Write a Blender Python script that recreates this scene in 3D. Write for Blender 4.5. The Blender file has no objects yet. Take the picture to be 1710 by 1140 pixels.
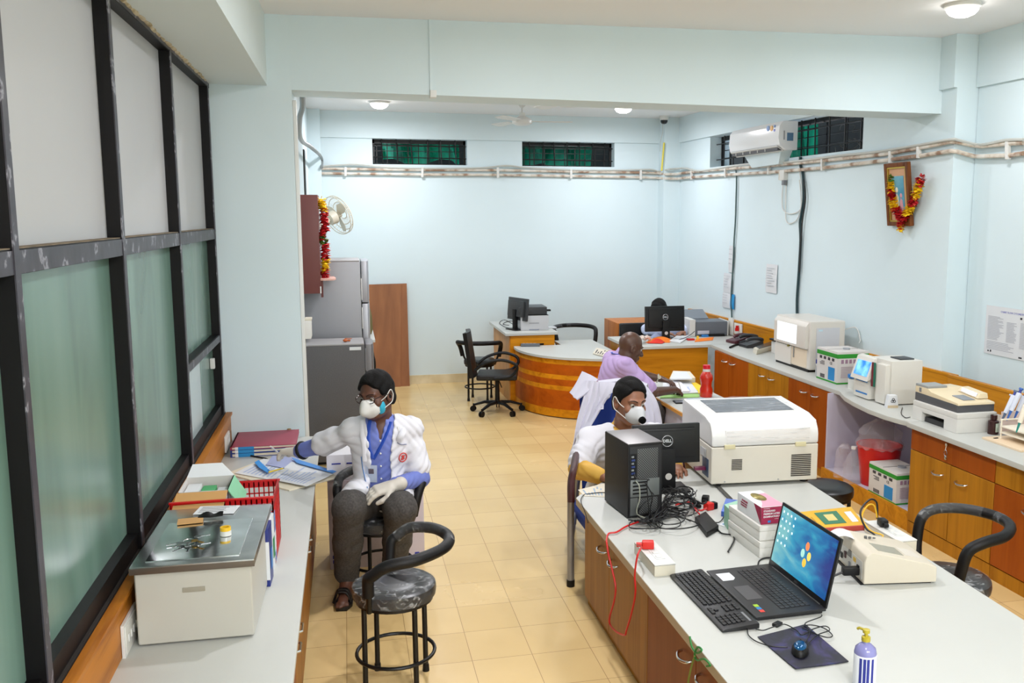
import bpy, bmesh, math, random
import numpy as np
from mathutils import Vector, Matrix, Quaternion
PI = math.pi
R = math.radians
sc = bpy.context.scene
COL = sc.collection
random.seed(7)

# ------------------------------------------------------------------ camera, light, exposure
CAM_H, YAW, PITCH, FPX, CX, CY = 2.2, R(13.222), R(7.809), 1532.8, 940.0, 570.0
cam_d = bpy.data.cameras.new('camera'); cam = bpy.data.objects.new('camera', cam_d); COL.objects.link(cam)
cam.location = (0, 0, CAM_H); cam.rotation_euler = (PI/2 - PITCH, 0, -YAW)
cam_d.sensor_width = 36; cam_d.sensor_fit = 'HORIZONTAL'
cam_d.lens = FPX*36/1710; cam_d.shift_x = -(CX-855)/1710; cam_d.clip_start = .02
sc.camera = cam
sc.view_settings.view_transform = 'Standard'; sc.view_settings.look = 'None'
sc.view_settings.gamma = 1; sc.view_settings.use_curve_mapping = False
sc.view_settings.exposure = 1.64
sc.cycles.use_denoising = True
sc.cycles.max_bounces = 10; sc.cycles.diffuse_bounces = 5; sc.cycles.glossy_bounces = 4
sc.cycles.sample_clamp_indirect = 6
w = bpy.data.worlds.new('World'); sc.world = w; w.use_nodes = True
bg = w.node_tree.nodes['Background']
bg.inputs[0].default_value = (.75, .85, 1, 1); bg.inputs[1].default_value = .8

# ceiling lamps: (x, y, z of ceiling, watts)
LAMPS = [(0.42, 11.0, 3.495, 9), (3.28, 10.80, 3.495, 10), (3.95, 5.45, 3.56, 4.5), (1.2, 4.6, 3.56, 15), (2.9, 4.4, 3.56, 5),
         (1.2, 1.2, 3.56, 12), (3.2, .9, 3.56, 1.5), (1.0, -1.6, 3.56, 66), (2.6, -1.9, 3.56, 46),
         (.7, 8.3, 3.495, 14), (2.6, 8.3, 3.495, 9)]  # unseen pair beyond the beam, added to brighten the right wall
LAMPS = [l for l in LAMPS if l[3] > 0]
for (x, y, z, pw) in LAMPS:
    ld = bpy.data.lights.new('lamp_light', 'AREA'); ld.shape = 'DISK'; ld.size = .17; ld.energy = pw; ld.color = (.98, .97, 1.02)
    lo = bpy.data.objects.new('lamp_light', ld); COL.objects.link(lo); lo.location = (x, y, z-.095)

# ------------------------------------------------------------------ pixel -> world helpers (1710 x 1140 frame)
_f = Vector((math.sin(YAW)*math.cos(PITCH), math.cos(YAW)*math.cos(PITCH), -math.sin(PITCH)))
_r = Vector((math.cos(YAW), -math.sin(YAW), 0)); _d = _f.cross(_r)
EYE = Vector((0, 0, CAM_H))
def ray(px, py): return _r*(px-CX) + _d*(py-CY) + _f*FPX
def PZ(px, py, z):
    d = ray(px, py); return EYE + d*((z-CAM_H)/d.z)
def PY(px, py, y):
    d = ray(px, py); return EYE + d*(y/d.y)
def PX(px, py, x):
    d = ray(px, py); return EYE + d*(x/d.x)
def proj(P):
    q = Vector(P)-EYE; z = q.dot(_f); return (CX+FPX*q.dot(_r)/z, CY+FPX*q.dot(_d)/z)
def ZAT(x, y, py):      # height at which a vertical line through (x, y) meets image row py
    lo, hi = -1.0, 6.0
    for _ in range(50):
        m = (lo+hi)/2
        if proj((x, y, m))[1] > py: lo = m
        else: hi = m
    return (lo+hi)/2

# ------------------------------------------------------------------ colours and materials
def lin(c):
    c = c/255.0
    return c/12.92 if c <= .04045 else ((c+.055)/1.055)**2.4
def rgb(r, g, b): return (lin(r), lin(g), lin(b), 1)
MATS = {}
def mat(name, c, rough=.5, metal=0, spec=.5, var=0, vscale=8, bump=0, bscale=60, emit=0, trans=0, coat=0, alpha=1, sheen=0):
    if name in MATS: return MATS[name]
    m = bpy.data.materials.new(name); m.use_nodes = True; nt = m.node_tree; p = nt.nodes['Principled BSDF']
    col = rgb(*c)
    p.inputs['Base Color'].default_value = col; p.inputs['Roughness'].default_value = rough
    p.inputs['Metallic'].default_value = metal; p.inputs['Specular IOR Level'].default_value = spec
    p.inputs['Transmission Weight'].default_value = trans; p.inputs['Coat Weight'].default_value = coat
    p.inputs['Alpha'].default_value = alpha; p.inputs['Sheen Weight'].default_value = sheen
    if emit: p.inputs['Emission Color'].default_value = col; p.inputs['Emission Strength'].default_value = emit
    tc = nt.nodes.new('ShaderNodeTexCoord')
    if var:
        n = nt.nodes.new('ShaderNodeTexNoise'); n.inputs['Scale'].default_value = vscale; n.inputs['Detail'].default_value = 4
        nt.links.new(tc.outputs['Object'], n.inputs['Vector'])
        r = nt.nodes.new('ShaderNodeMapRange'); r.inputs[1].default_value = .3; r.inputs[2].default_value = .7
        r.inputs[3].default_value = 1-var; r.inputs[4].default_value = 1+var
        nt.links.new(n.outputs['Fac'], r.inputs[0])
        mx = nt.nodes.new('ShaderNodeVectorMath'); mx.operation = 'SCALE'; mx.inputs[0].default_value = col[:3]
        nt.links.new(r.outputs[0], mx.inputs['Scale']); nt.links.new(mx.outputs[0], p.inputs['Base Color'])
    if bump:
        n = nt.nodes.new('ShaderNodeTexNoise'); n.inputs['Scale'].default_value = bscale; n.inputs['Detail'].default_value = 5
        nt.links.new(tc.outputs['Object'], n.inputs['Vector'])
        b = nt.nodes.new('ShaderNodeBump'); b.inputs['Strength'].default_value = bump; b.inputs['Distance'].default_value = .01
        nt.links.new(n.outputs['Fac'], b.inputs['Height']); nt.links.new(b.outputs[0], p.inputs['Normal'])
    MATS[name] = m
    return m
def ramp(nt, stops):
    r = nt.nodes.new('ShaderNodeValToRGB'); e = r.color_ramp.elements
    while len(e) < len(stops): e.new(.5)
    for k, (pos, c) in enumerate(stops): e[k].position = pos; e[k].color = rgb(*c)
    return r
def wood(name, c1, c2, axis='Z', rough=.35, sc_=14, stretch=.06, coat=.15):
    if name in MATS: return MATS[name]
    m = bpy.data.materials.new(name); m.use_nodes = True; nt = m.node_tree; p = nt.nodes['Principled BSDF']
    tc = nt.nodes.new('ShaderNodeTexCoord'); mp = nt.nodes.new('ShaderNodeMapping')
    s = [1, 1, 1]; s['XYZ'.index(axis)] = stretch
    mp.inputs['Scale'].default_value = s
    nt.links.new(tc.outputs['Object'], mp.inputs[0])
    n = nt.nodes.new('ShaderNodeTexNoise'); n.inputs['Scale'].default_value = sc_; n.inputs['Detail'].default_value = 7; n.inputs['Roughness'].default_value = .62
    n.inputs['Distortion'].default_value = .6
    nt.links.new(mp.outputs[0], n.inputs['Vector'])
    r = ramp(nt, [(.3, c2), (.5, c1), (.72, tuple(min(255, int(v*1.08)) for v in c1))])
    nt.links.new(n.outputs['Fac'], r.inputs[0]); nt.links.new(r.outputs[0], p.inputs['Base Color'])
    p.inputs['Roughness'].default_value = rough+.08; p.inputs['Specular IOR Level'].default_value = .14; p.inputs['Coat Weight'].default_value = coat*.15; p.inputs['Coat Roughness'].default_value = .2
    MATS[name] = m
    return m
def noise_mat(name, stops, scale=5, detail=6, rough=.5, metal=0, stretch=(1, 1, 1), distort=0, bump=0, spec=.5, coat=0, emit=0):
    if name in MATS: return MATS[name]
    m = bpy.data.materials.new(name); m.use_nodes = True; nt = m.node_tree; p = nt.nodes['Principled BSDF']
    tc = nt.nodes.new('ShaderNodeTexCoord'); mp = nt.nodes.new('ShaderNodeMapping'); mp.inputs['Scale'].default_value = stretch
    nt.links.new(tc.outputs['Object'], mp.inputs[0])
    n = nt.nodes.new('ShaderNodeTexNoise'); n.inputs['Scale'].default_value = scale; n.inputs['Detail'].default_value = detail; n.inputs['Distortion'].default_value = distort
    nt.links.new(mp.outputs[0], n.inputs['Vector'])
    r = ramp(nt, stops); nt.links.new(n.outputs['Fac'], r.inputs[0]); nt.links.new(r.outputs[0], p.inputs['Base Color'])
    p.inputs['Roughness'].default_value = rough; p.inputs['Metallic'].default_value = metal; p.inputs['Specular IOR Level'].default_value = spec; p.inputs['Coat Weight'].default_value = coat
    if emit:
        nt.links.new(r.outputs[0], p.inputs['Emission Color']); p.inputs['Emission Strength'].default_value = emit
    if bump:
        b = nt.nodes.new('ShaderNodeBump'); b.inputs['Strength'].default_value = bump; b.inputs['Distance'].default_value = .01
        nt.links.new(n.outputs['Fac'], b.inputs['Height']); nt.links.new(b.outputs[0], p.inputs['Normal'])
    MATS[name] = m
    return m

def grille_mat(name, c1, c2, scale):
    if name in MATS: return MATS[name]
    m = bpy.data.materials.new(name); m.use_nodes = True; nt = m.node_tree; p = nt.nodes['Principled BSDF']
    tc = nt.nodes.new('ShaderNodeTexCoord'); k = nt.nodes.new('ShaderNodeTexChecker'); k.inputs['Scale'].default_value = scale
    k.inputs['Color1'].default_value = rgb(*c1); k.inputs['Color2'].default_value = rgb(*c2)
    nt.links.new(tc.outputs['Object'], k.inputs['Vector']); nt.links.new(k.outputs['Color'], p.inputs['Base Color']); p.inputs['Roughness'].default_value = .45; p.inputs['Metallic'].default_value = .3
    MATS[name] = m; return m

# ------------------------------------------------------------------ mesh builder
def frame(dirv):
    d = Vector(dirv).normalized(); u = Vector((0, 0, 1)) if abs(d.z) < .95 else Vector((1, 0, 0))
    x = u.cross(d).normalized(); y = d.cross(x); return x, y, d
def T(loc=(0, 0, 0), rz=0, rx=0, ry=0):
    return Matrix.Translation(loc) @ Matrix.Rotation(rz, 4, 'Z') @ Matrix.Rotation(ry, 4, 'Y') @ Matrix.Rotation(rx, 4, 'X')
def spline(pts, n=8, closed=False):
    P = [Vector(p) for p in pts]; out = []; N = len(P)
    for i in range(N if closed else N-1):
        if closed: a, b, c, d = P[i-1], P[i], P[(i+1) % N], P[(i+2) % N]
        else: a, b, c, d = P[max(i-1, 0)], P[i], P[i+1], P[min(i+2, N-1)]
        for k in range(n):
            t = k/n
            out.append(.5*((2*b)+(c-a)*t+(2*a-5*b+4*c-d)*t*t+(3*b-a-3*c+d)*t*t*t))
    if not closed: out.append(P[-1])
    return out
class MB:
    def __init__(s): s.bm = bmesh.new(); s.mi = 0; s.M = Matrix.Identity(4)
    def _add(s, t, M=None):
        for f in t.faces: f.material_index = s.mi
        X = s.M @ M if M is not None else s.M
        t.transform(X)
        if X.determinant() < 0: bmesh.ops.reverse_faces(t, faces=t.faces)
        me = bpy.data.meshes.new('t'); t.to_mesh(me); t.free(); s.bm.from_mesh(me); bpy.data.meshes.remove(me)
        return s
    def bx(s, x0, x1, y0, y1, z0, z1, bev=0, seg=2, M=None, taper=None):
        t = bmesh.new(); bmesh.ops.create_cube(t, size=1)
        for v in t.verts:
            v.co = Vector(((x0+x1)/2+v.co.x*(x1-x0), (y0+y1)/2+v.co.y*(y1-y0), (z0+z1)/2+v.co.z*(z1-z0)))
            if taper and v.co.z > (z0+z1)/2:
                v.co.x = (x0+x1)/2+(v.co.x-(x0+x1)/2)*taper; v.co.y = (y0+y1)/2+(v.co.y-(y0+y1)/2)*taper
        if bev: bmesh.ops.bevel(t, geom=list(t.edges), offset=bev, segments=seg, profile=.7, affect='EDGES', clamp_overlap=True)
        return s._add(t, M)
    def hexa(s, b, tp, bev=0):
        t = bmesh.new(); v = [t.verts.new(p) for p in list(b)+list(tp)]; n = len(b)
        t.faces.new(v[:n][::-1]); t.faces.new(v[n:])
        for i in range(n): t.faces.new((v[i], v[(i+1) % n], v[n+(i+1) % n], v[n+i]))
        bmesh.ops.recalc_face_normals(t, faces=t.faces)
        if bev: bmesh.ops.bevel(t, geom=list(t.edges), offset=bev, segments=2, profile=.7, affect='EDGES', clamp_overlap=True)
        return s._add(t)
    def prism(s, poly, h0, h1, plane='XY', bev=0, M=None, seg=2):
        # poly in plane; extrusion along the third axis from h0 to h1
        def P(a, b, h): return {'XY': (a, b, h), 'XZ': (a, h, b), 'YZ': (h, a, b)}[plane]
        t = bmesh.new(); n = len(poly)
        lo = [t.verts.new(P(a, b, h0)) for a, b in poly]; hi = [t.verts.new(P(a, b, h1)) for a, b in poly]
        t.faces.new(lo); t.faces.new(hi[::-1])
        for i in range(n): t.faces.new((lo[i], hi[i], hi[(i+1) % n], lo[(i+1) % n]))
        bmesh.ops.recalc_face_normals(t, faces=t.faces)
        if bev: bmesh.ops.bevel(t, geom=[e for e in t.edges if e.calc_face_angle(0) > .4], offset=bev, segments=seg, profile=.7, affect='EDGES', clamp_overlap=True)
        return s._add(t, M)
    def cyl(s, a, b, r0, r1=None, seg=16, M=None):
        r1 = r0 if r1 is None else r1; a = Vector(a); b = Vector(b); x, y, d = frame(b-a); t = bmesh.new()
        A = [t.verts.new(a+(x*math.cos(2*PI*i/seg)+y*math.sin(2*PI*i/seg))*r0) for i in range(seg)]
        B = [t.verts.new(b+(x*math.cos(2*PI*i/seg)+y*math.sin(2*PI*i/seg))*r1) for i in range(seg)]
        t.faces.new(A[::-1]); t.faces.new(B)
        for i in range(seg): t.faces.new((A[i], A[(i+1) % seg], B[(i+1) % seg], B[i]))
        return s._add(t, M)
    def lathe(s, prof, seg=24, M=None, sx=1, sy=1):
        t = bmesh.new(); rings = []
        for r, z in prof:
            rings.append([t.verts.new((r*math.cos(2*PI*i/seg)*sx, r*math.sin(2*PI*i/seg)*sy, z)) for i in range(seg)] if r > 1e-5 else [t.verts.new((0, 0, z))])
        for A, B in zip(rings, rings[1:]):
            for i in range(seg):
                j = (i+1) % seg
                if len(A) == 1 and len(B) == 1: continue
                if len(A) == 1: t.faces.new((A[0], B[j], B[i]))
                elif len(B) == 1: t.faces.new((A[i], A[j], B[0]))
                else: t.faces.new((A[i], A[j], B[j], B[i]))
        bmesh.ops.recalc_face_normals(t, faces=t.faces)
        return s._add(t, M)
    def tube(s, pts, r, seg=8, closed=False, M=None, flat=None):
        P = [Vector(p) for p in pts]; N = len(P); t = bmesh.new(); rings = []
        rr = r if callable(r) else (lambda k: r)
        x0 = None
        for i in range(N):
            d = (P[(i+1) % N]-P[i-1]) if closed or 0 < i < N-1 else (P[1]-P[0] if i == 0 else P[-1]-P[-2])
            if d.length < 1e-9: d = Vector((0, 0, 1))
            d.normalize()
            if x0 is None: x, y, _ = frame(d)
            else:
                x = x0-d*x0.dot(d)
                x = x.normalized() if x.length > 1e-6 else frame(d)[0]
                y = d.cross(x)
            x0 = x; q = rr(i/max(N-1, 1)); fy = flat if flat else 1
            rings.append([t.verts.new(P[i]+x*math.cos(2*PI*k/seg)*q+y*math.sin(2*PI*k/seg)*q*fy) for k in range(seg)])
        for i in range(N if closed else N-1):
            A, B = rings[i], rings[(i+1) % N]
            for k in range(seg): t.faces.new((A[k], A[(k+1) % seg], B[(k+1) % seg], B[k]))
        if not closed: t.faces.new(rings[0][::-1]); t.faces.new(rings[-1])
        return s._add(t, M)
    def sph(s, c, r, seg=16, M=None):
        t = bmesh.new(); bmesh.ops.create_uvsphere(t, u_segments=seg, v_segments=max(6, seg//2), radius=1)
        rx = r if isinstance(r, (tuple, list)) else (r, r, r)
        for v in t.verts: v.co = Vector((c[0]+v.co.x*rx[0], c[1]+v.co.y*rx[1], c[2]+v.co.z*rx[2]))
        return s._add(t, M)
    def faces(s, verts, fs, M=None, recalc=True):
        t = bmesh.new(); v = [t.verts.new(p) for p in verts]
        for f in fs: t.faces.new([v[i] for i in f])
        if recalc: bmesh.ops.recalc_face_normals(t, faces=t.faces)
        return s._add(t, M)
    def sheet(s, fn, nu, nv, th=.0015, M=None):      # a thin sheet with thickness: fn(u, v) -> point
        t = bmesh.new(); g = [[t.verts.new(fn(i/nu, j/nv)) for j in range(nv+1)] for i in range(nu+1)]
        for i in range(nu):
            for j in range(nv): t.faces.new((g[i][j], g[i+1][j], g[i+1][j+1], g[i][j+1]))
        t.normal_update()
        bmesh.ops.solidify(t, geom=list(t.faces), thickness=th)
        return s._add(t, M)
    def text(s, txt, size, M, depth=.0006, align='CENTER', bold=0):
        cu = bpy.data.curves.new('t', 'FONT'); cu.body = txt; cu.size = size; cu.align_x = align; cu.align_y = 'CENTER'
        cu.extrude = depth; cu.resolution_u = 2; cu.offset = bold
        o = bpy.data.objects.new('t', cu); COL.objects.link(o)
        dg = bpy.context.evaluated_depsgraph_get(); dg.update()
        me = bpy.data.meshes.new_from_object(o.evaluated_get(dg)); t = bmesh.new(); t.from_mesh(me)
        bpy.data.objects.remove(o); bpy.data.curves.remove(cu); bpy.data.meshes.remove(me)
        return s._add(t, M)
    def build(s, name, m, parent=None, world=False, smooth=True, angle=38):
        me = bpy.data.meshes.new(name)
        if world and parent is not None:
            inv = Matrix.Translation(-wloc(parent)); s.bm.transform(inv)
        for f in s.bm.faces: f.smooth = smooth
        s.bm.to_mesh(me); s.bm.free()
        if smooth: me.set_sharp_from_angle(angle=R(angle))
        for q in (m if isinstance(m, (list, tuple)) else [m]): me.materials.append(q)
        o = bpy.data.objects.new(name, me); COL.objects.link(o)
        if parent is not None: o.parent = parent
        return o
def wloc(o):
    l = Vector(o.location)
    while o.parent: o = o.parent; l = l+Vector(o.location)
    return l
def tag(o, label, cat, group=None):
    o['label'] = label; o['category'] = cat
    if group: o['group'] = group
    return o
def thing(name, label, cat, loc=(0, 0, 0), rz=0, group=None):
    o = bpy.data.objects.new(name, None); COL.objects.link(o); o.empty_display_size = .05
    o.location = loc; o.rotation_euler = (0, 0, rz)
    return tag(o, label, cat, group)
def solo(mb, name, m, label, cat, loc=(0, 0, 0), rz=0, group=None, **k):
    o = mb.build(name, m, **k); o.location = loc; o.rotation_euler = (0, 0, rz)
    return tag(o, label, cat, group)
def struct(mb, name, m, **k):
    o = mb.build(name, m, **k); o['kind'] = 'structure'; return o
def dup(root, loc, rz, label=None, group=None):
    r = root.copy(); COL.objects.link(r); r.location = loc; r.rotation_euler = (0, 0, rz)
    if label: r['label'] = label
    if group: r['group'] = group
    for ch in list(root.children):
        c = ch.copy(); COL.objects.link(c); c.parent = r
        for g in list(ch.children):
            d = g.copy(); COL.objects.link(d); d.parent = c
    return r
def angXY(a, b): return math.atan2(b[1]-a[1], b[0]-a[0])

# ------------------------------------------------------------------ distance-field bodies, meshed with surface nets
class Field:
    def __init__(s, lo, hi, h=.006):
        s.lo = np.array(lo, float); s.h = h; s.n = (np.ceil((np.array(hi)-s.lo)/h).astype(int)+1); s.F = np.full(s.n, .2, np.float32)
    def _w(s, lo, hi, m):
        a = np.clip(np.floor((np.minimum(lo, hi)-m-s.lo)/s.h).astype(int), 0, s.n); b = np.clip(np.ceil((np.maximum(lo, hi)+m-s.lo)/s.h).astype(int)+1, 0, s.n)
        g = [(s.lo[i]+s.h*np.arange(a[i], b[i])).astype(np.float32) for i in range(3)]
        return tuple(slice(a[i], b[i]) for i in range(3)), g[0][:, None, None], g[1][None, :, None], g[2][None, None, :]
    def _op(s, sl, d, k, sub):
        A = s.F[sl]
        if A.size == 0: return s
        if sub:
            d = -d
            h = np.maximum(k-np.abs(A-d), 0)/max(k, 1e-6); s.F[sl] = np.maximum(A, d)+h*h*k*.25
        else:
            h = np.maximum(k-np.abs(A-d), 0)/max(k, 1e-6); s.F[sl] = np.minimum(A, d)-h*h*k*.25
        return s
    def cone(s, a, b, ra, rb=None, k=.02, sub=False, flat=None):
        rb = ra if rb is None else rb; a = np.array(a, float); b = np.array(b, float); m = max(ra, rb)+k+.02
        sl, X, Y, Z = s._w(np.minimum(a, b), np.maximum(a, b), m)
        ab = b-a; L = max(float(ab@ab), 1e-9)
        t = np.clip(((X-a[0])*ab[0]+(Y-a[1])*ab[1]+(Z-a[2])*ab[2])/L, 0, 1)
        dx = X-a[0]-t*ab[0]; dy = Y-a[1]-t*ab[1]; dz = Z-a[2]-t*ab[2]
        if flat is not None:     # (direction, factor): squash along a direction
            n = np.array(flat[0], float); n /= np.linalg.norm(n); q = dx*n[0]+dy*n[1]+dz*n[2]; f = 1/flat[1]-1
            dx = dx+n[0]*q*f; dy = dy+n[1]*q*f; dz = dz+n[2]*q*f
        d = np.sqrt(dx*dx+dy*dy+dz*dz)-(ra+t*(rb-ra))
        return s._op(sl, d, k, sub)
    def chain(s, pts, rs, k=.02, sub=False, flat=None):
        for i in range(len(pts)-1): s.cone(pts[i], pts[i+1], rs[i], rs[i+1], k, sub, flat)
        return s
    def ell(s, c, r, Rm=None, k=.02, sub=False):
        c = np.array(c, float); r = np.array(r, float); m = float(r.max())+k+.02
        sl, X, Y, Z = s._w(c, c, m); dx, dy, dz = X-c[0], Y-c[1], Z-c[2]
        if Rm is not None:
            Q = np.array(Rm)     # columns: local axes in world
            dx, dy, dz = [dx*Q[0][i]+dy*Q[1][i]+dz*Q[2][i] for i in range(3)]
        k0 = np.sqrt((dx/r[0])**2+(dy/r[1])**2+(dz/r[2])**2); k1 = np.sqrt((dx/r[0]**2)**2+(dy/r[1]**2)**2+(dz/r[2]**2)**2)
        return s._op(sl, k0*(k0-1)/np.maximum(k1, 1e-6), k, sub)
    def box(s, c, hs, Rm=None, k=.01, sub=False, rad=.0):
        c = np.array(c, float); hs = np.array(hs, float); m = float(np.linalg.norm(hs))+k+.02
        sl, X, Y, Z = s._w(c, c, m); dx, dy, dz = X-c[0], Y-c[1], Z-c[2]
        if Rm is not None:
            Q = np.array(Rm); dx, dy, dz = [dx*Q[0][i]+dy*Q[1][i]+dz*Q[2][i] for i in range(3)]
        qx = np.abs(dx)-hs[0]+rad; qy = np.abs(dy)-hs[1]+rad; qz = np.abs(dz)-hs[2]+rad
        d = np.sqrt(np.maximum(qx, 0)**2+np.maximum(qy, 0)**2+np.maximum(qz, 0)**2)+np.minimum(np.maximum(qx, np.maximum(qy, qz)), 0)-rad
        return s._op(sl, d, k, sub)
    def cut(s, p, n, k=.004):      # remove the half space on the side n points to
        n = np.array(n, float); n /= np.linalg.norm(n); sl, X, Y, Z = s._w(s.lo, s.lo+s.h*s.n, 0)
        d = (X-p[0])*n[0]+(Y-p[1])*n[1]+(Z-p[2])*n[2]
        return s._op(sl, -d, k, True)
    def fold(s, amp, f=(38, 31, 44), seed=0):
        sl, X, Y, Z = s._w(s.lo, s.lo+s.h*s.n, 0); q = seed*1.7
        p1 = X*f[0]*.55+Z*f[2]*.35+Y*f[1]*.3+1.6*np.sin(Z*11+q)+1.2*np.sin(X*9+q*2); p2 = X*f[0]*.3-Z*f[2]*.55+Y*f[1]*.45+1.5*np.sin(X*13+q)+np.sin(Y*10-q)
        w = .5+.5*np.sin(X*7+Z*9+Y*6+q)
        s.F += (amp*((1-2*np.abs(np.sin(p1)))*w+(1-2*np.abs(np.sin(p2)))*(1-w))).astype(np.float32)
        return s
    def minus(s, o, off=0):        # subtract another field on the same grid
        s.F = np.maximum(s.F, -(o.F-off)); return s
    def both(s, o, off=0):
        s.F = np.maximum(s.F, o.F-off); return s
    def copy(s):
        q = Field.__new__(Field); q.lo, q.h, q.n, q.F = s.lo, s.h, s.n, s.F.copy(); return q
    def build(s, name, m, parent=None, smooth=2):
        F = s.F; F[0], F[-1] = .2, .2; F[:, 0], F[:, -1] = .2, .2; F[:, :, 0], F[:, :, -1] = .2, .2
        n = s.n; S = F < 0
        cs = [(i, j, k) for i in (0, 1) for j in (0, 1) for k in (0, 1)]
        cnt = sum(S[c[0]:n[0]-1+c[0], c[1]:n[1]-1+c[1], c[2]:n[2]-1+c[2]].astype(np.int8) for c in cs)
        act = (cnt > 0) & (cnt < 8); I = np.argwhere(act); acc = np.zeros((len(I), 3)); nn = np.zeros(len(I))
        for a in cs:
            for ax in range(3):
                if a[ax]: continue
                b = list(a); b[ax] = 1
                fa = F[I[:, 0]+a[0], I[:, 1]+a[1], I[:, 2]+a[2]]; fb = F[I[:, 0]+b[0], I[:, 1]+b[1], I[:, 2]+b[2]]
                mk = (fa < 0) != (fb < 0); t = np.where(mk, fa/np.where(mk, fa-fb, 1), 0)
                p = np.array(a, float)[None]+t[:, None]*(np.array(b)-np.array(a))[None]
                acc += p*mk[:, None]; nn += mk
        V = (I+acc/nn[:, None])*s.h+s.lo
        idx = np.full(act.shape, -1, np.int64); idx[act] = np.arange(len(I)); quads = []
        for ax in range(3):
            o = [a for a in range(3) if a != ax]
            def sh(d1, d2, e):
                q = [None]*3; q[ax] = slice(e, n[ax]-1+e); q[o[0]] = slice(1+d1, n[o[0]]-1+d1); q[o[1]] = slice(1+d2, n[o[1]]-1+d2); return tuple(q)
            s0 = S[sh(0, 0, 0)]; s1 = S[sh(0, 0, 1)]; mk = s0 != s1
            def ci(d1, d2):
                q = [None]*3; q[ax] = slice(0, n[ax]-1); q[o[0]] = slice(1+d1, n[o[0]]-1+d1); q[o[1]] = slice(1+d2, n[o[1]]-1+d2); return idx[tuple(q)][mk]
            Q = np.stack([ci(-1, -1), ci(0, -1), ci(0, 0), ci(-1, 0)], 1)
            flip = s0[mk] if ax != 1 else ~s0[mk]
            Q = np.where(flip[:, None], Q, Q[:, ::-1]); quads.append(Q)
        Q = np.concatenate(quads); Q = Q[(Q >= 0).all(1)]
        for _ in range(smooth):
            ac = np.zeros_like(V); c = np.zeros(len(V))
            for a, b in ((0, 1), (1, 2), (2, 3), (3, 0)):
                np.add.at(ac, Q[:, a], V[Q[:, b]]); np.add.at(ac, Q[:, b], V[Q[:, a]]); np.add.at(c, Q[:, a], 1); np.add.at(c, Q[:, b], 1)
            V = V*.5+.5*ac/np.maximum(c, 1)[:, None]
        if parent is not None: V = V-np.array(wloc(parent))
        me = bpy.data.meshes.new(name); me.vertices.add(len(V)); me.vertices.foreach_set('co', V.astype(np.float32).ravel())
        me.loops.add(Q.size); me.loops.foreach_set('vertex_index', Q.astype(np.int32).ravel())
        me.polygons.add(len(Q)); me.polygons.foreach_set('loop_start', (np.arange(len(Q))*4).astype(np.int32))
        me.polygons.foreach_set('use_smooth', np.ones(len(Q), bool)); me.update(calc_edges=True); me.validate()
        for q in (m if isinstance(m, (list, tuple)) else [m]): me.materials.append(q)
        o = bpy.data.objects.new(name, me); COL.objects.link(o)
        if parent is not None: o.parent = parent
        return o
# ------------------------------------------------------------------ shared materials
M_WALL = mat('wall_paint', (210, 226, 231), .55, var=.02, vscale=1.2)
M_WALL2 = mat('wall_paint_pale', (214, 226, 226), .55)
M_CEIL = mat('ceiling_paint', (234, 235, 236), .7)
M_WHITE = mat('white_plastic', (214, 214, 210), .35)
M_IVORY = mat('ivory_plastic', (208, 202, 184), .4)
M_BLACK = mat('black_plastic', (11, 11, 12), .45, spec=.3)
M_BLACKM = mat('black_metal', (13, 12, 12), .4, spec=.4)
M_RUBBER = mat('black_foam', (14, 13, 14), .5, spec=.3, bump=.1, bscale=90)
M_CHROME = mat('chrome', (205, 205, 208), .18, metal=1)
M_GREYP = mat('grey_plastic', (120, 122, 126), .4)
M_TOP = mat('worktop_laminate', (187, 189, 184), .42, var=.015, vscale=3)
M_EDGE = mat('worktop_edge', (168, 150, 124), .4)
M_YWOOD = wood('yellow_laminate', (168, 112, 24), (142, 88, 12), 'Z')
M_YWOODH = wood('yellow_laminate_horizontal', (188, 124, 22), (160, 98, 10), 'X')
M_OWOOD = wood('orange_laminate', (150, 74, 16), (134, 60, 8), 'Z', sc_=9)
M_BWOOD = wood('brown_laminate', (124, 68, 34), (110, 56, 26), 'Z', sc_=9)
M_TWOOD = wood('tan_laminate', (166, 120, 68), (140, 96, 50), 'Z')
M_BSW = wood('backsplash_wood', (176, 110, 34), (140, 78, 16), 'Y')
M_DARK = mat('dark_gap', (30, 22, 16), .8)
M_RED = mat('red_plastic', (196, 18, 20), .35)
M_BLUE = mat('blue_plastic', (40, 120, 190), .4)
M_PAPER = mat('paper', (214, 217, 220), .7)
M_STEEL = mat('steel', (170, 172, 174), .28, metal=1)
M_LAV = mat('lavender_lining', (192, 188, 206), .5)
M_SKIN = mat('brown_skin', (112, 70, 48), .5, var=.08, vscale=20)

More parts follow.
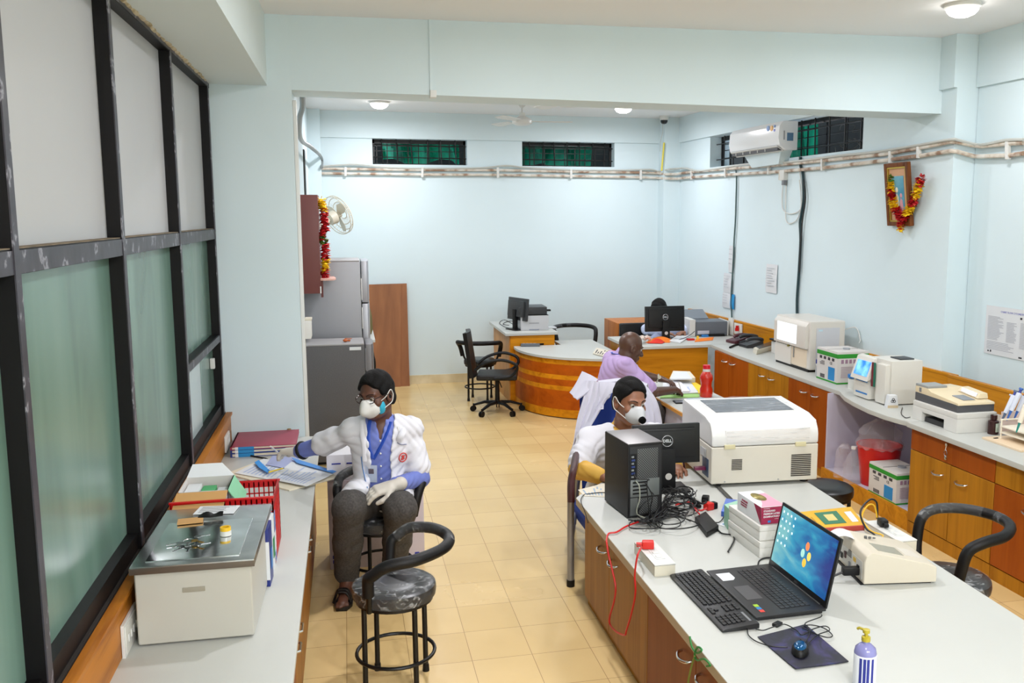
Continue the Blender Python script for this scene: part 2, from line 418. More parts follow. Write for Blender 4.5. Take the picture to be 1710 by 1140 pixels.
# ------------------------------------------------------------------ floor
def floor_mat():
    m = bpy.data.materials.new('floor_tiles'); m.use_nodes = True; nt = m.node_tree; p = nt.nodes['Principled BSDF']
    tc = nt.nodes.new('ShaderNodeTexCoord'); mp = nt.nodes.new('ShaderNodeMapping'); mp.inputs['Location'].default_value = (-.548+.3048*9, -4.31+.325*30, 0)
    nt.links.new(tc.outputs['Object'], mp.inputs[0])
    b = nt.nodes.new('ShaderNodeTexBrick'); b.offset = 0; b.inputs['Scale'].default_value = 1; b.inputs['Brick Width'].default_value = .3048
    b.inputs['Row Height'].default_value = .325; b.inputs['Mortar Size'].default_value = .0016; b.inputs['Mortar Smooth'].default_value = .2
    b.inputs['Color1'].default_value = rgb(222, 194, 139); b.inputs['Color2'].default_value = rgb(215, 186, 130); b.inputs['Mortar'].default_value = rgb(160, 130, 88)
    nt.links.new(mp.outputs[0], b.inputs['Vector'])
    n = nt.nodes.new('ShaderNodeTexNoise'); n.inputs['Scale'].default_value = 1.1; n.inputs['Detail'].default_value = 6
    nt.links.new(tc.outputs['Object'], n.inputs['Vector'])
    mx = nt.nodes.new('ShaderNodeMix'); mx.data_type = 'RGBA'; mx.blend_type = 'MULTIPLY'; mx.inputs[0].default_value = .35
    r = ramp(nt, [(.3, (215, 205, 185)), (.6, (255, 255, 250))]); nt.links.new(n.outputs['Fac'], r.inputs[0])
    nt.links.new(b.outputs['Color'], mx.inputs[6]); nt.links.new(r.outputs[0], mx.inputs[7]); nt.links.new(mx.outputs[2], p.inputs['Base Color'])
    rr = nt.nodes.new('ShaderNodeMapRange'); rr.inputs[3].default_value = .16; rr.inputs[4].default_value = .34
    nt.links.new(n.outputs['Fac'], rr.inputs[0]); nt.links.new(rr.outputs[0], p.inputs['Roughness'])
    p.inputs['Specular IOR Level'].default_value = .5
    return m
struct(MB().bx(-1.3, 5.2, -3.2, 12.4, -.1, 0), 'floor', floor_mat())

# ------------------------------------------------------------------ walls
YB = 12.06; ZC2 = 3.495; ZC = 3.56; ZL = 3.165       # back wall, ceilings, lintel line
W2 = (.36, 1.56, 2.845, 3.165); W3 = (2.285, 3.545, 2.845, 3.165)
b = MB(); D_ = .26
b.bx(-.7, W2[0], YB, YB+D_, 0, ZL); b.bx(W2[1], W3[0], YB, YB+D_, 0, ZL); b.bx(W3[1], 4.7, YB, YB+D_, 0, ZL)
for q in (W2, W3): b.bx(q[0], q[1], YB, YB+D_, 0, q[2])
b.bx(-.7, 4.7, YB-.025, YB+D_, ZL, 3.7)
b.bx(-.5, -.27, YB-.16, YB, 0, 3.5); b.bx(4.17, 4.6, YB-.22, YB, 0, 3.5)      # corner columns
struct(b, 'wall_back', M_WALL)
# right wall: slightly out of square, local x runs from the back corner to the viewer
SL = .028; WN = math.hypot(1, SL)
MW = Matrix(((SL/WN, 1/WN, 0, 4.40), (-1/WN, SL/WN, 0, YB), (0, 0, 1, 0), (0, 0, 0, 1)))
def XW(y): return 4.40+(YB-y)*SL
def PW(px, py, off=0):      # pixel -> point on the right wall, off metres in front of it
    n = Vector((1/WN, SL/WN, 0)); d = ray(px, py); p0 = Vector((4.40, YB, 0))-n*off
    return EYE+d*((p0-EYE).dot(n)/d.dot(n))
YR = 6.30; UR = (YB-YR)*WN
uA, uB = (YB-10.88)*WN, (YB-7.54)*WN
zA, zB = 2.825, 2.765
b = MB(); b.M = MW
b.bx(0, uA, 0, .26, 0, ZL); b.bx(uB, UR, 0, .26, 0, ZL); b.bx(uA, uB, 0, .26, 0, 2.79); b.bx(-.2, UR, -.03, .26, ZL, 3.7)
struct(b, 'wall_right', M_WALL)
X2 = XW(YR)+.19
b = MB(); b.bx(X2, X2+.2, -3.2, YR, 0, 3.17); b.bx(X2-.025, X2+.2, -3.2, YR-.0, 3.17, 3.7)
struct(b, 'wall_right_near', M_WALL)
struct(MB().bx(-.62, -.42, 7.2, YB, 0, 3.6), 'wall_left', M_WALL)
struct(MB().bx(-1.4, 5.2, -3.4, -3.2, 0, 3.7), 'wall_front', M_WALL2)
# pillar, cross beam, beam above the window partition
struct(MB().bx(-1.15, -.335, 6.78, 7.22, 0, 3.6), 'trim_1', M_WALL)
pr_ = PW(1572, 190)
zl = ZAT(-.335, 6.78, 150)
yr = pr_.y
b = MB(); b.hexa([(-.34, 6.78, zl), (pr_.x+.05, yr, pr_.z), (pr_.x+.05, yr+.42, pr_.z), (-.34, 7.16, zl)], [(-.34, 6.78, 3.7), (pr_.x+.05, yr, 3.7), (pr_.x+.05, yr+.42, 3.7), (-.34, 7.16, 3.7)])
struct(b, 'trim_2', M_WALL)
struct(MB().bx(-1.2, -.495, -3.2, 6.78, 3.085, 3.7), 'trim_3', M_WALL2)
# ceilings
struct(MB().bx(-1.4, 5.2, -3.3, 6.9, ZC, ZC+.15), 'ceiling', M_CEIL)
struct(MB().bx(-.7, 5.2, 6.9, 12.4, ZC2, ZC2+.15), 'ceiling_back', M_CEIL)
# skirting along the back wall and its grime
noise_mat('skirting_tile', [(.35, (206, 190, 150)), (.6, (226, 214, 182))], scale=4, rough=.35)
struct(MB().bx(-.27, 4.17, YB-.012, YB, 0, .115), 'baseboard_back', MATS['skirting_tile'])

# ------------------------------------------------------------------ window partition on the left
M_ALU = noise_mat('dark_aluminium', [(.3, (6, 5, 6)), (.68, (10, 8, 10)), (.85, (30, 27, 32))], scale=30, rough=.5, metal=0, spec=.25, stretch=(1, 1, .2))
M_ALUF = noise_mat('filmed_aluminium', [(.3, (48, 46, 52)), (.6, (66, 64, 72)), (.65, (150, 150, 158)), (.7, (66, 64, 72))], scale=26, rough=.4, metal=.2, stretch=(1, .7, .5))
M_DUST = noise_mat('dusty_ledge', [(.3, (92, 80, 62)), (.7, (138, 122, 98))], scale=9, rough=.8)
M_FROST = noise_mat('frosted_green_glass', [(.3, (82, 106, 94)), (.52, (102, 132, 119)), (.75, (118, 146, 133))], scale=1.6, detail=3, rough=.24, stretch=(1, 1.6, .35), distort=.8, spec=.6)
M_UPPER = mat('white_panel', (178, 180, 181), .45, var=.02, vscale=1.5)
XF_, XG_ = -.872, -.925
def yat(px, py): return PX(px, py, XF_).y
MUL = [2.765, 4.015, 5.33, 6.70]
ZB, ZM, ZT = .86, 2.11, 3.06
wn = bpy.data.objects.new('window_1', None); COL.objects.link(wn); wn['kind'] = 'structure'
wn['label'] = 'black aluminium window partition with white upper and frosted green lower panes'
b = MB()
for y in [-2.0, -.4, 1.05] + MUL: b.bx(XG_-.004, XF_, y-.022, y+.022, ZB-.04, ZT+.03)
b.bx(XG_-.02, XF_, -3.2, 6.78, ZT-.005, ZT+.04); b.bx(XG_-.02, XF_-.012, -3.2, 6.78, ZB-.04, ZB+.03); b.bx(XG_-.02, XF_-.004, -3.2, 6.78, ZM-.07, ZM)
b.bx(XG_-.02, XF_-.004, MUL[2], MUL[3], 1.33, 1.385)
b.build('frame', M_ALU, wn)
b = MB()
for y in [1.05] + MUL: b.bx(XF_, XF_+.004, y-.0215, y+.0215, ZB-.03, ZT)
b.bx(XF_-.004, XF_+.001, -3.2, 6.75, ZM-.068, ZM-.004); b.bx(XF_-.004, XF_+.001, MUL[2], MUL[3], 1.335, 1.38); b.bx(XF_-.001, XF_+.002, -3.2, 6.75, ZT, ZT+.037)
b.build('film', M_ALUF, wn)
b = MB(); b.bx(XG_, XF_-.005, -3.2, 6.75, ZM, ZM+.003); b.build('ledge_dust', M_DUST, wn)
ys = [-3.2, -2.0, -.4, 1.05] + MUL
for y0, y1 in zip(ys, ys[1:]):
    MB().bx(XG_-.012, XG_, y0, y1, ZM-.03, ZT+.02).build('upper_pane', M_UPPER, wn)
    if y1 == MUL[3]:
        MB().bx(XG_-.012, XG_, y0, y1, 1.35, ZM-.03).build('lower_pane', M_FROST, wn)
        ym = (y0+y1)/2
        MB().bx(XG_-.012, XG_, ym-.1, y1, ZB, 1.35).build('sliding_pane', M_FROST, wn)
        MB().bx(XG_-.002, XG_+.01, y0, ym+.02, ZB, 1.35).build('sliding_pane', mat('pale_glass', (176, 190, 190), .15), wn)
    else: MB().bx(XG_-.012, XG_, y0, y1, ZB-.02, ZM-.03).build('lower_pane', M_FROST, wn)
MB().bx(XG_+.002, XG_+.03, 6.52, 6.56, 1.17, 1.24, .004).build('latch', M_WHITE, wn)
struct(MB().bx(-1.3, XG_-.012, -3.2, 6.78, 0, 3.1), 'wall_partition', M_WALL2)
struct(MB().bx(XG_-.02, XF_, -3.2, 6.78, .0, ZB-.04), 'wall_dado', M_DARK)
# yellow plaster smear along the head of the frame
noise_mat('rough_plaster', [(.35, (150, 136, 104)), (.6, (196, 186, 160))], scale=18, rough=.9, bump=.5)
b = MB()
for k in range(40):
    y = 1.5+k*.13; b.sph((XF_-.01+random.uniform(0, .012), y, 3.083), (.022, .08, random.uniform(.006, .014)), 8)
struct(b, 'trim_4', MATS['rough_plaster'])

# ------------------------------------------------------------------ clerestory windows: bars, dark frame, green shade cloth outside
M_TARP = noise_mat('green_shade_cloth', [(.25, (2, 60, 46)), (.45, (4, 120, 92)), (.62, (6, 150, 112)), (.8, (60, 190, 150))], scale=2.4, detail=2, rough=.6, distort=1.2, stretch=(1, 1, .6))
M_OUT = noise_mat('dark_outside', [(.3, (10, 12, 12)), (.6, (24, 30, 26)), (.8, (70, 62, 44))], scale=4, rough=.9)
def clere(n, x0, x1, z0, z1, M, bars, mid, label):
    e = bpy.data.objects.new('window_%d' % n, None); COL.objects.link(e); e['kind'] = 'structure'; e['label'] = label
    b = MB(); b.M = M
    b.bx(x0, x1, .15, .175, z0, z0+.02); b.bx(x0, x1, .15, .175, z1-.05, z1); b.bx(x0, x0+.03, .15, .175, z0, z1); b.bx(x1-.03, x1, .15, .175, z0, z1)
    b.build('frame', M_BLACKM, e)
    for k in range(bars):
        x = x0+(x1-x0)*(k+.7)/(bars+.4); b = MB(); b.M = M; b.cyl((x, .1, z0), (x+random.uniform(-.02, .02), .1, z1), .008, seg=8); b.build('bar', M_BLACKM, e)
    for q in mid:
        b = MB(); b.M = M; b.cyl((x0, .09, z0+(z1-z0)*q), (x1, .09, z0+(z1-z0)*(q-.03)), .006, seg=8); b.build('bar', M_BLACKM, e)
    for k in range(9):
        x = x0+(x1-x0)*(k+.4)/9; b = MB(); b.M = M; b.bx(x, x+.012, .2, .212, z0, z1); b.build('grille_bar', M_BLACKM, e)
    for q in (.3, .55, .75):
        b = MB(); b.M = M; b.bx(x0, x1, .2, .21, z0+(z1-z0)*q, z0+(z1-z0)*q+.008); b.build('grille_bar', M_BLACKM, e)
    return e
MBK = Matrix.Translation((0, YB, 0))
clere(2, *W2, MBK, 6, (.78, .3), 'left barred clerestory window with green cloth outside, back wall')
clere(3, *W3, MBK, 7, (.8, .28), 'right barred clerestory window with green cloth outside, back wall')
clere(4, uA, uB, 2.79, ZL, MW, 12, (.75, .25), 'long barred clerestory window behind the air conditioner')
def cloth(n, x0, x1, z0, z1, M, y=.55, seed=0, m=None):
    b = MB(); b.M = M
    b.sheet(lambda u, v: (x0+(x1-x0)*u+.02*math.sin(v*7+seed), y+.1*math.sin(u*19+seed+3*v)+.05*math.sin(u*41+v*5), z0+(z1-z0)*v+.05*math.sin(u*9+seed)*(1-v)), 40, 6, .004)
    struct(b, n, m or M_TARP)
cloth('trim_5', .5, 1.52, 2.9, 3.75, MBK, seed=1)
cloth('trim_6', 2.2, 3.35, 2.86, 3.75, MBK, seed=4)
cloth('trim_7', uA+.25, uA+1.0, 2.6, 3.7, MW, .8, 2)
cloth('trim_8', uA+2.0, uA+2.7, 2.7, 3.35, MW, 1.0, 5)
b = MB(); b.bx(-.5, 4.6, YB+1.1, YB+1.15, 2.0, 4.2); b.M = MW; b.bx(uA-5, uB+2.5, 1.5, 1.55, 2.0, 4.6)
b.bx(uA-.4, uA+.25, .7, .75, 2.0, 4.0)
struct(b, 'panel_outside', M_OUT)  # dark panels added outside the windows to cover the bright sky
b = MB(); b.M = MW
for k in range(30):
    x = uA+1.9+random.random()*1.5; z = 2.8+random.random()*.3
    pts = [(x, .5, z)]
    for i in range(4): pts.append((pts[-1][0]+random.uniform(-.12, .16), .5+random.uniform(-.05, .05), pts[-1][2]+random.uniform(-.07, .07)))
    b.tube(spline(pts, 4), .004, 5)
o = b.build('twig', mat('grey_twigs', (70, 66, 58), .9)); o['kind'] = 'stuff'; tag(o, 'tangle of dry grey twigs outside the long right window', 'twigs')
def YX(px, X, z):      # y on the line (X, *, z) that meets image column px
    lo, hi = .8, 30.0; s = 1 if proj((X, 6, z))[0] > proj((X, 7, z))[0] else -1
    for _ in range(60):
        m = (lo+hi)/2
        if (proj((X, m, z))[0]-px)*s > 0: lo = m
        else: hi = m
    return (lo+hi)/2

# ------------------------------------------------------------------ ceiling lamps
LN = ['left one of the far bay', 'right one of the far bay', 'at the right edge of the near bay', 'over the aisle', 'over the far end of the island', 'over the near aisle', 'over the near right bench', 'left behind the viewer', 'right behind the viewer', 'left one added unseen beyond the beam', 'right one added unseen beyond the beam']
for (x, y, z, pw), nm in zip(LAMPS, LN):
    t = thing('ceiling_lamp', 'round white ceiling lamp, '+nm, 'lamp', (x, y, z), group='round ceiling lamps')
    MB().lathe([(0, 0), (.115, 0), (.115, -.02), (.1, -.03), (.09, -.03)], 28).build('rim', M_WHITE, t)
    MB().lathe([(.1, -.022), (.098, -.04), (.08, -.062), (.045, -.078), (0, -.083)], 28).build('diffuser', mat('lamp_glow', (255, 250, 244), .4, emit=7), t)

# ------------------------------------------------------------------ cabinets under the worktops
def handle(t, x, y, z, s, kind, parent, m=None):
    b = MB()
    if kind == 'flat': b.tube([(x, y-.05, z), (x+s*.028, y-.036, z), (x+s*.028, y+.036, z), (x, y+.05, z)], .0055, 6)
    else: b.tube(spline([(x, y-.05, z), (x+s*.022, y-.042, z-.004), (x+s*.034, y, z-.008), (x+s*.022, y+.042, z-.004), (x, y+.05, z)], 4), .006, 8)
    b.build('handle', m or M_CHROME, parent)
def cabinet(label, xf, s, y0, y1, zt, fronts, depth, body, plinth=None, hk='bow', group=None):
    # s: +1 fronts face +X.  fronts: (kind, ya, yb, za, zb, material, handle y or None, handle z)
    t = thing('base_cabinet', label, 'cabinet', (xf, (y0+y1)/2, 0), group=group); yc = (y0+y1)/2
    b = MB(); xb = -s*depth
    b.bx(min(xb, -s*.02), max(xb, -s*.02), y0-yc+.002, y1-yc-.002, .0, zt); b.build('body', body, t)
    if plinth:
        b = MB(); b.bx(min(-s*.02, s*plinth[2]), max(-s*.02, s*plinth[2]), y0-yc+.002, y1-yc-.002, 0, plinth[0]); b.build('plinth', plinth[1], t)
    for (kind, ya, yb, za, zb, m, hy, hz) in fronts:
        g = .0025; b = MB(); b.bx(min(-s*.02, 0), max(-s*.02, 0), ya-yc+g, yb-yc-g, za+g, zb-g, .002, 1)
        d = b.build(kind, m, t)
        if hy is not None: handle(t, 0, hy-yc, hz, s, hk, d)
    return t

# left worktop
zL = .61; xLf = -.225
solo(MB().bx(-.86, xLf, -2.5, 6.77, -.028, 0, .004), 'worktop', [M_TOP], 'long white laminate worktop under the window partition', 'worktop', (0, 0, zL))
t = thing('backsplash', 'yellow wood upstand board behind the left worktop', 'backsplash', (-.855, 0, zL))
MB().bx(-.012, .018, -2.5, 6.77, 0, .19, .003).build('board', M_BSW, t)
MB().bx(-.012, .03, -2.5, 6.77, .19, .208, .003).build('cap', M_BSW, t)
xc = xLf-.03
YWL = wood('honey_laminate', (150, 98, 36), (124, 74, 20), 'Z'); RWL = wood('russet_laminate', (136, 74, 38), (120, 60, 28), 'Z', sc_=9)
hl = [PX(x, y, xc+.03) for x, y in [(521.6, 868), (516.5, 888), (503.8, 995), (500.3, 1028)]]
ya, yb, yc_ = (hl[0].y+hl[1].y)/2, (hl[2].y+hl[3].y)/2, 0
w1 = .62
e0 = (ya+yb)/2
def pair(lbl, ym, y0, y1, m1, m2, zt, zb, hz): return [('door', ym, y1, zb, zt, m1, ym+.09, hz), ('door', y0, ym, zb, zt, m2, ym-.09, hz)]
cabinet('far left base cabinet with honey wood doors beside the seated man', xc, 1, e0, 6.2, zL-.03, pair('', ya, e0, ya+(ya-e0), YWL, YWL, zL-.04, .07, .5)+[('panel', ya+(ya-e0), 6.2, .07, zL-.04, RWL, None, 0)], .58, M_YWOOD, (.07, M_BWOOD, -.03), 'flat', 'left bench cabinets')
cabinet('left base cabinet with a honey and a russet door nearest the stool', xc, 1, yb-(e0-yb), e0, zL-.03, [('door', yb, e0, .07, zL-.04, YWL, yb+.09, .5), ('door', yb-(e0-yb), yb, .07, zL-.04, RWL, yb-.09, .5)], .58, M_YWOOD, (.07, M_BWOOD, -.03), 'flat', 'left bench cabinets')
y2 = yb-(e0-yb)
cabinet('nearest left base cabinet with russet doors below the frame edge', xc, 1, y2-1.0, y2, zL-.03, pair('', y2-.5, y2-1.0, y2, RWL, RWL, zL-.04, .07, .5), .58, M_YWOOD, (.07, M_BWOOD, -.03), 'flat', 'left bench cabinets')
def plate(name, label, cat, M, wd, ht, gangs, m=None):
    t = thing(name, label, cat); t.matrix_world = M
    MB().bx(-wd/2, wd/2, -.012, 0, -ht/2, ht/2, .003).build('plate', m or M_WHITE, t)
    MB().bx(-wd/2+.012, wd/2-.012, -.015, -.012, -ht/2+.012, ht/2-.012, .001).build('module', mat('socket_module', (214, 212, 204), .4), t)
    for k in range(gangs):
        x = -wd/2+.03+(wd-.06)*(k+.5)/gangs
        MB().bx(x-.008, x+.008, -.019, -.015, -.014, .014, .002).build('switch', M_WHITE, t)
    return t
def plX(px, py, x, s):      # plate on a plane of constant x, facing s
    p = PX(px, py, x); return Matrix.Translation(p) @ Matrix.Rotation(R(90)*s, 4, 'Z')
plate('switch_plate', 'white socket plate on the upstand beside the steel-lidded box', 'socket', plX(214, 1052, -.836, 1), .22, .13, 4)
plate('switch_plate', 'white socket plate on the upstand beside the red folder', 'socket', plX(378, 737, -.836, 1), .2, .11, 3)

# right worktops and cabinets
zR = .79
xF1, xF2 = 3.855, 3.765
pts = [(3.80, 9.42), (3.845, 8.6), (3.85, 6.75)]
bump = [PZ(x, y, zR) for x, y in [(1402, 653), (1410, 662), (1425, 671), (1450, 683), (1480, 694), (1505, 701), (1519, 704)]]
poly = [(4.46, 9.42), (3.89, 9.42), (3.85, 8.6), (3.85, 6.74)]+[(p.x, p.y) for p in bump]+[(XW(bump[-1].y)-.0, bump[-1].y)]
poly[0] = (XW(9.42), 9.42)
ybump = bump[-1].y
b = MB(); b.prism(poly, -.034, 0, bev=.004)
solo(b, 'worktop', M_TOP, 'white laminate worktop along the far right wall with a bulging end', 'worktop', (0, 0, zR))
solo(MB().prism([(X2, -1), (3.70, -1), (3.725, ybump-.004), (XW(6.3), ybump-.004), (XW(6.3), ybump-.1), (X2, ybump-.1)][::-1], -.034, 0, bev=.004), 'worktop', M_TOP, 'white laminate worktop along the near right wall', 'worktop', (0, 0, zR))
def backs(p0, p1, label):
    a = angXY(p0, p1); L = math.dist(p0, p1); t = thing('backsplash', label, 'backsplash', (p0[0], p0[1], zR), a)
    MB().bx(0, L, 0, .03, 0, .17, .002).build('board', M_YWOODH, t); MB().bx(0, L, -.006, .034, .17, .19, .003).build('cap', M_YWOODH, t)
backs((XW(11.4)-.036, 11.4), (XW(ybump)-.036, ybump+.62), 'yellow wood upstand along the far right wall')
backs((4.52, 6.16), (4.47, 0), 'yellow wood upstand along the near right wall')
OW2 = wood('orange_laminate_doors', (152, 74, 14), (134, 58, 6), 'Z', sc_=9)
yd = [YX(x, xF1, .6) for x in (1193, 1217, 1249, 1281, 1316, 1352, 1397)]
zt = zR-.034
def up(n1, n2): return None
M_BRASS = mat('satin_nickel', (196, 190, 178), .25, metal=1)
def pairR(yA, yM, yB, m, z0=.07, z1=None):
    z1 = zt if z1 is None else z1
    return [('door', yM, yA, z0, z1, m, yM+.1, z1-.075), ('door', yB, yM, z0, z1, m, yM-.1, z1-.075)]
G = 'right bench cabinets'
cabinet('orange wood base cabinet in the corner beside the desk with telephones above', xF1, -1, yd[2], yd[0], zt, pairR(yd[0], yd[1], yd[2], OW2), .5, M_YWOOD, (.07, M_YWOOD, -.01), group=G)
cabinet('yellow wood base cabinet between the two orange ones at the right wall', xF1, -1, yd[4], yd[2], zt, pairR(yd[2], yd[3], yd[4], M_YWOOD), .5, M_YWOOD, (.07, M_YWOOD, -.01), group=G)
c3 = cabinet('orange wood base cabinet next to the open lavender niche', xF1, -1, 6.72, yd[4], zt, pairR(yd[4], yd[5], 6.72, OW2), .5, M_YWOOD, (.07, M_YWOOD, -.01), group=G)
# niche under the bulging end
t = thing('open_niche', 'open lavender-lined niche under the bulging worktop end', 'shelf', (3.79, 6.1, 0))
y0, y1 = ybump+.0-6.1, 6.715-6.1
MB().bx(.02, .66, y1-.02, y1, .13, zt).build('side_panel', M_LAV, t); MB().bx(.0, .66, y0, y0+.02, .13, zt).build('side_panel', M_LAV, t)
MB().bx(.64, .66, y0+.02, y1-.02, .13, zt).build('back_panel', M_LAV, t); MB().bx(.0, .66, y0, y1, .11, .13).build('floor_panel', M_LAV, t)
MB().bx(-.012, .01, y0, y1, 0, .135, .002).build('plinth', M_YWOODH, t)
zN = .13
# near right cabinets
yn = [ybump-.004, YX(1586, xF2, .5), YX(1659, xF2, .5)]
yn.append(yn[2]-(yn[0]-yn[2])/2); yn.append(yn[2]-(yn[0]-yn[2]))
zdr = .60
def near(label, a, m, c, mdr, mdo, key=False):
    fr = [('drawer', c, a, zdr, zt, mdr, None, 0)]+[('door', m, a, .09, zdr, mdo, m+.12, zdr-.085), ('door', c, m, .09, zdr, mdo, m-.12, zdr-.085)]
    return cabinet(label, xF2, -1, c, a, zt, fr, .75, M_YWOOD, (.085, M_YWOOD, -.005), group=G)
cn = near('near right base cabinet with orange drawer over two yellow doors', yn[0], yn[1], yn[2], OW2, M_YWOOD)
near('near right base cabinet with yellow drawer over orange doors', yn[2], yn[3], yn[4], M_YWOOD, OW2)
yl = (yn[0]+yn[2])/2+.01
t = thing('key_ring', 'small keys on a ring hanging from the orange drawer lock', 'keys', (xF2-.002, YX(1583, xF2, .7), zt-.03))
MB().cyl((0, 0, 0), (-.014, 0, 0), .011, seg=12).build('lock', M_CHROME, t)
MB().tube([(-.012, 0, -.01), (-.014, .004, -.035)], .003, 6).build('key', M_CHROME, t)
MB().tube([(-.014+.003*math.sin(a), .018*math.sin(a), -.055-.022*math.cos(a)) for a in [2*PI*k/16 for k in range(16)]], .0025, 6, True).build('ring', M_CHROME, t)
MB().sph((-.014, 0, -.085), (.004, .013, .016), 10).build('key', M_CHROME, t)

# ------------------------------------------------------------------ island
zI = .60; xI = 1.235
PI_ = [(xI, .6), (xI, 4.93), (1.27, 4.98), (1.52, 5.26), (1.6, 5.30), (2.55, 5.42), (2.70, 5.38), (2.585, 2.9), (2.56, .6)]
t = thing('worktop', 'large white laminate island worktop with beige edge', 'worktop', (0, 0, zI))
MB().prism(PI_, -.04, -.002).build('edge_band', M_EDGE, t)
b = MB(); b.prism([(x+(.0015 if x < 1.3 else -.0), y) for x, y in PI_], -.004, .0); b.build('laminate', M_TOP, t)
ITW = wood('tan_island_laminate', (156, 106, 48), (130, 82, 32), 'Z'); IBW = wood('russet_island_laminate', (134, 70, 32), (118, 56, 22), 'Z', sc_=9)
xd = xI+.03; ye = 4.84
yi = [ye, YX(1017, xd, .3), YX(1081, xd, .3)]
yi += [YX(1162, xd, .45)]; yi.append(yi[2]-2*(yi[2]-yi[3]))
def isl(label, a, m, c, mt): return cabinet(label, xd, -1, c, a, zI-.042, [('door', m, a, .05, zI-.045, mt, m+.1, .47), ('door', c, m, .05, zI-.045, mt, m-.1, .47)], .7, M_YWOOD, None, group='island cabinets')
def tk(t):
    b = [o for o in t.children if o.name.startswith('body')]
cI1 = isl('tan wood island cabinet at the aisle end with red cable hanging over it', yi[0], yi[1], yi[2], ITW)
cI2 = isl('russet wood island cabinet with green ribbon on its handle', yi[2], yi[3], yi[4], IBW)
cabinet('wooden end carcass closing the island on the right', 2.55, 1, 3.0, 5.2, zI-.042, [], .5, M_YWOOD)

# ------------------------------------------------------------------ reception: tall unit and curved desk
pt = PZ(853, 672, 0); yT = pt.y; zT = ZAT(pt.x, yT, 556)
xr = PY(926, 553, yT).x
t = thing('reception_unit', 'tall yellow wood reception unit with white top', 'counter', (0, 0, 0))
lb = PZ(821, 536.5, zT); 
MB().bx(pt.x, xr, yT, lb.y-.04, 0, zT-.03).build('body', wood('golden_laminate', (206, 134, 20), (176, 102, 6), 'X'), t)
MB().prism([(pt.x-.06, yT-.03), (xr+.04, yT-.03), (xr+.04, lb.y), (pt.x-.06, lb.y)], zT-.03, zT, bev=.003).build('top', M_TOP, t)
MB().bx(pt.x-.012, pt.x, yT+.02, lb.y-.06, .0, zT-.03).build('side_panel', wood('pale_oak', (190, 138, 80), (166, 112, 56), 'Z'), t)
zC = .68
cur = [PZ(x, y, zC) for x, y in [(858, 579), (865, 583.5), (880, 588.5), (903, 593), (925, 595.5), (947, 597.3), (965, 598), (985, 598.8), (1013, 599.5)]]
cur = [(p.x, p.y) for p in cur]; cur = spline([(x, y, 0) for x, y in cur], 4); cur = [(p.x, p.y) for p in cur]
dk = thing('reception_desk', 'curved reception desk of striped orange and yellow wood with white top', 'desk', (0, 0, 0))
endx = cur[-1][0]
back = [(endx+.25, cur[-1][1]-.02), (endx+.25, 10.9), (xr+.07, 10.9), (xr+.07, yT-.035), (cur[0][0]+.01, yT-.035)]
MB().prism(cur+back, zC-.025, zC).build('top', M_TOP, dk)
def band(z0, z1, off, m):
    P = [(x+.03*(off), y+.035*off) for x, y in cur]+[(endx+.2, cur[-1][1]+.02)]
    Q = [(x+.05, y+.12) for x, y in P][::-1]
    MB().prism(P+Q, z0, z1).build('front_band', m, dk)
GW = MATS['golden_laminate']; OWC = wood('orange_desk_laminate', (176, 84, 10), (154, 66, 4), 'X', sc_=9)
H = zC-.025
for z0, z1, m in [(.012, .1, GW), (.1, .31, OWC), (.31, .36, GW), (.36, .43, OWC), (.43, .48, GW), (.48, .595, OWC), (.595, H, GW)]: band(z0, z1, .6, m)
# ------------------------------------------------------------------ desk of the woman, credenza
zW = .79
fl = PZ(1037, 571, zW); fr = PZ(1191, 574.5, zW); bl = PZ(1015, 560, zW)
yw = fr.y-.02
t = thing('desk', 'yellow wood front desk with white top where the woman sits', 'desk', (0, 0, 0))
MB().prism([(3.03, yw), (3.91, yw), (3.91, 9.425), (XW(9.43)-.01, 9.425), (XW(10.4)-.01, 10.3), (2.96, 10.3), (2.96, yw+.5)], zW-.03, zW, bev=.003).build('top', M_TOP, t)
MB().bx(3.06, 3.862, yw+.025, yw+.05, 0, zW-.03).build('front_panel', M_YWOODH, t)
MB().prism([(3.06, yw+.03), (2.985, yw+.5), (3.005, yw+.5), (3.08, yw+.03)], 0, zW-.03).build('side_panel', M_YWOOD, t)
MB().bx(2.985, 3.005, yw+.5, 10.25, 0, zW-.03).build('side_panel', M_YWOOD, t)
fc = PY(1032, 540, 10.75); zc = fc.z; bc = PZ(1016.5, 530.8, zc)
t = thing('credenza', 'low wooden credenza behind the woman at the back wall', 'cabinet', (0, 0, 0))
MB().bx(fc.x, fc.x+.62, 10.75, min(bc.y, 11.8), 0, zc, .003).build('body', wood('credenza_wood', (184, 112, 48), (158, 86, 30), 'Z'), t)
MB().bx(fc.x+.03, fc.x+.6, 10.74, 10.75, .3, zc-.03).build('door', OWC, t)
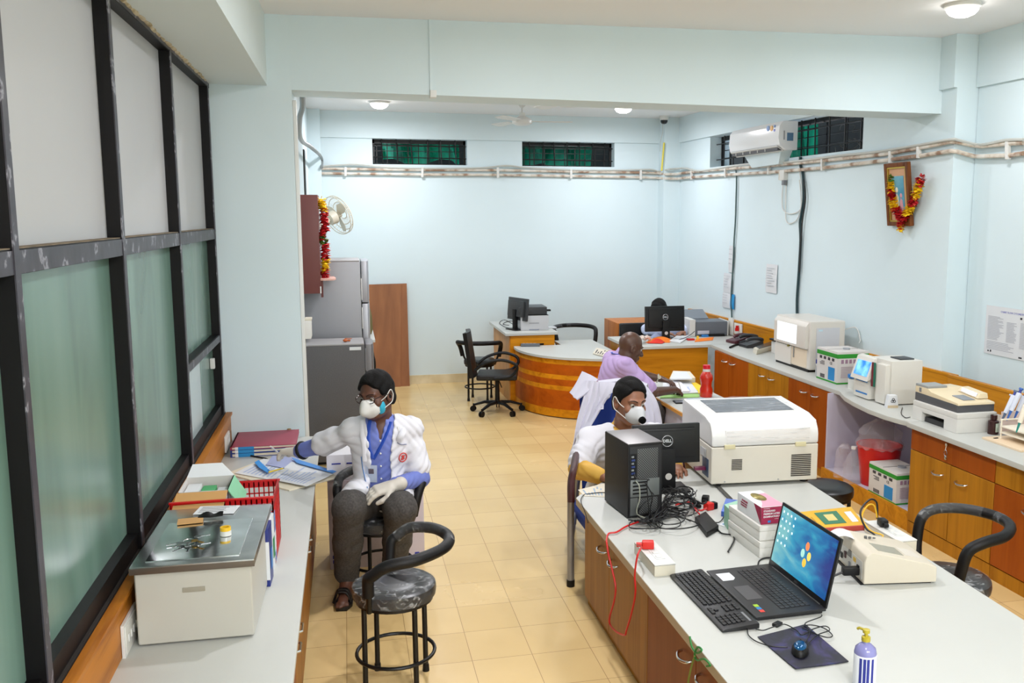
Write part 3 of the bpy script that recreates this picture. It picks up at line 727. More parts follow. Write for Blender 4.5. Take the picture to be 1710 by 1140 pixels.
# desk of the man in the lilac shirt
zM = .60
t = thing('desk', 'white topped desk with wooden edge under the papers of the lilac shirted man', 'desk', (0, 0, 0))
lf = PZ(1160, 705, zM); lb_ = PZ(1100, 661, zM)
P = [(2.63, 6.63), (2.70, 6.60), (3.22, 6.60), (3.22, 8.35), (2.63, 8.35)]
MB().prism(P, zM-.03, zM-.002).build('edge_band', wood('oak_edge', (196, 140, 72), (160, 104, 44), 'Y'), t)
MB().prism([(x+(.012 if x < 3 else 0), y+(.012 if y < 7 else 0)) for x, y in P], zM-.004, zM).build('laminate', M_TOP, t)
MB().bx(2.67, 2.69, 6.75, 8.3, .4, zM-.03).build('apron', M_LAV, t)
MB().bx(2.55, 2.68, 6.72, 7.05, .44, .46).build('keyboard_shelf', M_WHITE, t)
MB().bx(3.17, 3.2, 6.64, 8.3, 0, zM-.03).build('side_panel', M_YWOOD, t); MB().bx(2.69, 3.17, 6.66, 6.68, 0, zM-.03).build('side_panel', M_LAV, t)
MB().bx(2.67, 2.69, 8.2, 8.3, 0, zM-.03).build('leg', M_YWOOD, t)

# ------------------------------------------------------------------ refrigerators and what stands behind them
def fridge(label, x0, x1, y0, y1, zt, split, side, door, handle_m, name='refrigerator'):
    t = thing(name, label, 'refrigerator', (0, 0, 0))
    MB().bx(x0, x1-.07, y0, y1, .03, zt-.008, .008).build('cabinet', side, t)
    MB().bx(x0, x1-.075, y0, y1, zt-.008, zt+.004, .003).build('top_panel', mat('fridge_top', (150, 148, 148), .5), t)
    zs = [.06]+split+[zt+.002]
    for a, c in zip(zs, zs[1:]):
        d = MB(); d.prism([(x1-.062, y0+.004), (x1-.012, y0+.004), (x1, y0+.03), (x1+.012, (y0+y1)/2), (x1, y1-.03), (x1-.012, y1-.004), (x1-.062, y1-.004)], a+.006, c-.006, bev=.006)
        o = d.build('door', door, t)
        zz = a+.03 if c == zs[-1] and len(split) else c-.24
        MB().bx(x1-.066, x1-.058, y0-.004, y0+.004, zz, zz+.2, .002).build('grip', handle_m, o)
    MB().bx(x0+.05, x1-.1, y0+.05, y1-.05, 0, .035).build('foot', M_BLACK, t)
    return t
M_FSIDE = noise_mat('dark_grey_fridge_side', [(.3, (74, 72, 74)), (.7, (84, 82, 84))], scale=120, rough=.45, bump=.05)
M_FSILV = mat('silver_fridge', (140, 140, 144), .36, metal=.35); M_FDOOR = mat('silver_fridge_door', (158, 158, 164), .3, metal=.5)
fd = fridge('dark grey low refrigerator in front of the taller silver one', -.395, .20, 8.2, 8.62, 1.08, [], M_FSIDE, mat('dark_fridge_door', (112, 110, 112), .35, metal=.4), M_GREYP)
MB().bx(-.12+.12, .1, 8.19, 8.2, 1.028, 1.055).build('sticker', M_PAPER, fd)
fs = fridge('tall silver refrigerator with white top against the left wall', -.395, .19, 8.75, 9.35, 1.785, [1.39], M_FSILV, M_FDOOR, M_WHITE)
# plywood board leaning on the back wall
p1, p2, p3, p4 = PY(684, 640, YB-.12), PY(679, 473, YB-.03), PY(612, 475, YB-.03), PY(622, 640, YB-.12)
ply = noise_mat('plywood', [(.3, (128, 80, 48)), (.55, (152, 98, 60)), (.75, (166, 112, 72))], scale=3, rough=.6, stretch=(1, 1, .3), distort=1.5)
b = MB(); z0 = .0
b.hexa([(p4.x, YB-.14, z0), (p1.x, YB-.14, z0), (p1.x, YB-.12, z0), (p4.x, YB-.12, z0)], [(p3.x, YB-.05, p3.z), (p2.x, YB-.05, p2.z), (p2.x, YB-.03, p2.z), (p3.x, YB-.03, p3.z)])
solo(b, 'plywood_board', ply, 'reddish plywood board leaning against the back wall', 'board')
b = MB(); b.hexa([(p4.x-.02, YB-.165, z0), (p1.x-.12, YB-.165, z0), (p1.x-.12, YB-.145, z0), (p4.x-.02, YB-.145, z0)], [(p3.x-.04, YB-.075, p3.z-.03), (p2.x-.07, YB-.075, p2.z-.012), (p2.x-.07, YB-.055, p2.z-.012), (p3.x-.04, YB-.055, p3.z-.03)])
o = solo(b, 'plywood_board', ply, 'second plywood board leaning in front of the first', 'board'); o.location.y = -.0

# ------------------------------------------------------------------ seats
def stool(label, loc, rz, hs=.47, rs=.19, arm=.3, ring=.16, group='black round stools', wrap=True, halfw=.235, armb=True):
    # local +x is the open front, the padded bar curves round the back (-x)
    t = thing('lab_stool', label, 'stool', loc, rz, group)
    b = MB(); b.lathe([(0, hs-.07), (rs*.9, hs-.07), (rs*.985, hs-.06), (rs, hs-.035), (rs*.985, hs-.012), (rs*.9, hs), (rs*.5, hs+.006), (0, hs+.006)], 36)
    st = b.build('seat', mat('black_vinyl', (11, 11, 12), .32, spec=.5), t)
    if wrap:
        b = MB(); b.lathe([(rs*1.004, hs-.064), (rs*1.012, hs-.035), (rs*.996, hs-.009), (rs*.9, hs+.004), (rs*.3, hs+.0085)], 40)
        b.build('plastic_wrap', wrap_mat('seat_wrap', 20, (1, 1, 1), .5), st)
    b = MB(); b.lathe([(rs*.85, hs-.085), (rs*.92, hs-.085), (rs*.92, hs-.07), (rs*.85, hs-.07)], 28); b.build('seat_ring', M_BLACKM, t)
    q = rs*.86
    for k in range(4):
        a = PI/4+k*PI/2; x, y = q*math.cos(a), q*math.sin(a)
        b = MB(); b.cyl((x, y, 0.02), (x*.98, y*.98, hs-.07), .0125, seg=10); lg = b.build('leg', M_BLACKM, t)
        MB().cyl((x, y, 0), (x, y, .035), .017, .015, seg=10).build('rubber_foot', M_BLACK, lg)
    MB().tube([((q+.014)*math.cos(2*PI*k/36), (q+.014)*math.sin(2*PI*k/36), ring) for k in range(36)], .009, 8, True).build('foot_ring', M_BLACKM, t)
    if armb:
        h = hs+arm-.06
        P = [(rs*.35, halfw*.93, hs+.02), (rs*.32, halfw, hs+.1), (rs*.2, halfw*1.05, h-.05), (-rs*.15, halfw*1.07, h-.005), (-rs*.75, halfw*.9, h+.01), (-rs*1.2, halfw*.45, h+.015), (-rs*1.33, 0, h+.015)]
        P = P+[(x, -y, z) for x, y, z in P[:-1][::-1]]
        S = spline(P, 6)
        ar = MB().tube(S, .027, 12).build('armrest_bar', M_RUBBER, t)
        if wrap:
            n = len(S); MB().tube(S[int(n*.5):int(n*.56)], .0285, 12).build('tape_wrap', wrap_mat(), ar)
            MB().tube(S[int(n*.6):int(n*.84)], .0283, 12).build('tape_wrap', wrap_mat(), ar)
        for s in (1, -1): MB().cyl((rs*.33, s*halfw*.93, hs+.05), (rs*.4, s*rs*.88, hs-.08), .013, seg=10).build('arm_post', M_BLACKM, t)
    return t
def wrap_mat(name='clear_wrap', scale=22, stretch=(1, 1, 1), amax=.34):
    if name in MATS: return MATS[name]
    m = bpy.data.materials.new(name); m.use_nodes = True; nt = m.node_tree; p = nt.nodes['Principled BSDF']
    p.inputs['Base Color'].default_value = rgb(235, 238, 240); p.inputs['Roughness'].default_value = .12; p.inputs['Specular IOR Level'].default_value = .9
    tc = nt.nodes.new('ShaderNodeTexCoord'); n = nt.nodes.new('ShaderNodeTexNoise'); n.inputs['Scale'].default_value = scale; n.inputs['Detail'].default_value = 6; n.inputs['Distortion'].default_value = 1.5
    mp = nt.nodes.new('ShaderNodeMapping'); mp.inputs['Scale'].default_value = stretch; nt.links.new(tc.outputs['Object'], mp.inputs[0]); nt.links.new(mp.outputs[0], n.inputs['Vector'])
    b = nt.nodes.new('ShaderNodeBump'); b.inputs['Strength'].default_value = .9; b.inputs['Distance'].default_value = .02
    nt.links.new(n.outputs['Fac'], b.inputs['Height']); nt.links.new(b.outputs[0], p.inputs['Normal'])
    r = nt.nodes.new('ShaderNodeMapRange'); r.inputs[1].default_value = .54; r.inputs[2].default_value = .75; r.inputs[3].default_value = .05; r.inputs[4].default_value = amax  # whitish opacity patches painted in as highlights of the clear wrap
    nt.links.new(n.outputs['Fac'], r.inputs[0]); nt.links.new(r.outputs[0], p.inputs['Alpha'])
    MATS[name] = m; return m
FG = (.15, 4.18)
s0 = stool('plastic wrapped black stool in the aisle nearest the viewer', (FG[0]+.02, FG[1], 0), R(165), .505, .195, .235)
ST1 = (.15, 5.36)
stool('black stool under the man at the left bench', (ST1[0], ST1[1], 0), R(250), .45, .19, .27)
rc = PZ(1583, 962, .42)
stool('black stool with taped bar at the right side of the island', (rc.x+.02, rc.y+.02, 0), R(170), .42, .2, .32)
rc2 = PZ(1376, 812, .44)
stool('black stool behind the large analyser at the island end', (rc2.x, rc2.y, 0), R(100), .45, .19, wrap=False, armb=False)
q1 = PZ(775, 667, 0); q2 = PZ(793, 677, 0)
stool('high black stool with bar beside the reception unit', (q1.x+.19, q1.y-.03, 0), R(70), .5, .19, .26, wrap=False, halfw=.24)
bp = PY(957, 568, 11.3)
stool('black stool behind the curved reception desk', (bp.x, 11.2, 0), R(-90), .54, .2, .3, wrap=True, halfw=.25)
# black swivel chair
pc = PZ(832, 690, 0)
t = thing('swivel_chair', 'black swivel office chair in front of the curved desk', 'chair', (pc.x, pc.y+.05, 0), R(-12))
hub = .12
b = MB()
for k in range(5):
    a = R(20)+k*2*PI/5; c, s = math.cos(a), math.sin(a)
    bb = MB(); bb.tube([(.02*c, .02*s, .12), (.15*c, .15*s, .115), (.28*c, .28*s, .075)], lambda u: .03-.012*u, 8, flat=.7); lg = bb.build('base_arm', M_BLACK, t)
    w_ = MB()
    for e in (-.014, .014): w_.cyl((.29*c-s*e-.006*s, .29*s+c*e+.006*c, .032), (.29*c-s*e+.006*s, .29*s+c*e-.006*c, .032), .032, seg=14)
    w_.cyl((.285*c, .285*s, .05), (.285*c, .285*s, .09), .01, seg=8); w_.build('castor', M_BLACK, lg)
MB().cyl((0, 0, .1), (0, 0, .4), .028, .022).build('gas_column', M_BLACK, t)
MB().bx(-.22, .23, -.22, .22, .4, .46, .03, 3).build('seat', mat('worn_black_vinyl', (15, 14, 15), .42, spec=.4, var=.3), t)
b = MB(); b.sheet(lambda u, v: (-.25-.05*math.sin(v*PI)*0-.07*v+.03*math.cos((u-.5)*PI), -.21+.42*u*(1-.0*v), .43+.5*v), 12, 12, .045)
b.build('backrest', MATS['worn_black_vinyl'], t)
for s in (1, -1):
    b = MB(); b.tube(spline([(-.23, s*.24, .52), (-.12, s*.26, .6), (.05, s*.27, .64), (.2, s*.27, .6), (.23, s*.26, .53), (.15, s*.25, .45), (.0, s*.24, .43), (-.02, s*.235, .42)], 5), .017, 8)
    b.build('armrest', M_BLACK, t)
MB().tube([(.02, -.05, .38), (.06, -.22, .33)], .006, 6).build('lever', M_BLACK, t)
# ------------------------------------------------------------------ pipe run along the back and right walls
M_PIPE = noise_mat('aged_white_pipe', [(.38, (150, 120, 98)), (.5, (206, 196, 182)), (.65, (222, 218, 210))], scale=7, rough=.5)
M_CABW = mat('grey_white_cable', (186, 188, 182), .5)
def wallpt(px, py, off=.03):
    if px < 1105: return PY(px, py, YB-off)
    if px < 1137: return PY(px, py, YB-.22-off)
    if px < 1592: return PW(px, py, off)
    if px < 1633: return PY(px, py, YR-off)
    return PX(px, py, X2-off)
t = thing('pipe_run', 'pair of white pipes with clips running round the walls below the clerestory windows', 'pipes')
up = [(515, 281), (540, 281.5), (640, 283), (705, 283.5), (830, 284), (953, 286.5), (1068, 288), (1098, 289), (1112, 291), (1131, 290.5), (1142, 288.5), (1157, 287), (1214, 282), (1286, 276.5), (1376, 268), (1480, 257), (1540, 246), (1588, 236.5), (1598, 237), (1627, 243), (1640, 244), (1685, 239.5), (1709, 238)]
lo = [(515, 289), (540, 289.5), (640, 290.5), (705, 291.5), (830, 292), (953, 294), (1068, 296), (1098, 297), (1112, 298), (1131, 298.5), (1142, 297), (1157, 296), (1214, 292), (1286, 287.5), (1376, 280), (1480, 267.5), (1540, 259.5), (1588, 252), (1598, 253), (1627, 261), (1640, 261), (1685, 259.5), (1709, 256)]
MB().tube([wallpt(*p) for p in up], .017, 8).build('pipe', M_PIPE, t); MB().tube([wallpt(*p) for p in lo], .017, 8).build('pipe', M_PIPE, t)
for px, y0, y1 in [(577, 279, 294), (705, 279, 296), (831, 280, 297), (953, 282, 298), (1069, 284, 300), (1157, 284, 300), (1214, 278, 296), (1286, 272, 291), (1376, 263, 285), (1490, 251, 272), (1537, 242, 264), (1686, 233, 266)]:
    a, c = wallpt(px, y0, .02), wallpt(px, y1, .02); d = (wallpt(px+1, y0, .02)-a).normalized()*.016
    n = Vector((-.03, 0, 0)) if px > 1137 else Vector((0, -.035, 0))
    b = MB(); b.hexa([a-d, a+d, a+d+n, a-d+n], [c-d, c+d, c+d+n, c-d+n], .004); b.build('pipe_clip', M_WHITE, t)
cb = MB(); cb.tube(spline([wallpt(*p, .045) for p in [(538, 278), (560, 276), (596, 274.5), (640, 279), (700, 281), (800, 280.5), (845, 276.5), (880, 280), (960, 284), (1040, 284), (1085, 283), (1100, 286), (1115, 283), (1130, 281.5), (1145, 281), (1165, 285), (1200, 281), (1240, 275), (1300, 272), (1340, 268), (1400, 260), (1460, 254), (1530, 243), (1586, 233), (1600, 234), (1628, 241), (1645, 241), (1680, 234), (1709, 233)]], 4), .012, 6)
solo(cb, 'cable_bundle', M_CABW, 'grey white cable lying on top of the wall pipes', 'cable')
# grey cable loops at the pillar, black door strip
cb = MB(); cb.tube(spline([PY(505, 160, 7.3), PY(505, 180, 7.4), PY(500, 200, 7.5), PY(502, 232, 8.0), PY(520, 246, 9.5), PY(536, 262, YB-.2), PY(537, 280, YB-.2)], 5), .02, 6)
solo(cb, 'cable_loop', mat('grey_hose', (132, 138, 138), .5), 'grey hose looping from the beam to the wall pipes behind the pillar', 'cable')
b = MB(); b.bx(-.43, -.405, 10.35, 10.6, .0, 2.9)
struct(b, 'trim_9', mat('black_strip', (12, 14, 16), .5))
# pillar edge conduit and socket box
t = thing('conduit', 'white conduit running down the side of the left pillar', 'conduit', (-.322, 6.86, 0))
MB().bx(-.012, .012, -.02, .02, 0, 3.0, .004).build('duct', M_WHITE, t); MB().cyl((.002, .07, 0), (.002, .07, 3.0), .01).build('cable', M_CABW, t)
sp = PY(511, 549, 6.9)
t = thing('socket_box', 'white surface socket box on the side of the pillar by the refrigerators', 'socket', (-.322, 6.95, sp.z))
MB().bx(-.012, .055, -.09, .09, -.07, .06, .008).build('box', M_WHITE, t); MB().bx(.01, .06, -.06, .07, .06, .075, .004).build('lid', M_IVORY, t)
t = thing('conduit', 'thin white conduit on the face of the cross beam', 'conduit', (0, 0, 0))
p = PY(718, 30, 6.72); q = PY(719, 150, 6.70); n = Vector((0, .03, 0))
yf = lambda x: 6.78+(x+.34)/(pr_.x+.39)*(yr-6.78)
b = MB(); b.bx(p.x-.01, p.x+.01, yf(p.x)-.012, yf(p.x)+.004, q.z-.02, ZC); b.build('duct', M_WALL, t)
b = MB(); b.bx(p.x-.01, p.x+.035, yf(p.x)-.02, yf(p.x)+.06, q.z-.05, q.z-.0, .004); b.build('elbow', M_WHITE, t)
# ------------------------------------------------------------------ ceiling fans, camera
def fan(label, px, py, y, rot, drop):
    c = PY(px, py, y); t = thing('ceiling_fan', label, 'fan', (c.x, y, ZC2), R(rot), group='white ceiling fans'); z = c.z-ZC2
    MB().lathe([(0, 0), (.06, 0), (.055, -.03), (.02, -.07), (0, -.07)], 20).build('canopy', M_WHITE, t)
    MB().cyl((0, 0, -.05), (0, 0, z+.04), .011).build('rod', M_WHITE, t)
    MB().lathe([(0, z+.1), (.03, z+.1), (.04, z+.06), (.09, z+.035), (.115, z+.01), (.115, z-.02), (.08, z-.04), (0, z-.045)], 28).build('motor', M_WHITE, t)
    for k in range(3):
        a = k*2*PI/3; b = MB(); b.M = Matrix.Rotation(a, 4, 'Z')
        b.bx(.09, .2, -.02, .02, z-.002, z+.004); b.prism([(.18, -.045), (.5, -.065), (.58, -.05), (.58, .05), (.5, .06), (.18, .045)], z-.004, z+.003, M=Matrix.Rotation(R(9), 4, 'X'))
        b.build('blade', M_WHITE, t)
    return t
fan('white ceiling fan nearer the left clerestory window', 872, 203, 10.6, -10, .3)
t = fan('white ceiling fan partly hidden by the beam', 950, 171, 8.6, -16, .12)
pc_ = PY(1109, 196, YB-.35)
t = thing('dome_camera', 'small white dome security camera in the far right ceiling corner', 'camera', (pc_.x, YB-.35, ZC2))
MB().lathe([(0, 0), (.06, 0), (.06, -.045), (.05, -.055), (.046, -.055)], 24).build('base', M_WHITE, t)
MB().lathe([(.048, -.05), (.045, -.08), (.03, -.1), (0, -.108)], 24).build('dome', mat('smoked_dome', (30, 36, 40), .1), t)
MB().tube(spline([(0, .06, -.05), (.02, .1, -.2), (.0, .12, -.3), (-.01, .12, -.45)], 4), .004, 5).build('lead', M_CABW, t)
b = MB(); b.tube(spline([PY(1109, 238, YB-.25), PY(1107, 260, YB-.25), PY(1105, 285, YB-.25)], 3), .012, 6)
solo(b, 'cable_tube', mat('yellow_tube', (216, 200, 60), .5), 'yellow cable tube below the dome camera', 'cable')
# ------------------------------------------------------------------ air conditioner
A, B = PW(1238, 262), PW(1322, 255)
uA_ = (YB-A.y)*WN; uB_ = (YB-PW(1338, 250).y)*WN-.17
t = thing('air_conditioner', 'white split air conditioner on the right wall in front of the long window', 'air conditioner'); t.matrix_world = MW @ Matrix.Translation((uA_+.12, 0, 2.86))
L = uB_-uA_-.03
prof = [(0, 0), (-.13, .0), (-.2, .05), (-.215, .12), (-.205, .24), (-.17, .285), (0, .29)]
b = MB(); b.prism(prof, 0, L, 'YZ', .008); b.build('casing', mat('glossy_white', (236, 238, 240), .25), t)
MB().bx(.05, L-.05, -.195, -.12, -.002, .03).build('air_outlet', mat('outlet_dark', (60, 60, 62), .5), t)
fl_ = MB(); fl_.hexa([(.04, -.13, -.012), (L-.04, -.13, -.012), (L-.04, -.21, .035), (.04, -.21, .035)], [(.04, -.13, -.004), (L-.04, -.13, -.004), (L-.04, -.21, .043), (.04, -.21, .043)]); fl_.build('louvre', M_WHITE, t)
for k in range(5): MB().bx(.15+k*(L-.3)/5, .16+k*(L-.3)/5, -.2, -.13, .0, .03).build('vane', M_WHITE, t)
for k, (u, v, c, r) in enumerate([(L-.24, .23, (90, 130, 190), .028), (L-.165, .225, (220, 160, 60), .028), (L-.1, .24, (60, 110, 170), .014), (L-.1, .2, (80, 90, 190), .014)]):
    MB().cyl((u, -.206, v), (u, -.213, v), r, seg=16).build('sticker', mat('sticker_%d' % k, c, .4), t)
b = MB(); b.bx(L, L+.002, -.12, -.05, .09, .17); b.build('rating_label', mat('label_blue', (92, 126, 158), .4), t)
b = MB(); b.bx(L, L+.002, -.16, -.145, .1, .19); b.build('rating_label', mat('label_grey', (170, 172, 176), .4), t)
MB().hexa([(.35, -.1, -.14), (L-.2, -.1, -.13), (L-.2, 0, -.13), (.35, 0, -.14)], [(.22, -.13, 0), (L-.1, -.13, 0), (L-.1, 0, 0), (.22, 0, 0)]).build('drain_cover', M_WALL, t)
ps = PW(1312, 293, 0)
t = thing('power_box', 'small white switch box under the air conditioner', 'switch'); t.matrix_world = MW @ Matrix.Translation(((YB-ps.y)*WN, 0, ps.z))
MB().bx(-.045, .05, -.05, 0, -.05, .055, .006).build('box', M_WHITE, t); MB().bx(-.06, -.045, -.05, 0, -.045, .05, .004).build('cover', M_IVORY, t); MB().bx(.0, .05, -.045, -.01, -.1, -.05, .004).build('plug', M_GREYP, t)
def wcable(pts, r, name, m, label, cat='cable', off=.015, n=4):
    b = MB(); b.tube(spline([wallpt(x, y, off) for x, y in pts], n), r, 6); return solo(b, name, m, label, cat)
wcable([(1308, 305), (1306, 330), (1308, 350), (1320, 357), (1337, 349), (1340, 320), (1336, 290), (1334, 262)], .006, 'hanging_cable', mat('white_cord', (206, 208, 204), .5), 'white cord looping from the switch box under the air conditioner')
wcable([(1313, 310), (1312, 345), (1313, 368), (1320, 373), (1332, 365), (1338, 340), (1335, 300)], .006, 'hanging_cable', MATS['white_cord'], 'longer white cord loop beside the dark cable')
M_TEAL = mat('dark_teal_cable', (22, 52, 58), .5)
wcable([(1337, 262), (1336, 274), (1341, 292), (1342, 330), (1339, 355), (1336, 372), (1337, 400), (1335, 440), (1333, 470), (1331, 500), (1331, 528)], .014, 'cable', M_TEAL, 'dark cable hanging from the air conditioner down to the bench', off=.02)
wcable([(1342, 300), (1345, 330), (1341, 360), (1339, 380), (1336, 420), (1335, 455)], .007, 'cable', mat('black_cable', (14, 14, 15), .5), 'thin black cable tied along the dark wall cable', off=.03)
wcable([(1222, 278), (1228, 283), (1230, 300), (1229, 340), (1228, 370), (1226, 400), (1225, 425), (1223, 460), (1221, 495), (1222, 530)], .01, 'cable', mat('grey_green_cable', (70, 92, 92), .5), 'thin dark cable hanging down the right wall beside the pinned papers', off=.02)
# papers and folder hanging on the wall, notice sheet
def wallsheet(name, label, cat, px0, px1, py0, py1, m, off=.01, lines=0, group=None):
    a, c = wallpt(px0, py0, off), wallpt(px1, py1, off); u0, u1 = (YB-a.y)*WN, (YB-c.y)*WN
    t = thing(name, label, cat, group=group); zt_ = (a.z+wallpt(px1, py0, off).z)/2; zb_ = (wallpt(px0, py1, off).z+c.z)/2
    t.matrix_world = MW @ Matrix.Translation((u0, -off+.004, zb_)); W, H = u1-u0, zt_-zb_
    b = MB(); b.sheet(lambda u, v: (W*u, -.004-.012*math.sin(v*2.6)*(1-v), H*v), 4, 8, .002); b.build('sheet', m, t)
    if lines:
        b = MB()
        for k in range(lines):
            z = H*(.86-.7*k/lines); b.bx(W*.15, W*(.55+.3*random.random()), -.019, -.017, z, z+H*.012)
        b.build('printing', mat('grey_print', (150, 156, 164), .7), t)
    return t
wallsheet('notice_sheet', 'white printed notice sheet on the right wall between the two hanging cables', 'paper', 1280, 1297, 441, 489, M_PAPER, lines=8)
wallsheet('pinned_paper', 'topmost white paper strip pinned by the thin wall cable', 'paper', 1218, 1225, 410, 455, M_PAPER, lines=4)
wallsheet('pinned_paper', 'middle white paper pinned by the thin wall cable', 'paper', 1209, 1222, 456, 489, M_PAPER, .012, 5)
wallsheet('pinned_paper', 'lowest white paper pinned by the thin wall cable', 'paper', 1207, 1220, 489, 514, M_PAPER, .014, 4)
wallsheet('document_folder', 'bright blue folder hanging on the right wall below the papers', 'folder', 1220, 1226, 491, 516, mat('bright_blue_card', (10, 136, 196), .4), .016)
# sockets with a red plug on the upstand
def uplate(px, py, wd, ht, label, g):
    p = wallpt(px, py, .04); return plate('switch_plate', label, 'socket', MW @ Matrix.Translation(((YB-p.y)*WN, -.036, p.z)), wd, ht, g)
uplate(1221, 545, .13, .2, 'narrow white switch plate on the upstand behind the telephones', 2)
pp = uplate(1233, 549, .2, .13, 'white socket plate with a red plug on the upstand behind the telephones', 3)
c = MB(); c.bx(.02, .055, -.06, -.018, -.02, .02, .008); c.bx(.03, .045, -.055, -.02, .02, .045, .005)
p = wallpt(1233, 549, .04); o = solo(c, 'plug', M_RED, 'red plug in the wall socket behind the telephones', 'plug'); o.matrix_world = MW @ Matrix.Translation(((YB-p.y)*WN, -.036, p.z))
# ------------------------------------------------------------------ framed picture with flower garland
p0, p1 = PW(1494, 271), PW(1534, 270); q0, q1 = PW(1491, 376), PW(1533, 377)
uL = (YB-p0.y)*WN; uRr = (YB-p1.y)*WN; zt_, zb_ = (p0.z+p1.z)/2, (q0.z+q1.z)/2; W, H = uRr-uL, zt_-zb_
t = thing('framed_picture', 'framed picture of two standing figures hung on the right wall, draped with flowers', 'picture')
t.matrix_world = MW @ Matrix.Translation((uL, -.01, zb_)) @ Matrix.Rotation(R(7), 4, 'X')
M_FR = wood('gilt_brown_frame', (112, 66, 34), (70, 38, 20), 'Z', sc_=20)
b = MB(); f_ = .035
b.bx(0, f_, -.035, 0, 0, H, .006); b.bx(W-f_, W, -.035, 0, 0, H, .006); b.bx(f_, W-f_, -.035, 0, 0, f_, .006); b.bx(f_, W-f_, -.035, 0, H-f_, H, .006); b.build('frame', M_FR, t)
b = MB(); g = f_; b.bx(g, g+.012, -.03, -.005, g, H-g); b.bx(W-g-.012, W-g, -.03, -.005, g, H-g); b.bx(g, W-g, -.03, -.005, g, g+.012); b.bx(g, W-g, -.03, -.005, H-g-.012, H-g); b.build('gilt_slip', mat('gilt', (190, 160, 70), .3, metal=.7), t)
MB().bx(f_, W-f_, -.016, -.004, f_, H-f_).build('mount', mat('peach_mount', (206, 160, 124), .6), t)
MB().bx(.085, W-.085, -.019, -.015, .09, H-.11).build('picture', noise_mat('sky_picture', [(.35, (60, 140, 170)), (.7, (120, 180, 196))], scale=6), t)
b = MB(); M_FIG = mat('figure_white', (220, 214, 190), .6)
b.prism([(W*.36, .1), (W*.52, .1), (W*.5, H*.46), (W*.44, H*.52), (W*.38, H*.46)], -.022, -.018, 'XZ'); b.sph((W*.44, -.02, H*.57), (.018, .004, .024), 12); b.build('painted_figure', M_FIG, t)
b = MB(); b.prism([(W*.54, .1), (W*.7, .1), (W*.66, H*.4), (W*.6, H*.44), (W*.55, H*.38)], -.022, -.018, 'XZ'); b.sph((W*.61, -.02, H*.48), (.015, .004, .02), 12); b.build('painted_figure', mat('figure_pink', (206, 150, 160), .6), t)
M_YF = mat('yellow_petals', (236, 196, 10), .6); M_RF = mat('red_petals', (186, 16, 22), .6); M_GF = mat('green_leaves', (70, 110, 30), .6)
def garland(label, path, name='flower_garland', r=.035, spike=1.0, per=12, seed=1):
    rnd = random.Random(seed); t = thing(name, label, 'garland'); t.location = path[0][0]
    for i in range(len(path)-1):
        (a, m), (c, _) = path[i], path[i+1]; b = MB(); n = max(2, int((c-a).length/.011))
        for k in range(n):
            p = a.lerp(c, (k+.5)/n)
            for j in range(per):
                d = Vector((rnd.gauss(0, 1), rnd.gauss(0, 1), rnd.gauss(0, .7))).normalized(); L = r*rnd.uniform(.75, 1.1)*spike
                x, y, z = frame(d); wv = x*(r*.42); e = p+d*L
                v = [p+d*L*.2, p+d*L*.6+wv, e, p+d*L*.6-wv, p+d*L*.62+y*r*.12]
                b.faces(v, [(0, 1, 4), (1, 2, 4), (2, 3, 4), (3, 0, 4), (0, 3, 2, 1)])
        b.build('bloom', {'y': M_YF, 'r': M_RF, 'g': M_GF}[m], t, world=True)
    return t
G_ = lambda x, y: PW(x, y, .07)
def gl(pts): return [(G_(x, y), m) for x, y, m in pts]
garland('yellow and red flower garland draped in a V over the framed picture', gl([(1491, 297, 'g'), (1490, 302, 'y'), (1489, 320, 'r'), (1491, 333, 'y'), (1495, 348, 'r'), (1503, 362, 'r'), (1508, 365, 'r'), (1514, 357, 'y'), (1522, 343, 'r'), (1529, 328, 'y'), (1535, 307, 'r'), (1538, 296, 'r')])+[(G_(1504, 362), 'r'), (G_(1503, 380), 'y'), (G_(1501, 385), 'y')][0:0], r=.052, seed=3)
garland('red and yellow flower tassel hanging below the framed picture', gl([(1505, 364, 'r'), (1504, 379, 'y'), (1502, 385, 'y')]), 'flower_tassel', .045, seed=5)
# ------------------------------------------------------------------ wall shrine cabinet, garland, wall fan
ys_ = 8.3
a, c, d = PY(507, 325, ys_), PY(530, 325, ys_), PY(530, 490, ys_)
t = thing('shrine_cabinet', 'maroon wall cabinet with a small shelf above the silver refrigerator', 'cabinet', (-.42, ys_, 0))
M_MAR = mat('maroon_laminate', (98, 40, 34), .4)
MB().bx(0, c.x+.42, 0, .45, d.z, a.z, .004).build('box', M_MAR, t)
sh = PY(561, 465, ys_+.1)
b = MB(); b.prism([(c.x+.42, .02), (sh.x+.40, .03), (sh.x+.42, .12), (sh.x+.40, .34), (c.x+.42, .36)], sh.z-.012, sh.z+.006, bev=.003); b.build('shelf', mat('pink_shelf', (206, 160, 146), .4), t)
MB().bx(c.x+.42, c.x+.44, .05, .1, sh.z-.16, sh.z-.01).build('bracket', M_MAR, t)
MB().bx(c.x+.415, c.x+.425, -.004, .0, sh.z-.12, sh.z-.06).build('hinge', M_CHROME, t)
gx = lambda px, py: PY(px, py, ys_+.12)
garland('red and yellow garland hanging down the front of the maroon cabinet', [(gx(535, 333), 'y'), (gx(540, 352), 'r'), (gx(543, 383), 'r'), (gx(537, 396), 'g'), (gx(542, 404), 'r'), (gx(543, 432), 'y'), (gx(542, 452), 'r'), (gx(543, 461), 'r')], r=.055, per=9, seed=8)
wf = PY(562, 360, 9.6)
t = thing('wall_fan', 'pale round wall fan behind the maroon cabinet', 'fan', (wf.x, 9.6, wf.z), R(38))
MF = Matrix.Rotation(R(68), 4, 'Y')
b = MB(); b.M = MF
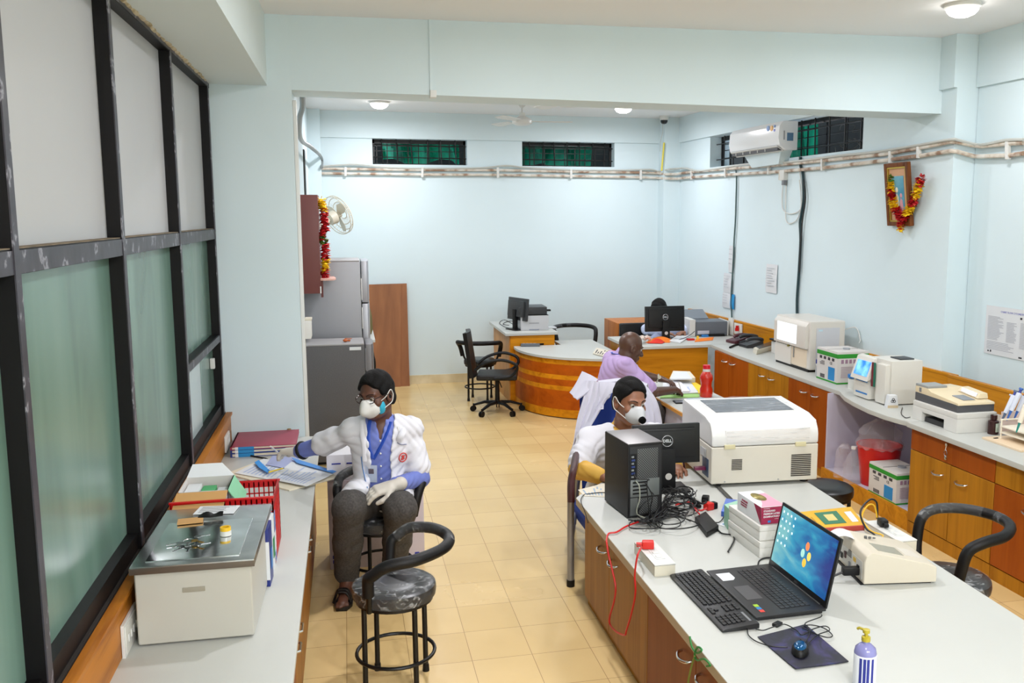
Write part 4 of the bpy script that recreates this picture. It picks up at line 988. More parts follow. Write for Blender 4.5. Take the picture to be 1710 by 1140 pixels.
for r_, z_ in [(.2, 0), (.2, .03), (.17, .055), (.12, .07), (.06, .078)]: b.tube([(r_*math.cos(2*PI*k/40), r_*math.sin(2*PI*k/40), z_) for k in range(40)], .004, 5, True)
for k in range(40):
    a = 2*PI*k/40; b.tube([(r_*math.cos(a), r_*math.sin(a), z_) for r_, z_ in [(.2, 0), (.2, .03), (.17, .055), (.12, .07), (.06, .078)]], .0018, 4)
b.build('grille', mat('cream_wire', (214, 208, 190), .5), t)
b = MB(); b.M = MF; b.lathe([(.0, -.1), (.06, -.1), (.07, -.03), (.03, .0), (.03, .05), (0, .055)], 20); b.build('motor', M_IVORY, t)
for k in range(3):
    b = MB(); b.M = MF @ Matrix.Rotation(k*2*PI/3, 4, 'Z'); b.prism([(.02, -.02), (.1, -.07), (.17, -.05), (.18, .02), (.1, .04), (.02, .02)], .02, .024, M=Matrix.Rotation(R(14), 4, 'X')); b.build('blade', M_IVORY, t)
b = MB(); b.cyl((0, 0, 0), (-.25, 0, -.12), .025); b.M = Matrix.Rotation(-R(38), 4, 'Z'); b.build('wall_arm', M_IVORY, t)
# small orange flower on the dark refrigerator
fp = PZ(577, 571, 1.088)
b = MB(); b.sph((0, 0, .016), (.024, .02, .014), 12); b.sph((.03, .005, .014), (.014, .012, .01), 8); b.tube([(-.02, 0, .012), (.0, 0, .034), (.055, 0, .03)], .004, 5)
solo(b, 'flower_offering', mat('orange_brown', (170, 84, 30), .5), 'small orange brown flower lying on the dark refrigerator', 'flower', (fp.x, 8.32, 1.084))
# table with olive bag behind the refrigerators, chair arm
tb0 = PY(632, 545, 10.3)
t = thing('side_table', 'white topped side table beyond the refrigerators', 'table', (0, 0, 0))
tx = tb0.x
MB().bx(-.38, tx-.05, 9.9, 11.0, .86, .89, .004).build('top', M_TOP, t); MB().bx(-.36, tx-.08, 9.95, 9.97, .0, .86).build('side_panel', M_WHITE, t); MB().bx(-.36, tx-.08, 10.9, 10.92, .0, .86).build('side_panel', M_WHITE, t)
bp_ = PY(622, 515, 10.4)
b = MB(); b.lathe([(0, 0), (.085, 0), (.1, .05), (.095, .2), (.08, .28), (.05, .3)], 16, sx=1, sy=.8)
o = solo(b, 'bag', mat('olive_fabric', (104, 98, 60), .8, var=.2), 'olive green bag standing on the side table', 'bag', (tx-.16, 10.4, .89))

# chair showing beyond the refrigerators
ca_ = PY(622, 600, 9.75)
t = thing('armchair', 'black armchair whose armrest shows beyond the refrigerators', 'chair', (ca_.x-.25, 9.9, 0))
z0 = ca_.z
MB().bx(-.24, .22, -.2, .24, z0-.32, z0-.25, .025).build('seat', MATS['worn_black_vinyl'], t); MB().bx(-.28, -.23, -.2, .24, z0-.3, z0+.25, .02).build('backrest', MATS['worn_black_vinyl'], t)
for y in (-.22, .26): b = MB(); b.tube(spline([(-.2, y, z0+.12), (.0, y, z0+.16), (.2, y, z0+.1), (.26, y, z0-.02), (.22, y, z0-.2), (.05, y, z0-.28)], 5), .022, 8); b.build('armrest', M_BLACK, t)
for x in (-.2, .18):
    for y in (-.16, .2): MB().cyl((x, y, 0), (x, y, z0-.3), .015).build('leg', M_BLACKM, t)
# ------------------------------------------------------------------ poster on the near right wall
pa, pb, pcn = PX(1648, 509, X2-.006), PX(1641, 588, X2-.006), PX(1709, 514, X2-.006)
W = (pa.y-pcn.y)*1.75; H = pa.z-pb.z
t = thing('wall_poster', 'white printed wall poster with small photographs on the near right wall', 'poster'); t.matrix_world = Matrix.Translation((X2-.003, pa.y, pb.z)) @ Matrix.Rotation(-PI/2, 4, 'Z')
MB().bx(0, W, -.004, 0, 0, H).build('sheet', M_PAPER, t)
M_INK = mat('print_grey', (158, 160, 170), .7); M_INKB = mat('print_blue', (80, 84, 170), .6)
TM = lambda x, z: Matrix.Translation((x, -.0045, z)) @ Matrix.Rotation(PI/2, 4, 'X')
b = MB(); b.text('CHART FLOW CYTOMETRY', H*.055, TM(W*.42, H*.9), .0004); b.build('heading', M_INKB, t)
b = MB()
for col, (x0, x1, z0, z1) in enumerate([(.04, .3, .78, .3), (.34, .5, .7, .3), (.55, .66, .72, .22)]):
    z = z0
    while z > z1:
        b.bx(W*x0, W*(x0+(x1-x0)*random.uniform(.6, 1)), -.0052, -.0048, H*z, H*(z+.009)); z -= .026
z = .26
while z > .1: b.bx(W*.04, W*random.uniform(.36, .48), -.0052, -.0048, H*z, H*(z+.009)); z -= .03
b.build('printing', M_INK, t)
b = MB(); b.bx(W*.54, W*.57, -.0056, -.0048, H*.8, H*.84); b.bx(W*.06, W*.08, -.0056, -.0048, H*.05, H*.08); b.bx(W*.1, W*.12, -.0056, -.0048, H*.05, H*.09); b.bx(W*.55, W*.6, -.0056, -.0048, H*.03, H*.06); b.build('logo', mat('ink_black', (40, 40, 48), .6), t)
b = MB(); b.cyl((W*.72, -.0048, H*.7), (W*.72, -.006, H*.7), H*.085, seg=24); b.build('picture', mat('poster_dark_blue', (54, 62, 120), .5), t)
MB().bx(W*.78, W*.9, -.006, -.0048, H*.36, H*.46).build('picture', mat('poster_magenta', (150, 60, 100), .5), t); MB().bx(W*.76, W*.9, -.006, -.0048, H*.16, H*.25).build('picture', mat('poster_blue', (50, 90, 150), .5), t)
M_BEIGE = mat('beige_casing', (204, 196, 178), .42); M_BEIGE2 = mat('warm_beige_casing', (222, 206, 172), .42); M_OFFW = mat('off_white_casing', (216, 214, 206), .35)
M_KEY = mat('key_black', (28, 28, 30), .45); M_STYRO = mat('styrofoam', (212, 211, 206), .75, bump=.15, bscale=120); M_CARD = mat('brown_cardboard', (190, 146, 90), .8)
M_CBOX = mat('carton_white', (206, 202, 198), .7); M_GREEN = mat('carton_green', (34, 140, 36), .6); M_PBLUE = mat('carton_blue', (20, 128, 190), .5); M_INKD = mat('ink_dark', (58, 56, 60), .7)
M_BCAB = mat('black_cord', (15, 15, 16), .45); M_RCAB = mat('red_cord', (190, 26, 24), .4)
TX = lambda x, y, z: Matrix.Translation((x, y, z)) @ Matrix.Rotation(PI/2, 4, 'X')                                   # text on a face looking at -Y
TXX = lambda x, y, z: Matrix.Translation((x, y, z)) @ Matrix.Rotation(-PI/2, 4, 'Z') @ Matrix.Rotation(PI/2, 4, 'X')   # text on a face looking at -X
def cord(name, pts, r, m, label, cat='cable', n=5, group=None):
    b = MB(); S = spline(pts, n); o = S[0].copy(); b.tube([p-o for p in S], r, 6); return solo(b, name, m, label, cat, o, group=group)

# ================================================================== left bench
A = PZ(233, 1077, zL); B = PZ(421, 1072, zL); hS = .285
t = thing('cool_box', 'large off-white box with a shiny steel lid on the left worktop', 'box', (A.x, A.y-.02, zL), R(-1))
w_, d_ = B.x-A.x+.005, .66
MB().bx(0, w_, 0, d_, .006, hS, .012, 3).build('body', mat('aged_white_enamel', (184, 182, 172), .4), t)
MB().bx(.165, .245, -.003, .03, .2, .218, .002).build('grip_slot', mat('slot_shadow', (150, 144, 128), .6), t)
M_SSL = noise_mat('polished_lid', [(.3, (170, 174, 176)), (.7, (216, 218, 218))], scale=5, rough=.26, metal=1, distort=1, bump=.06)
b = MB(); b.bx(-.012, w_+.014, -.014, d_+.01, hS, hS+.03, .006); ld = b.build('lid', M_SSL, t)
b = MB(); b.bx(-.0125, w_+.0145, -.0155, -.0135, hS+.001, hS+.024, .001); b.build('lid_trim', mat('dull_brown_steel', (110, 100, 90), .4, metal=.7), ld)
b = MB(); b.bx(.035, w_-.045, .03, .47, hS+.03, hS+.034, .002); b.build('lid_panel', noise_mat('mirror_steel', [(.3, (190, 196, 196)), (.7, (236, 238, 238))], scale=3, rough=.12, metal=1, bump=.12, distort=1.5), ld)
zl_ = zL+hS+.036
def onlid(px, py): p = PZ(px, py, zl_); return p
p = onlid(362, 850)
tt = thing('note_sheet', 'white printed note lying on the steel lid', 'paper', (p.x, p.y, zl_-.004), R(-8))
MB().bx(-.085, .085, -.055, .055, 0, .002).build('sheet', M_PAPER, tt)
b = MB()
for k in range(8): b.bx(-.07, -.07+.14*random.uniform(.7, 1), .042-k*.011, .0445-k*.011, .002, .0024)
b.build('printing', M_INKD, tt)
p = onlid(318, 870); solo(MB().bx(-.05, .05, -.035, .035, 0, .004), 'cardboard_piece', M_CARD, 'torn brown cardboard piece on the steel lid', 'cardboard', (p.x, p.y, zl_), R(6))
p = onlid(352, 863)
b = MB(); b.sheet(lambda u, v: (.1*(u-.5), .04*(v-.5)*(1-abs(u-.5)), .006+.014*abs(math.sin(u*5))*(v)), 10, 5, .002); solo(b, 'foil_scrap', M_BLACK, 'crumpled black scrap beside the note on the steel lid', 'scrap', (p.x, p.y, zl_))
p = onlid(315, 905)
tt = thing('key_bunch', 'bunch of keys on a ring lying on the steel lid', 'keys', (p.x, p.y, zl_))
MB().tube([(.022*math.cos(a), .022*math.sin(a), .005) for a in [2*PI*k/20 for k in range(20)]], .0025, 6, True).build('ring', M_CHROME, tt)
for k, a in enumerate((200, 235, 275, 320, 20)):
    c, s = math.cos(R(a)), math.sin(R(a)); b = MB(); b.M = T((.02*c, .02*s, .004+.003*k), R(a))
    b.cyl((.014, 0, -.001), (.014, 0, .0012), .013, seg=12); b.bx(.024, .062, -.004, .004, -.001, .0012); b.bx(.045, .05, -.009, -.004, -.001, .001); b.bx(.055, .059, -.008, -.004, -.001, .001); b.build('key', M_STEEL if k != 3 else mat('brass', (180, 140, 60), .3, metal=1), tt)
p = onlid(377, 893)
tt = thing('tape_roll', 'small yellow and clear tape roll on the steel lid', 'tape', (p.x, p.y, zl_))
b = MB(); b.lathe([(.013, 0), (.022, 0), (.022, .02), (.013, .02), (.013, 0)], 20); b.build('roll', mat('clear_tape', (206, 206, 200), .2), tt)
b = MB(); b.lathe([(.014, .018), (.021, .018), (.021, .034), (.014, .034), (.014, .018)], 20); b.build('label_band', mat('tape_yellow', (226, 180, 30), .4), tt)
# red file basket and what is in it
pb_ = PZ(462, 897, zL); bx1 = pb_.x; by1 = pb_.y; hB = .30; by0 = by1-.36; bx0 = -.80; bx1 = -.364
tt = thing('file_basket', 'red perforated plastic file basket behind the steel-lidded box', 'basket', (bx1, by1, zL))
def wallgrid(x0, x1, y, z0, z1, along, m, par, skip=None):
    b = MB(); n = int((x1-x0)/.022)
    def bar(a0, a1, c0, c1): b.bx(a0, a1, y-.003, y+.003, c0, c1) if along == 'x' else b.bx(y-.003, y+.003, a0, a1, c0, c1)
    bar(x0, x1, z1-.03, z1); bar(x0, x1, z0, z0+.02)
    for k in range(n+1): q = x0+(x1-x0)*k/n; bar(q-.003, q+.003, z0, z1)
    for k in range(1, 9): q = z0+(z1-z0)*k/9; bar(x0, x1, q-.003, q+.003)
    return b.build('side', m, par)
wallgrid(bx0-bx1, 0, 0, 0, hB, 'x', M_RED, tt); wallgrid(by0-by1, 0, 0, 0, hB, 'y', M_RED, tt)
wallgrid(bx0-bx1, 0, by0-by1, 0, .32, 'x', M_RED, tt); wallgrid(by0-by1, 0, bx0-bx1, 0, .24, 'y', M_RED, tt)
MB().bx(bx0-bx1, 0, by0-by1, 0, 0, .006).build('base', M_RED, tt)
MB().bx(bx0-bx1-.006, .008, -.006, .008, hB-.01, hB, .003).build('rim', M_RED, tt); MB().bx(bx0-bx1-.006, .008, by0-by1-.008, by0-by1+.006, .312, .322, .003).build('rim', M_RED, tt)
zb0 = zL+.008
def blk(name, label, cat, m, x0, x1, y0, y1, z, h, rz=0, bev=.002, group=None): 
    return solo(MB().bx(-(x1-x0)/2, (x1-x0)/2, -(y1-y0)/2, (y1-y0)/2, 0, h, bev), name, m, label, cat, ((x0+x1)/2, (y0+y1)/2, z), rz, group)
blk('paper_stack', 'stack of white printed sheets inside the red basket', 'papers', mat('paper_stack', (226, 230, 234), .7), -.52, bx1-.02, by0+.03, by1-.03, zb0, .2)
q = PZ(410, 818, zb0+.205); blk('paper_strip', 'blue edged slip on the sheets inside the red basket', 'paper', mat('slip_blue', (60, 130, 210), .6), -.50, -.45, by0+.2, by0+.28, zb0+.2, .004, R(-25))
for k, (y0, m, l) in enumerate([(3.86, mat('file_dark_blue', (26, 42, 120), .4), 'dark blue file standing between the steel-lidded box and the worktop front'), (3.99, M_PAPER, 'white file with coloured tabs standing beside the steel-lidded box'), (4.07, mat('file_sky', (90, 150, 214), .4), 'pale blue file standing behind the white one beside the box')]):
    f = thing('lever_file', l, 'file', (-.374, y0+.12, zL), R(-2))
    MB().bx(-.01, .01, 0, .12, 0, .26-.01*k, .003).build('cover', m, f)
    MB().bx(.0112, .0125, .05, .1, .06, .15).build('tab', [M_BLUE, mat('tab_green', (20, 130, 70), .5), M_PAPER][k], f)
    MB().bx(-.011, .011, -.001, .001, .03, .2).build('spine_label', M_PAPER, f)
# open reagent carton in the basket
q0 = PZ(288, 832, .72); bxx0, bxx1 = -.775, -.56; yb0, yb1 = by0+.05, by0+.30
zt_ = .96
tt = thing('reagent_carton', 'open white and green carton with a torn brown flap, standing in the red basket', 'box', (bxx0, yb0, zb0)); wq, dq, hq = bxx1-bxx0, yb1-yb0, zt_-zb0
b = MB(); 
for a in [(0, wq, 0, .004), (0, wq, dq-.004, dq), (0, .004, 0, dq), (wq-.004, wq, 0, dq)]: b.bx(*a, 0, hq)
b.bx(0, wq, 0, dq, 0, .004); b.build('walls', M_CBOX, tt)
MB().bx(.003, wq-.003, -.002, 0, .12, hq-.06).build('front_panel', mat('carton_grey_black', (64, 66, 66), .6), tt)
MB().hexa([(-.004, -.012, hq-.002), (wq+.0, -.012, hq-.002), (wq, -.007, hq-.0), (-.004, -.007, hq)], [(-.02, -.085, hq-.075), (wq-.02, -.095, hq-.08), (wq-.02, -.09, hq-.078), (-.02, -.08, hq-.072)]).build('front_flap', M_CARD, tt)
MB().hexa([(wq-.004, 0, hq), (wq-.004, dq, hq), (wq, dq, hq), (wq, 0, hq)], [(wq+.05, .01, hq-.09), (wq+.05, dq, hq-.09), (wq+.054, dq, hq-.09), (wq+.054, .01, hq-.09)]).build('side_flap', mat('pale_green_card', (126, 190, 150), .6), tt)
MB().hexa([(0, dq-.004, hq), (wq, dq-.004, hq), (wq, dq, hq), (0, dq, hq)], [(.02, dq+.05, hq+.05), (wq-.06, dq+.05, hq+.05), (wq-.06, dq+.054, hq+.05), (.02, dq+.054, hq+.05)]).build('back_flap', M_PAPER, tt)
for k in range(3): 
    blk('reagent_pack', ['left', 'middle', 'right'][k]+' green and white reagent pack inside the open carton', 'box', M_PAPER if k != 1 else mat('pack_green', (60, 160, 96), .5), bxx0+.012+k*.066, bxx0+.072+k*.066, yb0+.02, yb1-.03, zb0+.006, hq-.03-.012*k)
# papers, manila folder, pen
def sheetpx(name, label, pts, z, m, cat='paper', curl=.0, lines=None, group=None, th=.0015):
    P = [PZ(x, y, z) for x, y in pts]; o = P[0]; tt = thing(name, label, cat, o, group=group)
    f = lambda u, v: (P[0]*(1-u)*(1-v)+P[1]*u*(1-v)+P[2]*u*v+P[3]*(1-u)*v)-o+Vector((0, 0, curl*(u-.5)**2*4*v+.0005*math.sin(u*9+v*5)))
    b = MB(); b.sheet(f, 8, 8, th); b.build('sheet', m, tt)
    if lines:
        b = MB(); n = lines[0]
        for k in range(n):
            v = .12+.76*k/n; u0, u1 = .1, .1+.8*random.uniform(.4, 1)
            b.faces([f(u0, v)+Vector((0, 0, th+.0006)), f(u1, v)+Vector((0, 0, th+.0006)), f(u1, v+.4/n*.9)+Vector((0, 0, th+.0006)), f(u0, v+.4/n*.9)+Vector((0, 0, th+.0006))], [(0, 1, 2, 3)])
        b.build('printing', lines[1], tt)
    return tt
M_MANILA = mat('manila', (222, 214, 192), .6); M_PRNT = mat('print_pale_blue', (170, 184, 214), .7)
solo(MB().prism([tuple((PZ(x, y, zL)-PZ(475, 790, zL))[:2]) for x, y in [(378, 792), (440, 768), (571, 797), (483, 820)]], 0, .008, bev=.002), 'manila_folder', M_MANILA, 'manila folder overhanging the front of the left worktop', 'folder', PZ(475, 790, zL))
sheetpx('form_sheet', 'white form lying leftmost on the manila folder', [(392, 790), (440, 766), (500, 772), (462, 803)], zL+.011, M_PAPER, lines=(8, M_PRNT))
sheetpx('form_sheet', 'lavender blue form under the gloved hand', [(444, 776), (455, 761), (500, 764), (492, 785)], zL+.016, mat('lavender_paper', (160, 168, 206), .7))
sheetpx('form_sheet', 'large white printed form with blue border by the worktop edge', [(450, 800), (487, 771), (560, 790), (512, 813)], zL+.018, M_PAPER, curl=.004, lines=(10, M_PRNT))
b = MB(); P = [PZ(x, y, zL+.026) for x, y in [(425, 772), (432, 768), (440, 776), (452, 787), (446, 789), (433, 781)]]; o = P[0]; b.prism([tuple((p-o)[:2]) for p in P], 0, .002); solo(b, 'ribbon_strip', mat('sky_blue_strip', (30, 140, 220), .5), 'sky blue curled strip on the forms', 'strip', o)
b = MB(); P = [PZ(x, y, zL+.028) for x, y in [(487, 764), (500, 768), (562, 787), (556, 790), (496, 773)]]; o = P[0]; b.prism([tuple((p-o)[:2]) for p in P], 0, .002); solo(b, 'paper_band', mat('band_blue', (60, 140, 220), .5), 'long blue band along the back of the large form', 'strip', o)
def pen(label, a, c, m, r=.005, name='pen', cap=None):
    a = Vector(a); c = Vector(c); t_ = thing(name, label, 'pen', a); d = c-a
    MB().cyl((0, 0, 0), d*.9, r, seg=10).build('barrel', m, t_); MB().cyl(d*.9, d, r*.8, .001, 10).build('tip', cap or M_BLACK, t_)
pen('yellow pen on the forms of the left worktop', PZ(449, 788, zL+.034), PZ(475, 781, zL+.034), mat('pen_yellow', (226, 196, 60), .4))
pen('black pen beside the blue files on the left worktop', PZ(410, 759, zL+.006), PZ(448, 766, zL+.006), M_BLACK)
fz = zL
FB = mat('file_navy', (32, 58, 130), .4); FR = mat('file_crimson', (150, 46, 70), .45)
for k, (m, l, z, h) in enumerate([(FB, 'lower navy box file under the red folder', zL, .026), (FB, 'upper navy box file under the red folder', zL+.027, .022), (FR, 'crimson lever file lying on the navy files against the pillar', zL+.05, .02)]):
    f = thing('box_file', l, 'file', (-.79, 6.27, z), 0)
    xe = .36 if k < 2 else .42
    MB().bx(0, xe, 0, .44, h-.004, h, .001).build('cover', m, f); MB().bx(0, xe, 0, .44, 0, .004, .001).build('cover', m, f); MB().bx(0, .01, 0, .44, 0, h).build('spine', m, f)
    MB().bx(.012, xe-.006, .004, .43, .004, h-.004).build('pages', M_MANILA, f)
    MB().bx(.05, .15, -.0015, .004, .001, h-.001).build('label_band', mat('band_bright', (30, 130, 190), .5), f); MB().bx(.03, .05, -.0018, .004, .001, h-.001).build('spine_label', M_PAPER, f)
p = PZ(488, 733, zL)
tt = thing('glue_bottle', 'small white bottle with tan cap at the foot of the pillar', 'bottle', (p.x-.02, 6.72, zL))
MB().lathe([(0, 0), (.018, 0), (.018, .04), (.012, .05), (.0, .05)], 14).build('body', M_WHITE, tt); MB().lathe([(0, .05), (.016, .05), (.014, .075), (0, .078)], 14).build('cap', mat('tan_cap', (150, 128, 84), .5), tt)
# cartons behind the seated man
cz = PZ(710, 940, 0); cl = PZ(533, 940, 0)
tt = thing('carton', 'large white carton with blue marks on the floor behind the seated man', 'box', (-.16, cz.y+.02, 0))
wc = cz.x+.16; hc = ZAT(cz.x, cz.y, 795)
MB().bx(0, wc, 0, .3, 0, hc, .006).build('body', mat('carton_pinkish', (196, 184, 188), .7), tt)
b = MB()
for x, z in [(.03, .04), (.03, .07), (wc-.05, .05), (wc-.1, .02), (wc-.05, hc-.05), (.05, hc-.05)]: b.bx(x-.012, x+.016, -.002, 0, z, z+.022)
b.build('blue_mark', mat('mark_blue', (40, 50, 150), .6), tt)
tt = thing('carton', 'upper white carton with dashed blue line between the man and the bench', 'box', (-.16, cz.y+.03, hc+.002))
MB().bx(.0, wc-.05, 0, .28, 0, .16, .006).build('body', mat('carton_whiter', (220, 218, 222), .7), tt)
b = MB()
for k in range(6): b.bx(.03+k*.09, .085+k*.09, -.002, 0, .1, .108)
b.build('blue_mark', MATS['mark_blue'], tt)

# ================================================================== island
A = PZ(1048, 867, zI); hP = .405
tt = thing('computer_tower', 'black computer tower showing its grey rear panel on the island corner', 'computer', (A.x, A.y, zI), R(6))
W_ = .20; D2 = .33
MB().bx(0, W_, 0, D2, .008, hP, .004).build('case', mat('tower_black', (20, 19, 20), .45, spec=.3), tt)
MB().bx(.002, W_-.002, .005, D2-.005, hP-.001, hP+.003, .001).build('top_cover', mat('tower_grey_top', (120, 116, 116), .35, metal=.4), tt)
M_TG = mat('tower_rear_steel', (128, 132, 132), .35, metal=.7); M_GR = grille_mat('perforated_steel', (40, 40, 42), (104, 106, 106), 150)
MB().bx(.008, W_-.008, -.004, 0, .015, hP-.012, .002).build('rear_panel', mat('rear_frame', (48, 48, 50), .4, metal=.5), tt)
MB().bx(.05, W_-.03, -.007, -.003, hP-.19, hP-.025, .003).build('power_supply_grille', M_GR, tt)
MB().bx(.012, .045, -.006, -.003, hP-.2, hP-.05).build('port_strip', M_BLACK, tt)
MB().bx(.012, W_-.02, -.007, -.003, .12, .215, .002).build('slot_panel', M_TG, tt)
for k in range(4): MB().bx(.025, .11, -.009, -.006, .135+k*.02, .143+k*.02).build('slot', M_BLACK, tt)
MB().bx(.06, W_-.03, -.007, -.003, .025, .11, .003).build('vent', M_GR, tt); MB().bx(.012, .055, -.007, -.003, .02, .115).build('power_inlet', M_TG, tt)
for k in range(7): MB().bx(.016+.0*(k % 2), .03+.006*(k % 2), -.009, -.005, hP-.07-.018*k, hP-.06-.018*k).build('port', [M_STEEL, mat('port_blue', (40, 60, 120), .4)][k % 2], tt)
for x in (.02, W_-.03):
    for y in (.03, D2-.05): MB().cyl((x, y, 0), (x, y, .01), .012, seg=10).build('foot', M_BLACK, tt)
def monitor(label, cx, cy, z0, w, h, zc, rz, tilt=0, logo=None):
    # the back of the panel looks at local -Y
    t = thing('monitor', label, 'monitor', (cx, cy, z0), rz)
    M0 = Matrix.Translation((0, 0, zc-z0)) @ Matrix.Rotation(tilt, 4, 'X')
    b = MB(); b.M = M0; b.bx(-w/2, w/2, -.008, .022, -h/2, h/2, .006); b.prism([(-w*.42, -h*.34), (w*.42, -h*.34), (w*.42, h*.4), (-w*.42, h*.4)], -.024, -.006, 'XZ', .008); b.build('housing', mat('monitor_black', (11, 11, 12), .38, spec=.35), t)
    b = MB(); b.M = M0; b.bx(-w/2+.012, w/2-.012, .0215, .0235, -h/2+.018, h/2-.012); b.build('screen', mat('screen_off', (30, 40, 52), .15, emit=.12), t)
    b = MB(); b.M = M0; b.bx(-w*.4, w*.4, -.0255, -.023, h*.33, h*.345); b.build('vent_slot', M_BLACK, t)
    b = MB(); b.prism([(-.045, 0), (.045, 0), (.04, zc-z0-.02), (-.04, zc-z0-.02)], -.06, -.025, 'XZ', .004); b.build('stand', M_BLACK, t)
    b = MB(); b.cyl((0, -.0615, (zc-z0)*.32), (0, -.06, (zc-z0)*.32), .02, seg=20); b.build('cable_hole', mat('hole_light', (190, 186, 180), .5), t)
    b = MB(); b.bx(-.12, .12, -.12, .08, 0, .012, .005); b.build('base', M_BLACK, t)
    lg = MB(); lg.M = M0
    lg.tube([(.032*math.cos(a), -.0255, .032*math.sin(a)+.02) for a in [2*PI*k/28 for k in range(28)]], .0026, 6, True); lg.text(logo or 'DELL', .024, TX(0, -.0245, .02), .0012, bold=.001); lg.build('emblem', mat('emblem_silver', (190, 192, 196), .25, metal=.6), t)
    return t
monitor('black monitor seen from behind next to the computer tower', 1.80, 5.0, zI, .41, .235, .868, R(-3), R(-4))
# large white analyser
A = PZ(1187, 815, zI); B = PZ(1362, 806, zI)
WA = B.x-A.x+.01; DA = .60; zs_ = .245; zt_ = .395
tt = thing('lab_analyser', 'large white benchtop analyser with film-wrapped dark top window on the island', 'analyser', (A.x, A.y, zI), angXY(A, B))
M_AN = mat('analyser_cream', (206, 201, 188), .38); M_ANW = mat('analyser_white', (216, 216, 214), .28)
MB().bx(0, WA, 0, DA, .022, zs_, .012, 3).build('base_unit', M_AN, tt)
b = MB(); b.prism([(0, zs_+.003), (DA, zs_+.003), (DA, zt_+.012), (DA-.03, zt_+.03), (.14, zt_+.012), (.04, zt_-.012), (.008, zt_-.06), (0, zt_-.09)], 0, WA, 'YZ', .022, seg=4); b.build('cover', M_ANW, tt)
sl = lambda y: zt_+.012+(y-.14)/(DA-.17)*.018
b = MB(); b.hexa([(.09, .2, sl(.2)-.004), (WA-.07, .2, sl(.2)-.004), (WA-.07, .52, sl(.52)-.004), (.09, .52, sl(.52)-.004)], [(.095, .205, sl(.2)+.003), (WA-.075, .205, sl(.2)+.003), (WA-.075, .515, sl(.52)+.003), (.095, .515, sl(.52)+.003)])
wd = b.build('window', noise_mat('smoked_window', [(.3, (52, 56, 64)), (.6, (92, 98, 108)), (.8, (150, 156, 164))], scale=7, rough=.15, stretch=(.6, 3, 1), distort=2), tt)
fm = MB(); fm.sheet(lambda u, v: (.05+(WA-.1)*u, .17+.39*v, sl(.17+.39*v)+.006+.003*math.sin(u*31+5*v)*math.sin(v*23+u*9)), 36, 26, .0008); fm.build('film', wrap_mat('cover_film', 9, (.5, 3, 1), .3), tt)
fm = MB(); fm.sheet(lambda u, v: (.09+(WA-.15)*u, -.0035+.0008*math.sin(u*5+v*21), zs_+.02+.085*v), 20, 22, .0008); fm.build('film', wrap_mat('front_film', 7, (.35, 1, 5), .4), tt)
MB().bx(.085, WA-.055, -.0025, .02, zs_+.025, zs_+.1, .006).build('front_recess', mat('recess_white', (228, 226, 224), .3), tt)
for x in (.11, WA-.115): MB().bx(x-.033, x+.033, -.008, .004, zs_-.012, zs_+.014, .002).build('latch', mat('latch_beige', (206, 198, 160), .4), tt)
b = MB(); 
for k in range(8): b.bx(.125, .19, -.003, .002, .105+k*.0085, .109+k*.0085)
b.build('vent', M_DARK, tt)
b = MB()
for k in range(12): b.bx(WA-.17, WA-.045, -.003, .002, .05+k*.0115, .056+k*.0115)
b.build('vent', M_DARK, tt)
for x in (.085, .42): MB().cyl((x, -.003, .035), (x, .002, .035), .005, seg=10).build('screw', M_STEEL, tt)
MB().bx(-.003, .003, .05, .16, .05, .16, .002).build('connector_panel', mat('connector_blue', (36, 66, 96), .4), tt)
MB().bx(-.004, .0, .1, .2, .16, .21).build('rating_label', mat('label_pale', (190, 192, 194), .5), tt)
MB().bx(-.07, -.002, .09, .125, .085, .105, .006).build('plug', mat('plum_plug', (110, 26, 66), .4), tt)
for x in (.06, WA-.06):
    for y in (.06, DA-.06): MB().cyl((x, y, 0), (x, y, .024), .025, seg=12).build('foot', M_BLACK, tt)
tp = [PZ(x, y, zI+.002) for x, y in [(1165, 782), (1218, 836)]]
solo(MB().hexa([(0, 0, 0), (.02, 0, 0), tuple(Vector(tp[1]-tp[0])+Vector((.02, 0, 0)))[:2]+(0,), tuple(tp[1]-tp[0])[:2]+(0,)], [(0, 0, .012), (.02, 0, .012), tuple(Vector(tp[1]-tp[0])+Vector((.02, 0, 0)))[:2]+(.012,), tuple(tp[1]-tp[0])[:2]+(.012,)]), 'support_plate', mat('plate_black', (24, 26, 28), .3), 'dark edge of a plate lying under the left front of the analyser', 'plate', tp[0])
# styrofoam boxes, glove box, blue tray, green packet
A = PZ(1268, 932, zI)
def styro(l, z, w, d, h, dx=0, dy=0):
    t = thing('foam_box', l, 'box', (A.x+dx, A.y+dy, z), R(2), 'white foam boxes under the glove carton')
    MB().bx(0, w, 0, d, 0, h*.62, .006).build('body', M_STYRO, t); MB().bx(-.002, w+.002, -.002, d+.002, h*.62, h, .006).build('lid', M_STYRO, t)
styro('lower white foam box on the island', zI, .25, .34, .078); styro('upper white foam box carrying the glove carton', zI+.08, .25, .33, .074, .002, .01)
zg = zI+.156
tt = thing('glove_carton', 'white and crimson carton of examination gloves on the foam boxes', 'box', (A.x+.012, A.y+.02, zg), R(2))
gw, gd, gh = .125, .25, .085
MB().bx(0, gw, 0, gd, 0, gh, .0015).build('carton', M_PAPER, tt)
M_MAG = mat('crimson_print', (150, 22, 66), .5); M_PINK = mat('pink_print', (220, 150, 170), .5)
MB().bx(.0, gw, -.0012, .0, .001, gh-.002).build('front_panel', M_MAG, tt)
MB().faces([(-.001, 0, .001), (-.001, 0, gh-.001), (-.001, .075, gh-.001)], [(0, 1, 2)]).build('side_print', M_MAG, tt)
